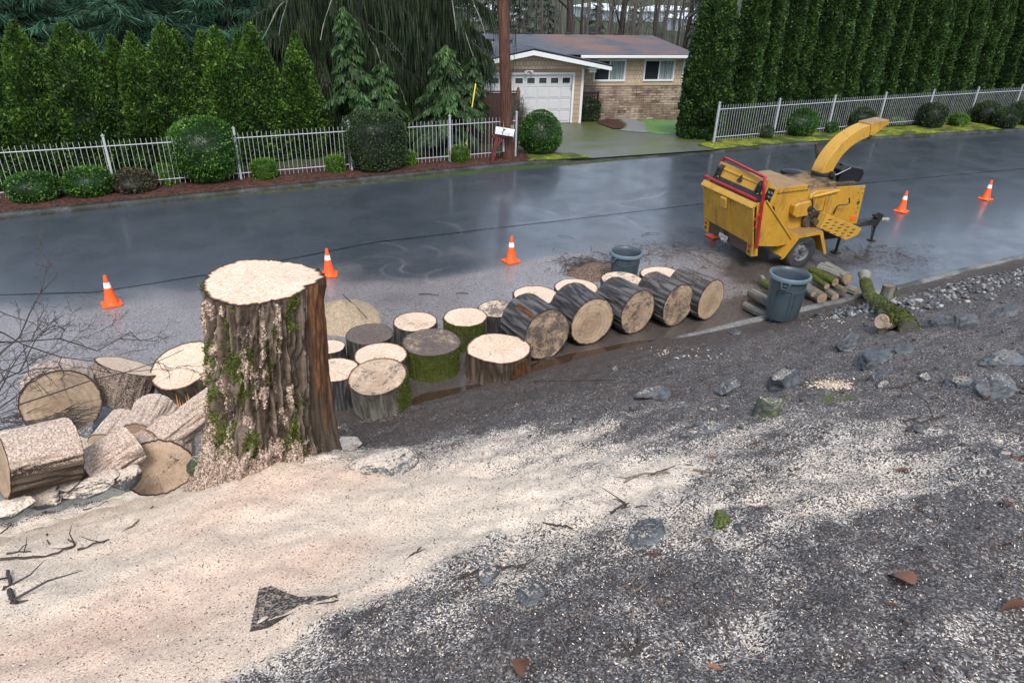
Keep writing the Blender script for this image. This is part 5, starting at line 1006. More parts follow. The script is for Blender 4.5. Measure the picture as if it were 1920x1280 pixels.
# long mossy branch reaching from the road onto the bank
def branch():
    t = thing('fallen_branch', 'long crooked branch thick with green moss lying from the road up onto the dirt bank', 'branch', G(1650, 590))
    o0 = np.array(t.location[:]); px = [(1621, 512, .30), (1622, 530, .22), (1628, 552, .13), (1642, 570, .10), (1660, 582, .12), (1680, 592, .13), (1696, 604, .12), (1705, 620, .06)]
    pts = np.array([G(u, v)+np.array([0, 0, 0]) for u, v, h in px]); 
    pts = np.array([P(u, v, max(float(bank_z(g[0], g[1])) if g[1] < kerb_y(g[0]) else 0, 0)+.09+(.22 if i == 0 else .1 if i == 1 else 0)) for i, ((u, v, h), g) in enumerate(zip(px, pts))])
    s = np.linspace(0, 1, len(pts)); u_ = np.linspace(0, 1, 90); q = np.stack([np.interp(u_, s, pts[:, i]) for i in range(3)], 1)
    for _ in range(6): q[1:-1] = (q[:-2]+q[1:-1]*2+q[2:])/4
    def tubeobj(name, q, r0, r1, moss, seed, n=30, parent=t, mat=BARKG):
        k = len(q); tt = np.gradient(q, axis=0); tt /= np.linalg.norm(tt, axis=1)[:, None]; an = np.linspace(0, 2*np.pi, n, endpoint=False); V = []
        a = np.cross(tt, [0, 0, 1.]); a /= np.linalg.norm(a, axis=1)[:, None]+1e-9; b = np.cross(a, tt)
        rr = np.linspace(r0, r1, k)*(1+.18*(vnoise(np.stack([np.arange(k)*.12, np.zeros(k), np.zeros(k)], 1), seed)-.5)*2)
        V = q[:, None, :]+(np.cos(an)[None, :, None]*a[:, None, :]+np.sin(an)[None, :, None]*b[:, None, :])*rr[:, None, None]; V = V.reshape(-1, 3)
        nz = fbm(V*14, 3, seed); top = np.tile(np.sin(an), k); mo = moss*sst(-.35, .5, top+2.2*(fbm(V*5, 3, seed+1)-.5))*np.repeat(sst(0, .25, np.linspace(0, 1, k)), n)
        ctr = np.repeat(q, n, 0); V = V+(V-ctr)*(.35*mo*(nz-.2)[:])[:, None]
        i = np.arange(k-1)[:, None]*n+np.arange(n)[None, :]; j = np.arange(k-1)[:, None]*n+np.roll(np.arange(n), -1)[None, :]
        tufts(V-o0, mo, int(7000*moss), parent, seed+3, .018, at=.4)
        return mk(name, V-o0, np.stack([i.ravel(), j.ravel(), (j+n).ravel(), (i+n).ravel()], 1), mat, parent, dict(ridge=.5+.5*nz, moss=mo, dust=0., wood=0.), True)
    tubeobj('main_limb', q, .098, .088, .9, 5)
    e = q[-8]; q2 = np.array([e, e+(P(1680, 612, .3)-e)*.5, P(1668, 606, e[2]+.02), P(1656, 603, e[2]+.05)]); u_ = np.linspace(0, 3, 30); q2 = np.stack([np.interp(u_, range(4), q2[:, i]) for i in range(3)], 1)
    for _ in range(3): q2[1:-1] = (q2[:-2]+q2[1:-1]*2+q2[2:])/4
    tubeobj('side_limb', q2, .085, .075, .7, 6)
    m = MB(); ax = q[-1]-q[-3]; ax /= np.linalg.norm(ax); m.tube([q[-1]-o0-ax*.03, q[-1]-o0+ax*.02], [.09, .083], 20); m.build('broken_end', BARKG, t)
    ax = q2[-1]-q2[-3]; ax /= np.linalg.norm(ax); m = MB(); m.tube([q2[-1]-o0-ax*.03, q2[-1]-o0+ax*.03], [.078, .074], 20); o = m.build('cut_end', SAWN, t)
    at = o.data.attributes.new('dirt', 'FLOAT', 'POINT'); at.data.foreach_set('value', [.35]*len(o.data.vertices))
    m = MB(); s0 = q2[-4]-o0; m.tube([s0, s0+np.array([-.06, -.02, -.22]), s0+np.array([-.08, -.04, -.42])], [.05, .045, .04], 12); m.build('side_stub', BARKG, t, True)
    m = MB(); p0 = q[64]-o0; m.tube([p0, p0+np.array([.10, -.03, .05])], [.05, .03], 10); m.build('knot', BARKG, t, True)
branch()
# ------------------------------------------------------------------ white metal fences
def fence(name, label, y_of, posts, x0, x1, zf, hgt=1.25, step=.118, ph=1.36):
    t = thing(name, label, 'fence', (x0, y_of(x0), zf(x0)))
    o = np.array(t.location[:])
    for a, b in zip(posts[:-1], posts[1:]):
        if b < x0 or a > x1: continue
        m = MB(); aa, bb = max(a, x0), min(b, x1)
        for zz in (.20, hgt-.14):
            for s, e in ((aa, bb),):
                p, q = np.array([s, y_of(s), zf(s)+zz])-o, np.array([e, y_of(e), zf(e)+zz])-o; m.tube([p, q], .014, 4)
        for x in np.arange(aa+step*.7, bb-step*.3, step):
            j = random.gauss(0, .004); z = zf(x)+.07; p = np.array([x+j, y_of(x), z])-o; m.box(p+np.array([0, 0, (hgt-.07)/2]), (.010, .010, hgt-.07+random.uniform(-.008, .008)))
        m.build('picket_panel', WHITEP, t)
    for x in posts:
        if x < x0-.01 or x > x1+.01: continue
        m = MB(); p = np.array([x, y_of(x)-.01, zf(x)])-o; m.box(p+np.array([0, 0, ph/2]), (.052, .052, ph)); m.box(p+np.array([0, 0, ph+.008]), (.08, .08, .016)); m.lathe([(.001, 0), (.012, .005), (.02, .02), (.012, .035), (.001, .04)], 10, p+np.array([0, 0, ph+.012])); m.build('post', WHITEP, t)
    return t
lp = [-1.49+2.975*k for k in range(-6, 4)]; FL = lambda x: 19.64
fence('picket_fence', 'white metal picket fence in front of the pointed evergreens, left of the utility pole', FL, lp+[9.6], lp[0], 9.62, lambda x: .08)
rp = [17.15, 19.9, 22.65, 25.4, 28.2, 31., 33.9, 36.8, 39.8, 42.8]
FR = lambda x: 19.28+.3*math.sin((x-17)*.16)*0 if x < 30 else 19.28-.012*(x-30)**1.25
fence('picket_fence', 'white metal picket fence in front of the tall clipped hedge, right of the driveway', FR, rp, rp[0], 42.8, lambda x: .08, 1.28, .112)
# ------------------------------------------------------------------ foliage from many small faces
def leaves(Pc, Nd, L, Wd, rg, up=.5, jit=.6, fold=True):
    """one pointed leaf per centre; Nd = preferred growth direction"""
    n = len(Pc); d = Nd+rg.normal(0, jit, (n, 3)); d[:, 2] += up; d /= np.linalg.norm(d, axis=1)[:, None]+1e-9
    s = np.cross(d, rg.normal(0, 1, (n, 3))); s /= np.linalg.norm(s, axis=1)[:, None]+1e-9
    L = (L*rg.uniform(.6, 1.3, n))[:, None]; Wd = (Wd*rg.uniform(.6, 1.3, n))[:, None]
    a = Pc-d*L*.3; b = Pc+s*Wd*.5+d*L*.15; c = Pc+d*L*.7; e = Pc-s*Wd*.5+d*L*.15
    V = np.stack([a, b, c, e], 1).reshape(-1, 3); Fq = np.arange(4*n).reshape(-1, 4); return V, Fq
def join(parts):
    V = []; Fs = {}; A = []; n = 0
    for v, f, a in parts:
        V.append(v); A.append(a)
        Fs.setdefault(f.shape[1], []).append(f+n); n += len(v)
    return np.concatenate(V), [np.concatenate(f) for f in Fs.values()], np.concatenate(A)
def crown_mesh(name, kind, rx, ry, h, nleaf, L, Wd, mat, seed, prof, lump=.18, core=.86, up=.5, parent=None, lsc=2.2, jit=.6, square=0.):
    """clipped or columnar crown: prof(t) = relative radius at relative height t"""
    rg = np.random.default_rng(seed)
    tt = np.linspace(0, 1, 200); pv_ = np.array([prof(q) for q in tt]); w = np.maximum(pv_, .03)*np.sqrt(h*h+(rx*np.gradient(pv_, tt))**2); cdf = np.cumsum(w); cdf /= cdf[-1]
    def pt(t, a, k):
        rr = np.interp(t, tt, np.array([prof(q) for q in tt])); q = np.stack([np.cos(a)*lsc*rx*rr, np.sin(a)*lsc*rx*rr, t*h*lsc*.75], 1)
        g = 1+lump*2*(fbm(q+seed, 3, seed)-.5)+lump*.5*(fbm(q*3.1+seed, 2, seed+5)-.5)
        sq = 1+square*(np.abs(np.sin(2*a))**2*.16)
        return np.stack([rx*rr*g*k*np.cos(a)*sq, ry*rr*g*k*np.sin(a)*sq, t*h+0*a], 1)
    t = np.interp(rg.uniform(0, 1, nleaf), cdf, tt); a = rg.uniform(0, 2*np.pi, nleaf); k = 1-.16*rg.uniform(0, 1, nleaf)**2+.03*rg.normal(0, 1, nleaf)
    Pc = pt(t, a, k); e = 1e-2; Nd = pt(t, a, k*1.05)-Pc; Nd /= np.linalg.norm(Nd, axis=1)[:, None]+1e-9
    slope = -(np.interp(np.minimum(t+.02, 1), tt, [prof(q) for q in tt])-np.interp(np.maximum(t-.02, 0), tt, [prof(q) for q in tt]))/.04*rx/h
    Nd[:, 2] += slope; Nd /= np.linalg.norm(Nd, axis=1)[:, None]+1e-9
    V, Fq = leaves(Pc, Nd, L, Wd, rg, up, jit); cl = fbm(Pc*np.array([2.6, 2.6, 2.6])/max(.5, 1)*1.2+seed, 2, seed+2)
    v = np.repeat(np.clip(.55*rg.uniform(0, 1, nleaf)+.55*(cl-.25), 0, 1), 4)
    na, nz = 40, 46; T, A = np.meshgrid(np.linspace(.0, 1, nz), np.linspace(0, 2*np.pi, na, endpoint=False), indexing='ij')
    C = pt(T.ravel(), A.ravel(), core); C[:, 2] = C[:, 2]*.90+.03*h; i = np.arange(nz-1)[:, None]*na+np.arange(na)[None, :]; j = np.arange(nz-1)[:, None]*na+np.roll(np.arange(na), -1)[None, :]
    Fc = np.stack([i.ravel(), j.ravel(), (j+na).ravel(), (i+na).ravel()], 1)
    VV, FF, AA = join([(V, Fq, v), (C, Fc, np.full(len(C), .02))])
    return mk(name, VV, FF, mat, parent, dict(v=AA))
ball = lambda t: (max(0, 1-abs(2*t-1)**2.6))**.5*.98+.02
boxy = lambda t: (max(0, 1-abs(2*t-1)**5))**.5*.98+.02
egg = lambda t: (max(0, 1-abs(2*t-1)**2.0))**.5*(1.1-.28*t)+.02
def bush(label, u, vb, wpx, vt, prof, mat, seed, group='clipped shrubs along the fences', dens=1., name='round_bush', L=.055, cat='bush', stem=True, lump=.08, squash=1.):
    g = P(u, vb, .08); r = wpx/2*mpp(g); yc = g[1]+r*.55; top = Yp(u, vt, yc)[2]; h = max(.2, top-.02)
    c = Yp(u, vb, yc); t = thing(name, label, cat, (c[0], yc, .05), group=group)
    n = int(np.clip(4200*dens*(r*h+r*r)/.8/(L/.055)**1.7, 1500, 26000))
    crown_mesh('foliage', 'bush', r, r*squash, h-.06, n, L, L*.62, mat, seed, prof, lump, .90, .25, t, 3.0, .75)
    bpy.data.objects[-1] if False else None
    m = MB()
    for k in range(3): a = k*2.1+seed; m.tube([(.03*math.cos(a), .03*math.sin(a), -.1), (.10*math.cos(a), .1*math.sin(a), .15), (.3*r*math.cos(a), .3*r*math.sin(a), h*.6)], [.03, .025, .012], 6)
    m.build('stem', TRUNK, t); return t
B = 'rounded green bush '
bush('small round bush cut off by the left edge of the picture', -12, 358, 56, 318, ball, L_BUSH, 301)
bush('wide low bush at the far left, first whole one from the left edge', 72, 381, 92, 320, ball, L_BUSH, 302)
bush('wide round bush second from the left edge, by the tall fence post', 174, 371, 88, 310, ball, L_BUSH, 303)
bush('loose bronze-tinged shrub between the wide bush and the little cube-shaped one', 254, 364, 80, 313, egg, L_BUSHR, 304, lump=.16)
bush('squarish bright box bush left of the first giant ball bush', 317, 348, 50, 305, boxy, L_BUSHB, 305, L=.04)
bush('giant ball-shaped glossy bush by the fence, left one of the two biggest', 396, 346, 130, 216, ball, L_BUSH, 306, L=.06)
bush('squarish bright box bush right of the left giant ball bush', 498, 338, 48, 295, boxy, L_BUSHB, 307, L=.04)
bush('little round box bush left of the right giant ball bush', 630, 326, 36, 289, boxy, L_BUSHB, 308, L=.04)
bush('giant ball-shaped glossy bush in front of the fence, the right one of the two biggest', 706, 323, 118, 206, boxy, L_BUSHD, 309, L=.06)
bush('little box bush tucked against the right side of the right giant ball bush', 766, 312, 32, 280, boxy, L_BUSHB, 310, L=.04)
bush('little bright box bush by the fence nearest the mailbox', 859, 306, 42, 271, boxy, L_BUSHB, 311, L=.04)
bush('rounded glossy bush between the utility pole and the driveway', 1011, 293, 84, 205, egg, L_BUSH, 312, L=.055)
bush('small dark cube-like bush nearest the driveway in front of the right fence', 1430, 262, 36, 232, ball, L_BUSHD, 313)
bush('large oval glossy bush, first big one right of the driveway', 1490, 259, 72, 201, ball, L_BUSH, 314)
bush('small low dark green bush right of the large oval one', 1549, 251, 36, 225, boxy, L_BUSH, 315)
bush('large round bush directly above the chipper chute', 1605, 250, 58, 201, ball, L_BUSHD, 316)
bush('small yellow-green bush just beyond the end of the chute', 1679, 236, 28, 219, ball, L_BUSHB, 317)
bush('large round dark bush, first big one right of the chute end', 1740, 243, 52, 193, ball, L_BUSHD, 318)
bush('small bright lime bush low by the verge, right of the big dark round one', 1793, 240, 36, 212, ball, L_BUSHB, 319)
bush('half-ball bush in front of the fence above the lime one', 1804, 222, 32, 190, ball, L_BUSHD, 320)
bush('dark round bush right of the lime one', 1842, 236, 50, 190, ball, L_BUSHD, 321)
bush('dense dark bush in the group near the right edge, standing forward', 1879, 244, 44, 201, ball, L_BUSHD, 322)
bush('big greyish bush cut by the right edge of the picture', 1912, 238, 52, 189, ball, L_BUSHD, 323)
bush('clipped bush just outside the right edge', 1965, 238, 56, 190, ball, L_BUSHD, 324)
# ------------------------------------------------------------------ pole, mailbox, guy
b = P(953, 301, .05); t = thing('utility_pole', 'tall reddish-brown wooden utility pole behind the mailbox', 'pole', b)
top = Yp(934, -260, b[1])-b; m = MB(); k = 30; q = np.linspace(0, 1, k)[:, None]*top[None, :]; m.tube(q, np.linspace(.185, .13, k), 20); m.build('pole_shaft', POLE, t, True)
m = MB(); m.box((-.20, -.06, .95), (.06, .06, 1.3)); m.build('conduit', WHITEP, t)
m = MB(); m.box((.02, -.19, 1.05), (.12, .01, .10)); m.build('metal_tag', STEEL, t)
b = P(921, 307, .05); t = thing('mailbox', 'old white mailbox on a leaning dark red wooden post', 'mailbox', b, R(-8))
zt = .86
m = MB(); m.box((.09, 0, .42), (.10, .10, .92), rotm('Y', 11)); m.build('post', MRED, t, bevel=.006)
m = MB(); m.box((.30, 0, .80), (.56, .09, .08), rotm('Y', 4)); m.box((.24, 0, .62), (.40, .07, .07), rotm('Y', -48)); m.build('arm', MRED, t, bevel=.006)
m = MB(); an = np.linspace(0, np.pi, 12); pl = [(-.10, 0), (.10, 0)]+[(.10*math.cos(a), .10+.10*math.sin(a)) for a in an]
m.prism([(p, q) for p, q in pl], -.27, .27, 'x'); bx_ = m.build('mailbox_shell', simple('weathered_white_enamel', (.60, .62, .64), .45, .15, 6, dirt=(.22, .23, .24), dsc=10, dth=(.5, .7)), t, bevel=.006); bx_.location = (.36, -.06, .86); bx_.rotation_euler = (0, R(8), R(-12))
m = MB(); m.prism([(p*1.04, q*1.04) for p, q in pl], .265, .285, 'x'); m.box((.29, 0, .17), (.02, .04, .03)); m.build('mailbox_door', WHITEW, bx_)
m = MB(); m.box((-.05, -.108, .10), (.02, .012, .16)); m.box((-.02, -.108, .17), (.08, .012, .04)); m.build('flag', MRED, bx_)
a = P(870, 296, .05); c = Yp(893, 150, a[1]+.8)
o = MB().tube([a, a+(c-a)*.95], .022, 8); o = o.build('guy_wire_guard', YGUY); tag(o, 'slanting yellow plastic guy wire guard behind the picket fence', 'guy wire')
# brown board fence panels
def boardfence(label, p0, p1, h, seed, posts=(0, 1), post_h=.1):
    p0 = np.array([*p0, 0.]); p1 = np.array([*p1, 0.]); p0[2] = float(yard_z(p0[:1], p0[1:2])[0]); p1[2] = float(yard_z(p1[:1], p1[1:2])[0]); L = float(np.hypot(*(p1-p0)[:2])); t = thing('board_fence', label, 'fence', p0, math.atan2(p1[1]-p0[1], p1[0]-p0[0])); dz = (p1[2]-p0[2])/L
    m = MB(); x = 0; rg = random.Random(seed)
    while x < L-.05: m.box((x+.07, 0, h/2+dz*x), (.136, .02, h-.08+rg.uniform(-.004, .004))); x += .14
    for zz in (.2, h-.12): m.box((L/2, .035, zz+dz*L/2), (L, .05, .09))
    m.box((L/2, 0, h-.02+dz*L/2), (L+.05, .10, .035)); m.build('board_panel', FENCEW, t)
    for s in posts:
        m = MB(); m.box((s*L, 0, h/2+dz*s*L+.05), (.11, .11, h+post_h)); m.lathe([(.001, 0), (.07, 0), (.07, .02), (.03, .03), (.05, .06), (.05, .09), (.02, .13), (.001, .14)], 12, (s*L, 0, h+post_h+dz*s*L)); m.build('post', simple('fence_post_stain', (.14, .05, .03), .6, .4, 6), t)
    return t
zp = lambda u, v: tuple(zpoint(u, v))
q0 = P(932, 290, 0); boardfence('dark brown board fence panel with a knobbed post between the young spruce and the garage', (8.4, 22.4), (10.75, 21.9), 1.75, 3, (1,))
boardfence('dark stained board fence at the right end of the house, beside the lawn', (22.9, 29.6), (26.2, 29.0), 1.85, 4, (0, 1))
# bare twiggy shrub beside the pole
def twigshrub(label, c, r, h, n, seed, mat, leafm=None):
    rg = np.random.default_rng(seed); t = thing('bare_shrub', label, 'shrub', c); m = MB(); tips = []
    for _ in range(n):
        a = rg.uniform(0, 2*np.pi); s = rg.uniform(.1, 1); e = np.array([r*s*math.cos(a), r*s*math.sin(a), h*rg.uniform(.6, 1)*(1-.25*s)]); mid = e*np.array([.35, .35, .55]); m.tube([(0, 0, 0), mid, e], [.012, .008, .003], 4); tips.append(e)
        for _ in range(5): q = mid+(e-mid)*rg.uniform(.1, 1); d = rg.normal(0, .16, 3); m.tube([q, q+d], [.004, .002], 3); tips.append(q+d)
    m.build('twigs', mat, t)
    if leafm: tips = np.array(tips); tips = np.repeat(tips, 4, 0)+rg.normal(0, .03, (len(tips)*4, 3)); V, Fq = leaves(tips, tips*0, .022, .014, rg); mk('leaves', V, Fq, leafm, t, dict(v=np.repeat(rg.uniform(0, 1, len(tips)), 4)))
    return t
bz = P(973, 290, .05); HT = Yp(976, 168, bz[1]+.5)[2]; twigshrub('twiggy almost leafless shrub standing right behind the utility pole', (bz[0]+.15, bz[1]+.5, .05), .40, HT, 150, 8, TRUNKG, L_BUSHR)
# ------------------------------------------------------------------ house (local: x along the front, y away, z up; origin at the garage's right front corner)
HO = (17.10, 28.21, -.82)
def house():
    t = thing('house', 'low tan shingled house with stone base, white garage door and red-littered grey roof', 'house', HO, R(-11.2))
    FY = 1.2; GX0, GX1 = -5.55, -.02
    m = MB(); m.bx(GX0, -4.97, 0, .15, -.25, 2.5); m.bx(-.46, GX1, 0, .15, -.25, 2.5); m.bx(-4.97, -.46, 0, .15, 2.10, 2.5); m.build('garage_front_wall', LAP, t)
    m = MB(); m.bx(GX1-.15, GX1, .15, FY, -.25, 2.55); m.bx(GX0, GX0+.15, .15, 7, -.25, 2.55); m.build('garage_side_wall', LAP, t)
    ap = (-2.56, 3.05); m = MB(); m.prism([(GX0-.1, 2.32), (GX1+.25, 2.32), (GX1+.25, 2.53), ap, (GX0-.1, 2.46)], -.14, -.02, 'y'); m.build('gable_panel', SHAKE, t)
    m = MB(); m.bx(-4.98, -4.89, -.02, .12, -.0, 2.16); m.bx(-.53, -.44, -.02, .12, -.0, 2.16); m.bx(-4.89, -.53, -.02, .12, 2.08, 2.16); m.bx(GX1-.10, GX1+.012, -.012, .09, -.2, 2.42); m.build('door_trim', WHITEW, t)
    # garage door
    m = MB(); m.bx(-4.88, -.54, .07, .10, .0, 2.08); gd = m.build('garage_door', DOORW, t)
    m = MB(); pw = 4.34/8
    for r_ in range(3):
        for c in range(8):
            x0 = -4.88+c*pw+.05; z0 = .03+r_*.515+.06; m.bx(x0, x0+pw-.10, .050, .071, z0, z0+.40)
    m.build('raised_panel', DOORW, gd, bevel=.012)
    m = MB()
    for r_ in (1, 2, 3): m.bx(-4.88, -.54, .066, .071, .0+r_*.52-.006, .0+r_*.52+.006)
    m.build('panel_seam', simple('seam_grey', (.18, .18, .19), .6), gd)
    for c in range(8):
        x0 = -4.88+c*pw+.075; m = MB(); m.bx(x0, x0+pw-.15, .055, .072, 1.69, 1.96); w = m.build('window', WHITEW, gd); m = MB(); m.bx(x0+.025, x0+pw-.175, .050, .056, 1.715, 1.935); m.build('pane', GLASSD, w)
    m = MB(); m.box((-.56, .05, 1.55), (.05, .04, .22)); m.build('handle', STEEL, gd)
    # floodlight
    m = MB(); m.box((-2.6, -.04, 2.24), (.12, .06, .06)); fl = m.build('floodlight', WHITEW, t)
    for s in (-1, 1): m = MB(); m.tube([(-2.6+.06*s, -.07, 2.24), (-2.6+.16*s, -.20, 2.20)], [.035, .07], 14); m.build('lamp_head', WHITEW, fl)
    # main walls
    X1 = 5.46
    m = MB(); m.bx(-.02, X1, FY, FY+.15, 1.43, 2.62); m.build('upper_wall', SHAKE, t)
    m = MB(); m.bx(.0, X1+.03, FY-.06, FY+.10, -.8, 1.42); m.build('stone_base', STONE, t)
    m = MB(); m.bx(.0, X1+.05, FY-.08, FY+.05, 1.415, 1.45); m.build('stone_cap', simple('cap_tan', (.24, .17, .12), .6), t)
    m = MB(); m.bx(X1-.15, X1, FY+.15, 10.5, -.8, 2.62); m.build('end_wall', SHAKE, t)
    m = MB(); m.bx(X1-.08, X1+.02, FY-.02, FY+.08, 1.45, 2.6); m.build('corner_trim', WHITEW, t)
    for x0, x1 in ((.87, 2.46), (3.37, 4.96)):
        z0, z1 = 1.61, 2.58; m = MB(); w = .075
        m.bx(x0, x1, FY-.05, FY+.02, z0, z0+w+.01); m.bx(x0, x1, FY-.05, FY+.02, z1-w, z1); m.bx(x0, x0+w, FY-.052, FY+.02, z0+.02, z1-.02); m.bx(x1-w, x1, FY-.052, FY+.02, z0+.02, z1-.02); xm = (x0+x1)/2; m.bx(xm-.03, xm+.03, FY-.04, FY+.01, z0+w, z1-w)
        wf = m.build('window', WHITEW, t)
        m = MB(); m.bx(x0+w, xm-.03, FY-.015, FY-.01, z0+w, z1-w); m.build('pane', GLASSD, wf)
        m = MB(); m.bx(xm+.03, x1-w, FY-.012, FY-.006, z0+w, z1-w); m.build('curtained_pane', CURT, wf)
        m = MB(); m.bx(x0+w, x0+w+.16, FY-.010, FY-.004, z0+w, z1-w); m.bx(x0+.33, x0+.50, FY-.009, FY-.004, z0+w, z1-w); m.build('curtain', CURT, wf)
    # roofs
    def roof(name, V, mat, lit):
        V = np.array(V, float); o = mk(name, np.concatenate([V, V-np.array([0, 0, .05])]), [np.array([[0, 1, 2, 3], [7, 6, 5, 4]]), np.array([[0, 4, 5, 1], [1, 5, 6, 2], [2, 6, 7, 3], [3, 7, 4, 0]])], mat, t, dict(litter=lit)); return o
    ez, rz_ = 2.83, 3.24; ry = FY+4.9; ey = FY-.55
    nx_, ny_ = 60, 24; xs_ = np.linspace(-9, X1+.42, nx_); ys_ = np.linspace(ey, ry, ny_); Xg, Yg = np.meshgrid(xs_, ys_); Zg = ez+(rz_-ez)*(Yg-ey)/(ry-ey); i = (np.arange(ny_-1)[:, None]*nx_+np.arange(nx_-1)[None, :]).ravel()
    lit = (sst(-1.2, .8, Xg)*sst(6.6, 4.9, Xg+.0*Yg)*.9+.45*sst(5.3, 5.8, Xg)+.15).ravel(); V = np.stack([Xg.ravel(), Yg.ravel(), Zg.ravel()], 1)
    # front slope stops where the garage roof takes over
    mk('roof', V, np.stack([i, i+1, i+1+nx_, i+nx_], 1), ROOFM, t, dict(litter=lit))
    roof('roof_back', [(-9, ry, rz_), (X1+.42, ry, rz_), (X1+.42, ry+5.4, ez), (-9, ry+5.4, ez)], ROOFM, np.full(8, .3))
    gy = -.62; L0 = (-6.05, 2.47); R0 = (1.03, 2.52); A0 = (-2.56, 3.17)
    roof('garage_roof', [(L0[0], gy, L0[1]), (A0[0], gy, A0[1]), (A0[0], ry, A0[1]+.05), (L0[0], ry, L0[1])], ROOFM, np.full(8, .1))
    roof('garage_roof', [(A0[0], gy, A0[1]), (R0[0], gy, R0[1]), (R0[0], FY+.4, R0[1]), (A0[0], ry, A0[1]+.05)], ROOFM, np.full(8, .2))
    m = MB(); m.prism([(L0[0], L0[1]-.05), (A0[0], A0[1]-.05), (A0[0], A0[1]-.24), (L0[0], L0[1]-.22)], gy-.03, gy, 'y'); m.prism([(R0[0], R0[1]-.05), (A0[0], A0[1]-.05), (A0[0], A0[1]-.24), (R0[0], R0[1]-.21)], gy-.029, gy+.001, 'y'); m.build('gable_fascia', WHITEW, t)
    m = MB(); m.prism([(L0[0]-.04, L0[1]-.045), (A0[0], A0[1]+.0), (A0[0], A0[1]+.035), (L0[0]-.04, L0[1]+.0)], gy-.05, gy+.03, 'y'); m.prism([(R0[0]+.05, R0[1]-.045), (A0[0], A0[1]+.0), (A0[0], A0[1]+.035), (R0[0]+.05, R0[1]+.0)], gy-.051, gy+.031, 'y'); m.build('drip_edge', BLKP, t)
    m = MB(); m.bx(GX1, R0[0]-.5, gy+.1, FY-.05, 2.36, 2.40); m.bx(.12, .42, -.35, -.12, 2.20, 2.50); m.build('soffit', WHITEW, t)
    m = MB(); m.bx(.0, X1+.42, ey-.10, ey, ez-.14, ez-.02); gt = m.build('gutter', WHITEW, t, bevel=.01)
    m = MB(); m.tube([(X1+.34, ey-.05, ez-.12), (X1+.32, ey-.05, ez-.22), (X1+.10, FY-.10, ez-.42), (X1+.0, FY-.07, ez-.55), (X1+.0, FY-.07, 1.2)], .032, 8); m.build('downspout', WHITEP, gt, True)
    m = MB(); m.prism([(ey, ez-.06), (ry, rz_-.06), (ry, rz_-.20), (ey, ez-.16)], X1+.39, X1+.42, 'x'); m.build('rake_board', WHITEW, t)
    for x, y in ((-3.6, 2.9), (-2.85, 2.6)):
        m = MB(); m.box((x, y, 3.22), (.28, .22, .09)); m.build('roof_vent', BLK, t)
    for x in (-2.6, -.9, 1.2, 2.6, 3.9): m = MB(); m.box((x, ry+.1, 3.28), (.26, .2, .08)); m.build('roof_vent', BLK, t)
    # dark railing by the entry
    m = MB(); m.bx(.0, 1.05, .80, .84, 1.14, 1.19); m.bx(.0, 1.05, .80, .84, .36, .40)
    for k in range(9): m.bx(.03+.12*k, .055+.12*k, .805, .83, .38, 1.16)
    m.bx(1.03, 1.08, .79, .85, .2, 1.24); m.build('railing', simple('dark_railing', (.04, .025, .02), .5), t)
    m = MB(); m.bx(-.02, 1.1, .86, FY-.06, -.3, .35); m.build('porch_step', CONC, t)
house()
c = zpoint(1108, 229); t = thing('box_hedge', 'dark clipped box-shaped hedge at the garage corner', 'hedge', (c[0]+.05, c[1]+.3, -.9), R(-11)); crown_mesh('foliage', 'b', .48, .42, 1.02, 4500, .06, .04, L_BUSHD, 77, boxy, .05, .92, .2, t, 2.5, .7, 1.)
# ------------------------------------------------------------------ pointed evergreens behind the left fence
def tip(t): return (1-t)**.62*(1-.12*(1-t)**3)
def cone_prof(e): return lambda t: (.80+.20*min(1, t*5))*max(0, 1-t**(e*1.25))**.85+.015
def arb(label, u, vt, hw, y, seed, group, mat=None, e=1.9, n=15000):
    tp = Yp(u, vt, y); bx_ = tp[0]; h = tp[2]+.0; r = hw*mpp([bx_, y, 1.])
    t = thing('pointed_evergreen', label, 'tree', (bx_, y, 0), group=group)
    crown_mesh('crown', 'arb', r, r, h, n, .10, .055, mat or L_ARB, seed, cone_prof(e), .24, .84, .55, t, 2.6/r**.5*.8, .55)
    m = MB(); m.tube([(0, 0, -.1), (0, 0, h*.5)], [.09, .05], 8); m.build('trunk', TRUNK, t)
A = [(-95, 60, 62, 22.2, 1.9), (-25, 55, 56, 22.4, 1.9), (22, 40, 52, 22.0, 1.9), (62, 76, 42, 23.2, 1.9), (116, 40, 56, 22.1, 2.6), (156, 62, 46, 22.7, 2.1), (207, 67, 30, 22.8, 2.2), (243, 60, 44, 22.2, 1.8), (299, 43, 46, 22.0, 2.4), (325, 55, 40, 22.7, 2.2), (375, 56, 30, 22.7, 2.0), (401, 49, 42, 22.1, 1.9), (446, 57, 32, 22.7, 2.0), (468, 44, 46, 22.2, 1.9), (552, 59, 38, 22.3, 1.6), (641, 180, 30, 22.6, 1.8), (743, 178, 30, 22.7, 1.8)]
for i, (u, vt, hw, y, e) in enumerate(A):
    lb = '%s pointed evergreen from the left in the row behind the white fence' % ordn(i)
    if vt > 150: lb = 'low pointed evergreen under the drooping spruce, %s of the two' % ('left' if u < 700 else 'right')
    arb(lb, u, vt, hw*1.08, y, 400+i, 'pointed evergreens behind the left fence', None, e, 24000 if vt < 100 else 10000)
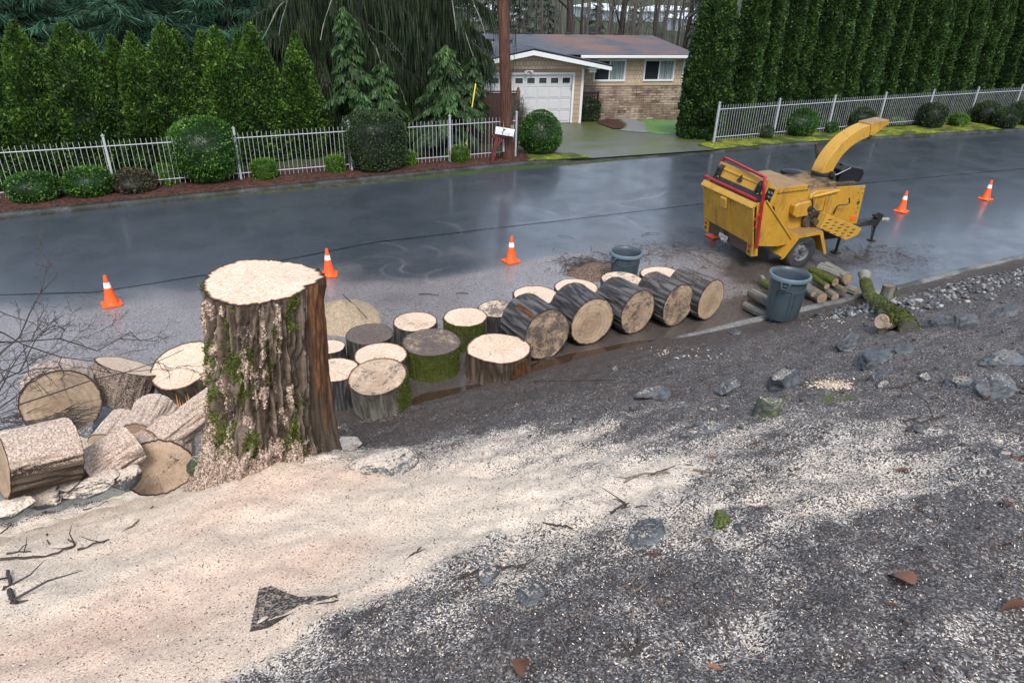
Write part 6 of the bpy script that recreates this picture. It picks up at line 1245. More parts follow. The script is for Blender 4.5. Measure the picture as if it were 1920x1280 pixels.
# ------------------------------------------------------------------ tall hedge of columnar evergreens on the right
HV = []
def hedge_tree(i, x, y, s, first=False):
    lb = '%s tall columnar evergreen of the high hedge, counted from the driveway' % ordn(i)
    if i < 4 or first:
        t = thing('columnar_evergreen', lb, 'tree', (x, y, 0), i*1.3, 'tall evergreens of the high hedge')
        h = 5.45; r = .92 if first else .56
        pf = (lambda q: (.93+.07*min(1, q*6))*(1-.42*q)*(max(0, 1-q**7))**.5+.01) if first else (lambda q: (1.12-.14*min(1, q*5)+.04*math.sin(q*9))*(1-.18*q)*(max(0, 1-q**7))**.5+.01)
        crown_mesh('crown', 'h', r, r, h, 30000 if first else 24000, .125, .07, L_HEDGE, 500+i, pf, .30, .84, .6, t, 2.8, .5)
        m = MB(); m.tube([(0, 0, -.1), (0, 0, h*.5)], [.10, .06], 8); m.build('trunk', TRUNK, t)
        if not first: HV.append(t)
        return t
    t = copy_tree(HV[i % len(HV)]); t.location = (x, y, 0); t.rotation_euler = (0, 0, i*2.17); t.scale = (s, s, random.uniform(.93, 1.06)); t['label'] = lb; return t
hedge_tree(0, 17.75, 20.7, 1, True)
x = 18.85
for i in range(1, 34):
    hedge_tree(i, x, 20.35+random.uniform(-.22, .18)-.008*max(0, x-30)**1.3, random.uniform(.92, 1.15)); x += random.uniform(.72, .95) if x < 40 else 1.0
# ------------------------------------------------------------------ branchy conifers
def needles(base, d, L, Wd, v):
    """long thin two-sided blades from base along d"""
    n = len(base); s = np.cross(d, np.random.default_rng(n).normal(0, 1, (n, 3))); s /= np.linalg.norm(s, axis=1)[:, None]+1e-9; L = np.asarray(L).reshape(-1, 1); W_ = np.asarray(Wd).reshape(-1, 1)*s
    V = np.stack([base-W_*.4, base+W_*.4, base+d*L*.6+W_*.5, base+d*L, base+d*L*.55-W_*.5], 1).reshape(-1, 3); return V, np.arange(5*n).reshape(-1, 5), np.repeat(v, 5)
def conifer(name, label, loc, h, seed, mat, z0=.4, nb=60, Lb=2.2, droop=.5, hang=.0, spray=.3, sw=.03, per=70, tr=.16, group=None, bmat=None, toptaper=1.0, lean=(0, 0), tip_up=0., cat='tree', lich=False, wood_hang=0., lr=(.6, 1.1)):
    rg = np.random.default_rng(seed); t = thing(name, label, cat, loc, group=group)
    m = MB(); m.tube([(0, 0, -.3), (lean[0]*.5, lean[1]*.5, h*.5), (lean[0], lean[1], h)], [tr, tr*.7, .02], 10)
    bs = []; ds = []; ls = []; mb = m; 
    for k in range(nb):
        q = (k+rg.uniform(0, 1))/nb; z = z0+(h-z0)*q; L = Lb*(1-q)**toptaper*rg.uniform(*lr)+.12; a = k*2.4+rg.uniform(-.4, .4); dr = droop*rg.uniform(.6, 1.3)
        s = np.linspace(0, 1, 7); ctr = np.array([lean[0]*z/h, lean[1]*z/h, z]); pts = np.stack([np.cos(a)*L*s, np.sin(a)*L*s, -dr*L*s**1.3+.12*L*s+tip_up*L*s**4], 1)+ctr
        mb.tube(pts, np.linspace(.035, .006, 7)*(.4+L/Lb*.7), 5)
        n = int(per*(.25+L/Lb)); u = rg.uniform(.08, 1, n)**.8; i = u*6; i0 = np.minimum(i.astype(int), 5); f = (i-i0)[:, None]; b = pts[i0]*(1-f)+pts[i0+1]*f
        fd = pts[np.minimum(i0+1, 6)]-pts[i0]; fd /= np.linalg.norm(fd, axis=1)[:, None]+1e-9
        side = np.stack([-np.sin(a)*np.ones(n), np.cos(a)*np.ones(n), np.zeros(n)], 1)*rg.choice([-1, 1], n)[:, None]
        width = L*.28*(1-u*.7)
        b = b+side*(width*rg.uniform(0, 1, n))[:, None]*(1 if hang < .5 else .35)
        d = fd*.55+side*.5*(1-hang)+np.array([0, 0, -1.])*(hang*1.6+.15)+rg.normal(0, .25*(1-hang*.6), (n, 3)); d /= np.linalg.norm(d, axis=1)[:, None]
        bs.append(b); ds.append(d); ls.append(spray*rg.uniform(.5, 1.5, n)*(1 if hang < .5 else rg.uniform(.5, 2.2, n)))
    b = np.concatenate(bs); d = np.concatenate(ds); l = np.concatenate(ls)
    cl = fbm(b*1.6+seed, 2, seed); V, Fq, v = needles(b, d, l, sw*rg.uniform(.6, 1.4, len(b)), np.clip(.5*rg.uniform(0, 1, len(b))+.6*(cl-.25), 0, 1))
    mk('crown', V, Fq, mat, t, dict(v=v)); mb.build('trunk', bmat or TRUNK, t, True)
    return t
# blue-green pines filling the top left
for i, (u, y, h, s) in enumerate([(-60, 31, 7.6, 1), (60, 30, 8, 2), (170, 33, 8, 3), (265, 29.5, 7.6, 4), (360, 33, 8.5, 5), (450, 30, 8.5, 6), (535, 34, 9, 7), (120, 38, 9, 8), (320, 39, 9, 9), (500, 41, 10, 10), (-160, 36, 9, 11)]):
    p = Yp(u, 160, y); conifer('feathery_pine', '%s feathery blue-green pine from the left behind the pointed evergreens' % ordn(i) if i < 7 else 'tall pine farther back behind the %s feathery pine' % ['second', 'fourth', 'sixth', 'first'][i-7], (p[0], y, 0), h, 600+s, L_PINE, .6, 85, 4.2, .42, .15, .42, .028, 300, .18, 'pines in the top left', tip_up=.25)
# big weeping spruces
for i, (u, y, h, s, lb) in enumerate([(600, 25.0, 13, 1, 'dark weeping spruce left of centre, curtains of hanging twigs over the bare-topped fence'), (690, 24.2, 14, 2, 'largest dark weeping spruce hanging over the white fence, behind the right giant ball bush'), (775, 26., 14, 3, 'weeping spruce behind the young bright spruce'), (838, 25.2, 13.5, 4, 'weeping spruce nearest the utility pole, its boughs drooping over the garage roof')]):
    p = Yp(u, 200, y); t = conifer('weeping_spruce', lb, (p[0], y, 0), h, 700+s, L_WEEP, 1.6, 70, 2.2 if u > 800 else 2.6, .55, .8, .34, .026, 460, .26, 'big weeping spruces')
    rg = np.random.default_rng(70+s); m = MB()
    for k in range(5):
        a = rg.uniform(np.pi*1.05, np.pi*1.95); L = rg.uniform(1.4, 2.6); z = rg.uniform(3.0, 5.5); q = np.linspace(0, 1, 14); m.tube(np.stack([np.cos(a)*L*q, np.sin(a)*L*q, z-.25*L*q-.55*L*q**3+.05*np.sin(q*15)], 1), np.linspace(.034, .010, 14)*(1+.5*rg.uniform(-1, 1, 14)), 5)
    m.build('lichen_limb', LICHEN, t)
    n = 9000; a = rg.uniform(0, 2*np.pi, n); rr = .5+2.0*rg.uniform(0, 1, n)**.7; z = rg.uniform(.9, 6.5, n); c = np.stack([rr*np.cos(a), rr*np.sin(a), z], 1); keep = fbm(c*np.array([.9, .9, .25])+s, 2, 71+s) > .50; c = c[keep]; n = len(c)
    d = np.tile([0, 0, -1.], (n, 1))+rg.normal(0, .07, (n, 3)); V, Fq, v = needles(c, d, rg.uniform(.3, 1.1, n), np.full(n, .014), rg.uniform(0, .8, n)); mk('hanging_twigs', V, Fq, L_WEEP, t, dict(v=v))
# younger brighter spruces
def yspruce(lb, u, vt, vb, y, Lb, seed, n=42, per=190): 
    a = Yp(u, vt, y); conifer('young_spruce', lb, (a[0], y, 0), a[2], seed, L_SPR, max(.25, Yp(u, vb, y)[2]), n, Lb, .62, .35, .17, .045, per, .05, 'young spruces by the left fence', toptaper=.7, lr=(.3, 1.25))
yspruce('bright young spruce with drooping boughs in front of the board fence', 836, 84, 240, 21.0, 1.3, 801, 76, 420)
yspruce('tall narrow young spruce with pale tips left of centre at the top edge', 645, 12, 185, 21.6, .62, 802, 60, 170)
yspruce('small dark young spruce above the right giant ball bush', 716, 113, 240, 21.2, .62, 803, 40, 170)
yspruce('smallest young spruce just above the fence, left of the right giant ball bush', 678, 172, 245, 20.9, .45, 804, 26, 120)
yspruce('slim young spruce right of the bright one, hugging the board fence', 888, 105, 215, 21.7, .5, 805, 34, 150)
# ------------------------------------------------------------------ woods behind the house
def bare_tree(lb, u, wpx, y, seed, lean=0., mat=None, h=12, br=9, twigs=True):
    z = float(yard_z(np.array([u*0.+0.]), np.array([y]))[0]); p = Yp(u, 40, y); rg = np.random.default_rng(seed); t = thing('bare_tree', lb, 'tree', (p[0], y, z), group='tree trunks in the woods behind the house')
    r = wpx/2*mpp(p); H_ = h-z; k = 12; s = np.linspace(0, 1, k); wob = np.cumsum(rg.normal(0, .10, (k, 2)), 0); pts = np.stack([wob[:, 0]+lean*H_*s, wob[:, 1], H_*s], 1); off = np.interp(40 and (5.0-z)/H_, s, pts[:, 0]); pts[:, 0] -= off
    m = MB(); m.tube(pts, r*(1.15-.75*s), 9)
    for q in range(br):
        i = rg.integers(3, k-1); a = rg.uniform(0, 2*np.pi); L = rg.uniform(1.2, 3.4); b = pts[i]+(pts[i+1]-pts[i])*rg.uniform(0, 1); d = np.array([math.cos(a), math.sin(a)*.6, rg.uniform(.2, 1.0)]); e = b+d*L; mid = b+d*L*.5+rg.normal(0, .15, 3)+np.array([0, 0, -.1])
        m.tube([b, mid, e], [r*.32, r*.2, .012], 5)
        if twigs:
            for _ in range(6): c = mid+(e-mid)*rg.uniform(-.4, 1); dd = rg.normal(0, .55, 3)+np.array([0, 0, .25]); m.tube([c, c+dd*.5+rg.normal(0, .05, 3), c+dd], [.018, .012, .006], 3)
    m.build('trunk', mat or TRUNKG, t, True)
    return t
TR = [(957, 8, 42, .01, 1), (1069, 15, 40, 0, 1), (1086, 6, 44, 0, 1), (1109, 5, 48, -.02, 0), (1128, 8, 46, .03, 0), (1147, 8, 50, 0, 0), (1165, 13, 44, .01, 1), (1190, 9, 42, .0, 0), (1202, 5, 50, .01, 0), (1223, 7, 43, -.01, 1), (1237, 5, 52, 0, 0), (1249, 8, 45, .015, 0), (1265, 6, 47, -.02, 0), (1277, 5, 40, .05, 1), (1292, 6, 50, .02, 0), (1302, 9, 39, .07, 1), (1318, 7, 41, .05, 0), (1336, 7, 43, .05, 0), (990, 4, 50, .0, 0), (1015, 5, 46, .04, 0), (1040, 4, 48, -.04, 0), (1055, 4, 52, .02, 0), (1100, 3, 42, .10, 0), (1137, 4, 40, -.06, 0), (1180, 3, 39, .04, 0), (1213, 4, 41, .12, 0), (1258, 3, 40, -.08, 0), (1284, 4, 54, .0, 0), (1310, 5, 55, .0, 0), (1328, 4, 50, .03, 0), (975, 5, 55, 0, 0), (1155, 3, 58, .0, 0), (1230, 4, 60, 0, 0)]
TRs = sorted(range(len(TR)), key=lambda i: TR[i][0])
for rank, i in enumerate(TRs):
    u, w, y, ln, dk = TR[i]; bare_tree('%s %s trunk from the left in the woods behind the house roof' % (ordn(rank), 'dark thick' if dk and w > 10 else 'dark' if dk else 'slender grey'), u, w, y, 900+i, ln, TRUNK if dk else TRUNKG, 12, 10 if w < 12 else 6)
# evergreen undergrowth between the trunks
for i, (u, vt, y, Lb, h) in enumerate([(925, -60, 44, 2.6, 0), (975, -30, 47, 2.2, 0), (1030, 5, 50, 2.0, 0), (1120, 10, 56, 2.2, 0), (1345, -80, 38, 2.2, 0), (1322, 20, 46, 1.6, 0), (1010, -70, 56, 3, 0), (1190, 25, 60, 1.6, 0)]):
    a = Yp(u, vt, y); z = float(yard_z(np.array([0.]), np.array([y]))[0]); conifer('woodland_conifer', '%s thin evergreen from the left among the trunks behind the house' % ordn([0, 1, 3, 4, 7, 6, 2, 5][i]), (a[0], y, z), a[2]-z+1, 950+i, L_FAR, 1., 46, Lb, .35, .1, .5, .06, 90, .12, 'evergreens among the trunks behind the house')
# undergrowth carpet in the hollow (reads as one mass)
rg = np.random.default_rng(4); n = 16000; c = np.stack([rg.uniform(2, 52, n), rg.uniform(38, 74, n), np.zeros(n)], 1); c[:, 2] = yard_z(c[:, 0], c[:, 1])+rg.uniform(0, 1, n)**2*2.6; V, Fq = leaves(c, c*0, .5, .22, rg, .6, .6)
o = mk('undergrowth', V, Fq, L_FAR, None, dict(v=np.repeat(rg.uniform(0, 1, n), 4))); tag(o, 'tangled undergrowth in the hollow behind the house', 'undergrowth', kind='stuff')
n = 26000; c = np.stack([rg.uniform(-22, 8.6, n), rg.uniform(23.5, 36, n), np.zeros(n)], 1); c[:, 2] = rg.uniform(0, 1, n)**2.5*1.5; V, Fq = leaves(c, c*0, .22, .09, rg, .6, .6)
o = mk('ground_cover', V, Fq, L_BUSHD, None, dict(v=np.repeat(rg.uniform(0, .7, n), 4))); tag(o, 'dark leafy ground cover under the trees behind the left fence', 'ground cover', kind='stuff')
# far conifers closing the view on the left and right
for i, (x, y, h) in enumerate([(-30, 34, 9), (-22, 40, 11), (-14, 44, 12), (-4, 47, 14), (5, 46, 15), (12, 52, 17), (-38, 30, 9)]):
    conifer('tall_conifer', '%s tall dark conifer of the backdrop behind the feathery pines' % ordn(i), (x, y, float(yard_z(np.array([x]), np.array([y]))[0])), h, 980+i, L_PINE, .6, 80, 4.6, .4, .1, .55, .07, 170, .25, 'backdrop conifers')
# pale flat-roofed sheds down in the valley
WH = simple('pale_shed_roof', (.62, .66, .70), .6, .15, .2); WHW = simple('grey_shed_wall', (.28, .32, .36), .7, .2, .2)
for i, (u, v, w, d, h, lb) in enumerate([(935, 40, 30, 20, 5, 'far pale shed seen left of the garage gable between trunks'), (1205, 42, 34, 20, 5, 'long pale shed in the valley seen past the middle of the roof'), (1275, 22, 30, 16, 5, 'pale-roofed shed higher in the valley behind the leaning trunks'), (1330, 60, 26, 16, 5, 'pale shed low in the valley at the right end of the house'), (1140, 20, 26, 14, 5, 'pale shed far off behind the dark trunks above the roof')]):
    g = P(u, v, -16.); g = g*min(1., 430/np.hypot(g[0], g[1])); t = thing('warehouse', lb, 'building', (g[0], g[1], -16), R(12)); m = MB(); m.bx(-w/2, w/2, 0, d, 0, h); m.build('wall', WHW, t); m = MB(); m.prism([(-w/2-1, h+.05), (w/2+1, h+.05), (w/2+1, h+.3), (0, h+2), (-w/2-1, h+.3)], -1, d+1, 'y'); m.build('roof', WH, t)

# tangle of bare saplings in the hollow (reads as one mass)
rg = np.random.default_rng(14); n = 5200; x = rg.uniform(4, 60, n); y = rg.uniform(37, 80, n); z = yard_z(x, y); L = rg.uniform(1.5, 7, n); d = np.stack([rg.normal(0, .16, n), rg.normal(0, .1, n), np.ones(n)], 1)
b_ = np.stack([x, y, z], 1)+d*(rg.uniform(0, 1, n)**1.5*5)[:, None]; s_ = np.stack([np.full(n, 1.), np.zeros(n), np.zeros(n)], 1)*rg.uniform(.008, .03, n)[:, None]; e_ = b_+d*L[:, None]; o_ = np.array([0, .02, 0])
V = np.stack([b_-s_, b_+s_, e_+s_*.3, e_-s_*.3, b_+o_, e_+o_], 1).reshape(-1, 3); i = np.arange(n)[:, None]*6
o = mk('thicket', V, [np.concatenate([i+np.array([[0, 1, 2, 3]]), i+np.array([[1, 4, 5, 2]]), i+np.array([[4, 0, 3, 5]])])], TRUNKG); tag(o, 'grey tangle of bare saplings in the hollow behind the house', 'thicket', kind='stuff')
# ------------------------------------------------------------------ small litter
rg = np.random.default_rng(12)
def flakes(name, label, cat, pos, L, Wd, mat, vv, tilt=.35, th=0.):
    n = len(pos); a = rg.uniform(0, 2*np.pi, n); d = np.stack([np.cos(a), np.sin(a), rg.normal(0, tilt, n)], 1); d /= np.linalg.norm(d, axis=1)[:, None]; s = np.cross(d, np.array([0, 0, 1.])+rg.normal(0, tilt, (n, 3))); s /= np.linalg.norm(s, axis=1)[:, None]
    L = (L*rg.uniform(.5, 1.5, n))[:, None]/2; Wd = (Wd*rg.uniform(.5, 1.5, n))[:, None]/2
    V = np.stack([pos-d*L-s*Wd*.6, pos+s*Wd, pos+d*L+s*Wd*.3, pos-s*Wd], 1).reshape(-1, 3)
    o = mk(name, V, np.arange(4*n).reshape(-1, 4), mat, None, dict(v=np.repeat(vv, 4))); tag(o, label, cat, kind='stuff'); return o
# sample bank points, denser near the camera
BV = Vb; sel = np.where((BV[:, 1] > .6) & (BV[:, 1] < 7.5) & (BV[:, 0] > -5) & (BV[:, 0] < 20))[0]
cell = np.where(BV[sel, 0] < 4.2, 1., np.where(BV[sel, 0] < 9, 3.2, 12.)); dd = np.hypot(BV[sel, 0], BV[sel, 1]); wgt = cell*np.exp(-dd/5.)
def pick(n, w): p = w/w.sum(); i = rg.choice(sel, n, p=p); q = BV[i].copy(); q[:, 0] += rg.uniform(-.03, .03, n); q[:, 1] += rg.uniform(-.015, .015, n); q[:, 2] += rg.uniform(.001, .006, n); return q, i
dsel = dustA[sel]
q, i = pick(80000, wgt*np.clip(1.1-np.abs(dsel-.45)*1.4, .05, 1)*np.clip(dsel*2, .1, 1)); flakes('wood_chips', 'pale sawdust flakes scattered over the dark dirt', 'wood chips', q, .009, .0042, CHIPP, rg.uniform(0, .8, len(q)))
q, i = pick(34000, wgt*np.clip(1.15-dsel, .02, 1)); flakes('dark_litter', 'dark needles and bark crumbs scattered on the bank', 'litter', q, .020, .005, CHIPK, rg.uniform(0, 1, len(q)), .3)
q, i = pick(2600, wgt*(dsel > .8)); flakes('sawdust_crumbs', 'dark crumbs lying on the clean sawdust', 'crumbs', q, .011, .005, CHIPK, rg.uniform(0, .7, len(q)))
# chips and twigs on the wet road
def roadpts(n, cs):
    out = []
    for u, v, ru, rv, w in cs:
        k = int(n*w); uu = rg.normal(u, ru, k); vv = rg.normal(v, rv, k); out += [P(a, b, .006) for a, b in zip(uu, vv) if b > 330]
    o = np.array(out); o = o[(o[:, 1] > kerb_y(o[:, 0])+.03)]; return o
rp_ = roadpts(15000, [(1330, 470, 60, 16, .12), (1230, 475, 60, 18, .1), (1100, 490, 40, 15, .06), (1600, 480, 60, 14, .17), (1680, 490, 50, 14, .12), (1400, 560, 50, 30, .1), (1000, 560, 120, 50, .1), (700, 600, 80, 40, .05), (200, 640, 90, 40, .08), (1450, 520, 50, 20, .1)])
flakes('wood_debris', 'reddish wood chips and bark bits scattered on the wet road round the chipper', 'debris', rp_, .030, .011, CHIPK, rg.uniform(.2, 1, len(rp_)), .15)
m = MB()
for c in roadpts(420, [(1100, 495, 30, 9, .45), (1220, 470, 50, 16, .2), (1330, 480, 40, 14, .1), (1630, 480, 50, 14, .15), (150, 640, 80, 30, .1)]):
    a = rg.uniform(0, np.pi); L = rg.uniform(.05, .2); z = .008+.08*math.exp(-((c[0]-P(1115, 508)[0])**2+(c[1]-P(1115, 508)[1])**2)/.15); m.tube([c+np.array([-math.cos(a)*L, -math.sin(a)*L, z]), c+np.array([0, 0, z+rg.uniform(0, .02)]), c+np.array([math.cos(a)*L, math.sin(a)*L, z])], rg.uniform(.002, .005), 4)
tag(m.build('twig_litter', TWIG), 'short dead twigs strewn on the road near the far bin', 'twigs', kind='stuff')
for (a, b, lb) in (((785, 551), (824, 554), 'straight dark twig lying on the road behind the upright rounds'), ((855, 550), (880, 551), 'thin short twig on the road right of the straight dark one'), ((645, 575), (690, 605), 'thin curved twig lying over the sawdust heap')):
    p, q = P(*a, .02), P(*b, .02); 
    if 'heap' in lb: p[2] = .25; q[2] = .10
    m = MB(); m.tube([p, (p+q)/2+np.array([0, .03, .01]), q], [.009, .008, .005], 6); tag(m.build('twig', TWIG, None, True), lb, 'twig')
p = P(963, 575, 0); m = MB(); m.tube([p, p+np.array([-.03, 0, .3])], [.012, .006], 5); tag(m.build('twig', TWIG), 'thin dark twig standing upright behind the lying logs', 'twig')
# roots and twigs on the bank
TWS = [([(860,1086),(890,1070),(930,1060),(965,1062),(985,1060)], .010, 'dark curved twig lying over the grit just left of the bottom centre stones'), ([(1018,980),(1050,985),(1075,990)], .007, 'short dark twig above the bottom centre stones'), ([(1145,960),(1165,950),(1180,942)], .009, 'stubby dark twig right of centre, pointing up to the right'), ([(1165,952),(1215,948)], .006, 'thin twig lying level beside the stubby one'), ([(1170,905),(1200,890),(1240,884),(1280,888)], .009, 'bent dark root snaking over the pale dust at right of centre'), ([(1560,1090),(1590,1090),(1620,1078)], .010, 'short thick dark stick on the grit at lower right'), ([(758,1052),(775,1038),(790,1025)], .007, 'mossy-tipped twig on the edge of the sawdust'),
 ([(640,1195),(665,1175),(668,1150)], .008, 'curled brown twig by the sawdust edge at lower left of centre'), ([(545,1130),(600,1125),(632,1115)], .007, 'dark root running out of the bark shard'), ([(1180,1180),(1192,1120),(1185,1090)], .005, 'pale dry stem curving through the grit at lower right of centre'), ([(1150,1110),(1180,1095),(1200,1075)], .005, 'wiry root left of the pale dry stem'), ([(1180,1115),(1205,1100),(1240,1075),(1265,1060)], .005, 'wiry root crossing the pale dry stem'), ([(1150,1228),(1190,1222),(1225,1195)], .008, 'thick dark curl of bark at the bottom edge'), ([(1050,1195),(1065,1225)], .004, 'straw-coloured stem at the bottom, centre right'),
 ([(1620,790),(1660,784),(1700,790),(1730,778)], .010, 'dark forked twig on the slope at right'), ([(1700,808),(1730,792),(1770,778)], .012, 'thicker dark twig crossing the forked one'), ([(1300,880),(1340,885),(1390,890)], .006, 'thin twig half buried in the pale dust'), ([(1220,890),(1245,880),(1275,870),(1300,872)], .006, 'slim root right of the bent dark one'), ([(0,1048),(60,1046),(110,1034),(140,1022),(128,1010)], .009, 'long dark stick lying on the sawdust at the left edge'), ([(12,1038),(40,1034),(70,1036)], .008, 'short dark stick parallel above the long one'), ([(155,955),(185,948),(202,938)], .007, 'hooked dark twig on the sawdust below the boulders'), ([(228,998),(255,980),(285,950),(292,920),(275,890)], .006, 'long thin curved twig standing off the sawdust below the pale boulder'), ([(145,1030),(175,1020),(205,1010)], .008, 'rough dark root on the sawdust, left'), ([(0,941),(40,937),(80,944),(115,946)], .012, 'dusty branch lying under the big log at the left edge'), ([(0,1000),(15,990),(22,982)], .008, 'small twig at the left edge of the sawdust'), ([(15,1070),(18,1095),(5,1105)], .012, 'dark knotty root end at the left edge'), ([(18,1105),(22,1125),(30,1130)], .016, 'dark broken root stub at the left edge, below the knotty one'), ([(88,1000),(92,1020)], .006, 'tiny upright twig on the sawdust'), ([(1000,640+75),(1150,712),(1160,705)], .005, 'thin straight twig on the dirt below the lying logs'), ([(1655,730),(1700,722),(1745,705)], .006, 'thin dark twig on the slope right of the wood chips')]
for k, (px, r, lb) in enumerate(TWS): rope('twig', lb, 'twig', px, r, TWIGD if 'pale' in lb or 'straw' in lb or 'dusty' in lb else TWIG, .004, None, 6, 2 if r > .006 else 0, k+20)
# dead leaves
def leaf(u, v, s, seed, lb):
    g = G(u, v, .012); rg2 = np.random.default_rng(seed); n = 9; V = []; 
    for i in range(n):
        for j in range(7):
            a = i/(n-1); b = (j/6-.5)*2; w = math.sin(math.pi*min(1, a*.93+.05))**.7*(1-.25*a); V.append(((a-.5)*s, b*w*s*.36, abs(b)**1.5*w*s*.16+.10*s*math.sin(a*3+seed)+.01*rg2.normal()*s))
    F = [[i*7+j, (i+1)*7+j, (i+1)*7+j+1, i*7+j+1] for i in range(n-1) for j in range(6)]
    o = mk('dead_leaf', np.array(V), np.array(F), L_DEAD, None, dict(v=float(rg2.uniform(.2, .8))), True); o.location = g; o.rotation_euler = (Matrix.Rotation(R(-22)+rg2.normal()*.1, 3, 'X')@Matrix.Rotation(rg2.uniform(0, 6.28), 3, 'Z')).to_euler()
    m_ = MB(); m_.tube([(s*.48, 0, .02*s), (s*.72, .02*s, .06*s)], .0016, 5); m_.build('leaf_stem', TWIG, o); tag(o, lb, 'leaf')
for k, (u, v, s, lb) in enumerate([(978,1252,.10,'round tan dead leaf at the bottom edge left of centre'), (1690,1085,.13,'broad purplish dead leaf on the grit at lower right'), (1487,880,.08,'rust-brown curled leaf on the pale dust, right of centre'), (1335,856,.055,'tan leaf lying on the pale dust left of the rust-brown one'), (1418,830,.06,'orange-brown leaf beside the dusty slab'), (1886,945,.075,'reddish curled leaf near the right edge'), (1885,1022,.08,'brown leaf near the right edge below the reddish one'), (1905,1140,.09,'dull purple leaf at the right edge, lowest of those there'), (1330,1012,.05,'small leaf just below the moss-sided stone'), (1690,880,.06,'dark leaf on the speckled slope at right'), (1670,1132,.035,'tiny red leaf below the purplish one'), (1850,745,.07,'brown leaf among the rocks at upper right'), (1640,1000,.03,'tiny ochre leaf bit in the middle of the right slope'), (1225,1040,.045,'reddish leaf scrap by the embedded stone'), (1340,1252,.05,'brown leaf at the bottom edge, right of centre'), (1780,715,.05,'small brown leaf right of the smooth grey rock'), (905,850,.04,'little brown leaf on the pale dust above centre'), (1240,1128,.05,'crumpled leaf beside the wiry roots'), (1560,1150,.03,'small tan leaf bit on the lower right grit'), (1910,860,.09,'dark folded leaf at the right edge')]): leaf(u, v, s, k, lb)
# fresh chips patch on the slope and splinters by the kerb
def patch(name, lb, u, v, ru, rv, n, L, Wd, vv=(.3, 1)):
    q = np.array([G(rg.normal(u, ru), rg.normal(v, rv), .008) for _ in range(n)]); flakes(name, lb, 'wood chips', q, L, Wd, CHIPP, rg.uniform(*vv, n), .3)
patch('fresh_chips', 'patch of fresh cream wood chips on the dirt slope', 1560, 721, 20, 4.5, 500, .028, .010, (.0, .6))
patch('fresh_chips', 'scattered fresh splinters on the dirt by the kerb below the lying logs', 1270, 660, 45, 8, 90, .045, .010, (.0, .6))
patch('fresh_chips', 'few fresh chips on the kerb right of the near bin', 1560, 600, 40, 14, 60, .04, .010, (.1, .7))
# pebbles along the right kerb
q = []; 
while len(q) < 620:
    u, v = rg.uniform(1560, 1925), 0; lo = np.interp(u, [1560, 1700, 1800, 1920], [580, 556, 525, 502]); hi = np.interp(u, [1560, 1700, 1800, 1920], [600, 590, 575, 545]); v = lo+abs(rg.normal(0, .45))*(hi-lo); g = G(u, v); 
    if g[1] < kerb_y(g[0])-.2: q.append(g)
V, Fc = ico(1); Vs = []; Fs = []; As = []
for k, g in enumerate(q): s = rg.uniform(.014, .042)*np.array([1, rg.uniform(.6, 1), rg.uniform(.4, .7)]); a = rg.uniform(0, 6.28); c, d = math.cos(a), math.sin(a); p = (V*(1+rg.normal(0, .06, V.shape)))*s; p = p@np.array([[c, d, 0], [-d, c, 0], [0, 0, 1]]); Vs.append(p+g+np.array([0, 0, s[2]*.4])); Fs.append(Fc+k*len(V)); As.append(np.full(len(V), rg.uniform(0, 1)))
o = mk('gravel', np.concatenate(Vs), np.concatenate(Fs), PEB, None, dict(v=np.concatenate(As)), True); tag(o, 'pale river pebbles lying along the inside of the right-hand kerb', 'gravel', kind='stuff')
# soil clods on the dark slope
q, _i = pick(1500, wgt*np.clip(.55-dsel, 0, 1))
Vs = []; Fs = []
for k, g in enumerate(q): s = rg.uniform(.005, .022)*np.array([1, rg.uniform(.6, 1), rg.uniform(.4, .8)]); p = (V*(1+rg.normal(0, .16, V.shape)))*s; Vs.append(p+g+np.array([0, 0, s[2]*.3])); Fs.append(Fc+k*len(V))
Vc = np.concatenate(Vs); o = mk('soil_clods', Vc, np.concatenate(Fs), BANK, None, dict(dust=.12, red=0., moss=0., damp=.5)); tag(o, 'small dark clods and grit lying on the bank', 'soil', kind='stuff')
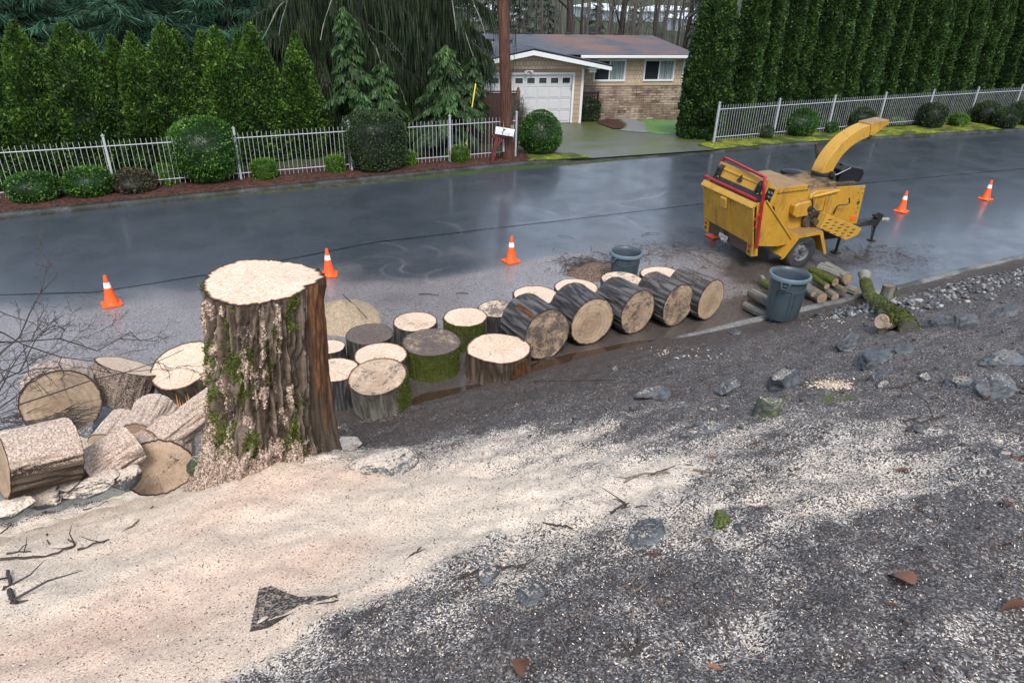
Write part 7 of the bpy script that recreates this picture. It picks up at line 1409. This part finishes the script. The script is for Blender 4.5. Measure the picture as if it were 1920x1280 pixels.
# brush: leafless cut branches heaped at the left edge
def brush(lb, root, tipp, r, seed, gen=3):
    rg2 = np.random.default_rng(seed); t = MB()
    def grow(a, b, r, g):
        L = np.linalg.norm(b-a); k = 6; s = np.linspace(0, 1, k)[:, None]; p = a+(b-a)*s; p[1:-1] += rg2.normal(0, L*.035, (k-2, 3)); t.tube(p, np.linspace(r, max(r*.35, .0018), k), 5)
        if g > 0:
            for _ in range(rg2.integers(3, 6)):
                i = rg2.integers(1, k); d = (b-a)/L; dd = d*rg2.uniform(.5, 1)+rg2.normal(0, .55, 3); dd /= np.linalg.norm(dd); e = p[i]+dd*L*rg2.uniform(.25, .5); e[2] = max(e[2], .03); grow(p[i], e, r*.5, g-1)
    grow(np.array(root), np.array(tipp), r, gen); o = t.build('cut_branch', TWIG); tag(o, lb, 'branch', 'leafless cut branches heaped at the left edge'); return o
for k, (a, b, ya, yb, r) in enumerate([((-30, 700), (108, 515), 6.9, 7.6, .011), ((-40, 640), (300, 640), 7.6, 8.2, .010), ((-20, 740), (100, 610), 7.2, 7.8, .010), ((-60, 600), (210, 700), 7.8, 8.3, .009), ((-40, 780), (60, 640), 7., 7.5, .010), ((30, 760), (345, 655), 7.7, 8.3, .009), ((-60, 690), (150, 690), 8.0, 8.5, .008), ((-50, 800), (90, 700), 7.0, 7.6, .009), ((-60, 560), (80, 620), 8.2, 8.6, .007), ((-40, 720), (190, 620), 8.3, 8.7, .007)]):
    brush(['topmost bare branch of the brush heap, reaching highest against the road', 'long bare branch reaching far right from the brush heap', 'crooked bare branch in the middle of the brush heap', 'bare branch sloping down to the right across the road', 'bare branch rising steeply at the left edge', 'thin bare branch arching behind the tilted dusty round', 'level bare branch low in the brush heap', 'lowest bare branch of the heap, behind the big log', 'wispy bare branch at the upper left of the heap', 'wispy bare branch behind the round orange-faced log'][k], Yp(*a, ya), Yp(*b, yb), r, 40+k)
m = MB(); 
for k in range(330):
    u, v = rg.uniform(-60, 120), rg.uniform(690, 800); y = rg.uniform(7.2, 8.6); p = Yp(u, v, y); p[2] = min(max(.02, p[2]), .5); a = rg.normal(-.25, .5); L = rg.uniform(.2, .6); d = np.array([math.cos(a), math.sin(a), rg.normal(0, .15)])*L; m.tube([p, p+d*.5+np.array([0, 0, .02]), p+d], [.005, .004, .002], 4)
tag(m.build('brush_tangle', TWIG), 'dense tangle of thin twigs at the foot of the brush heap', 'twigs', kind='stuff')
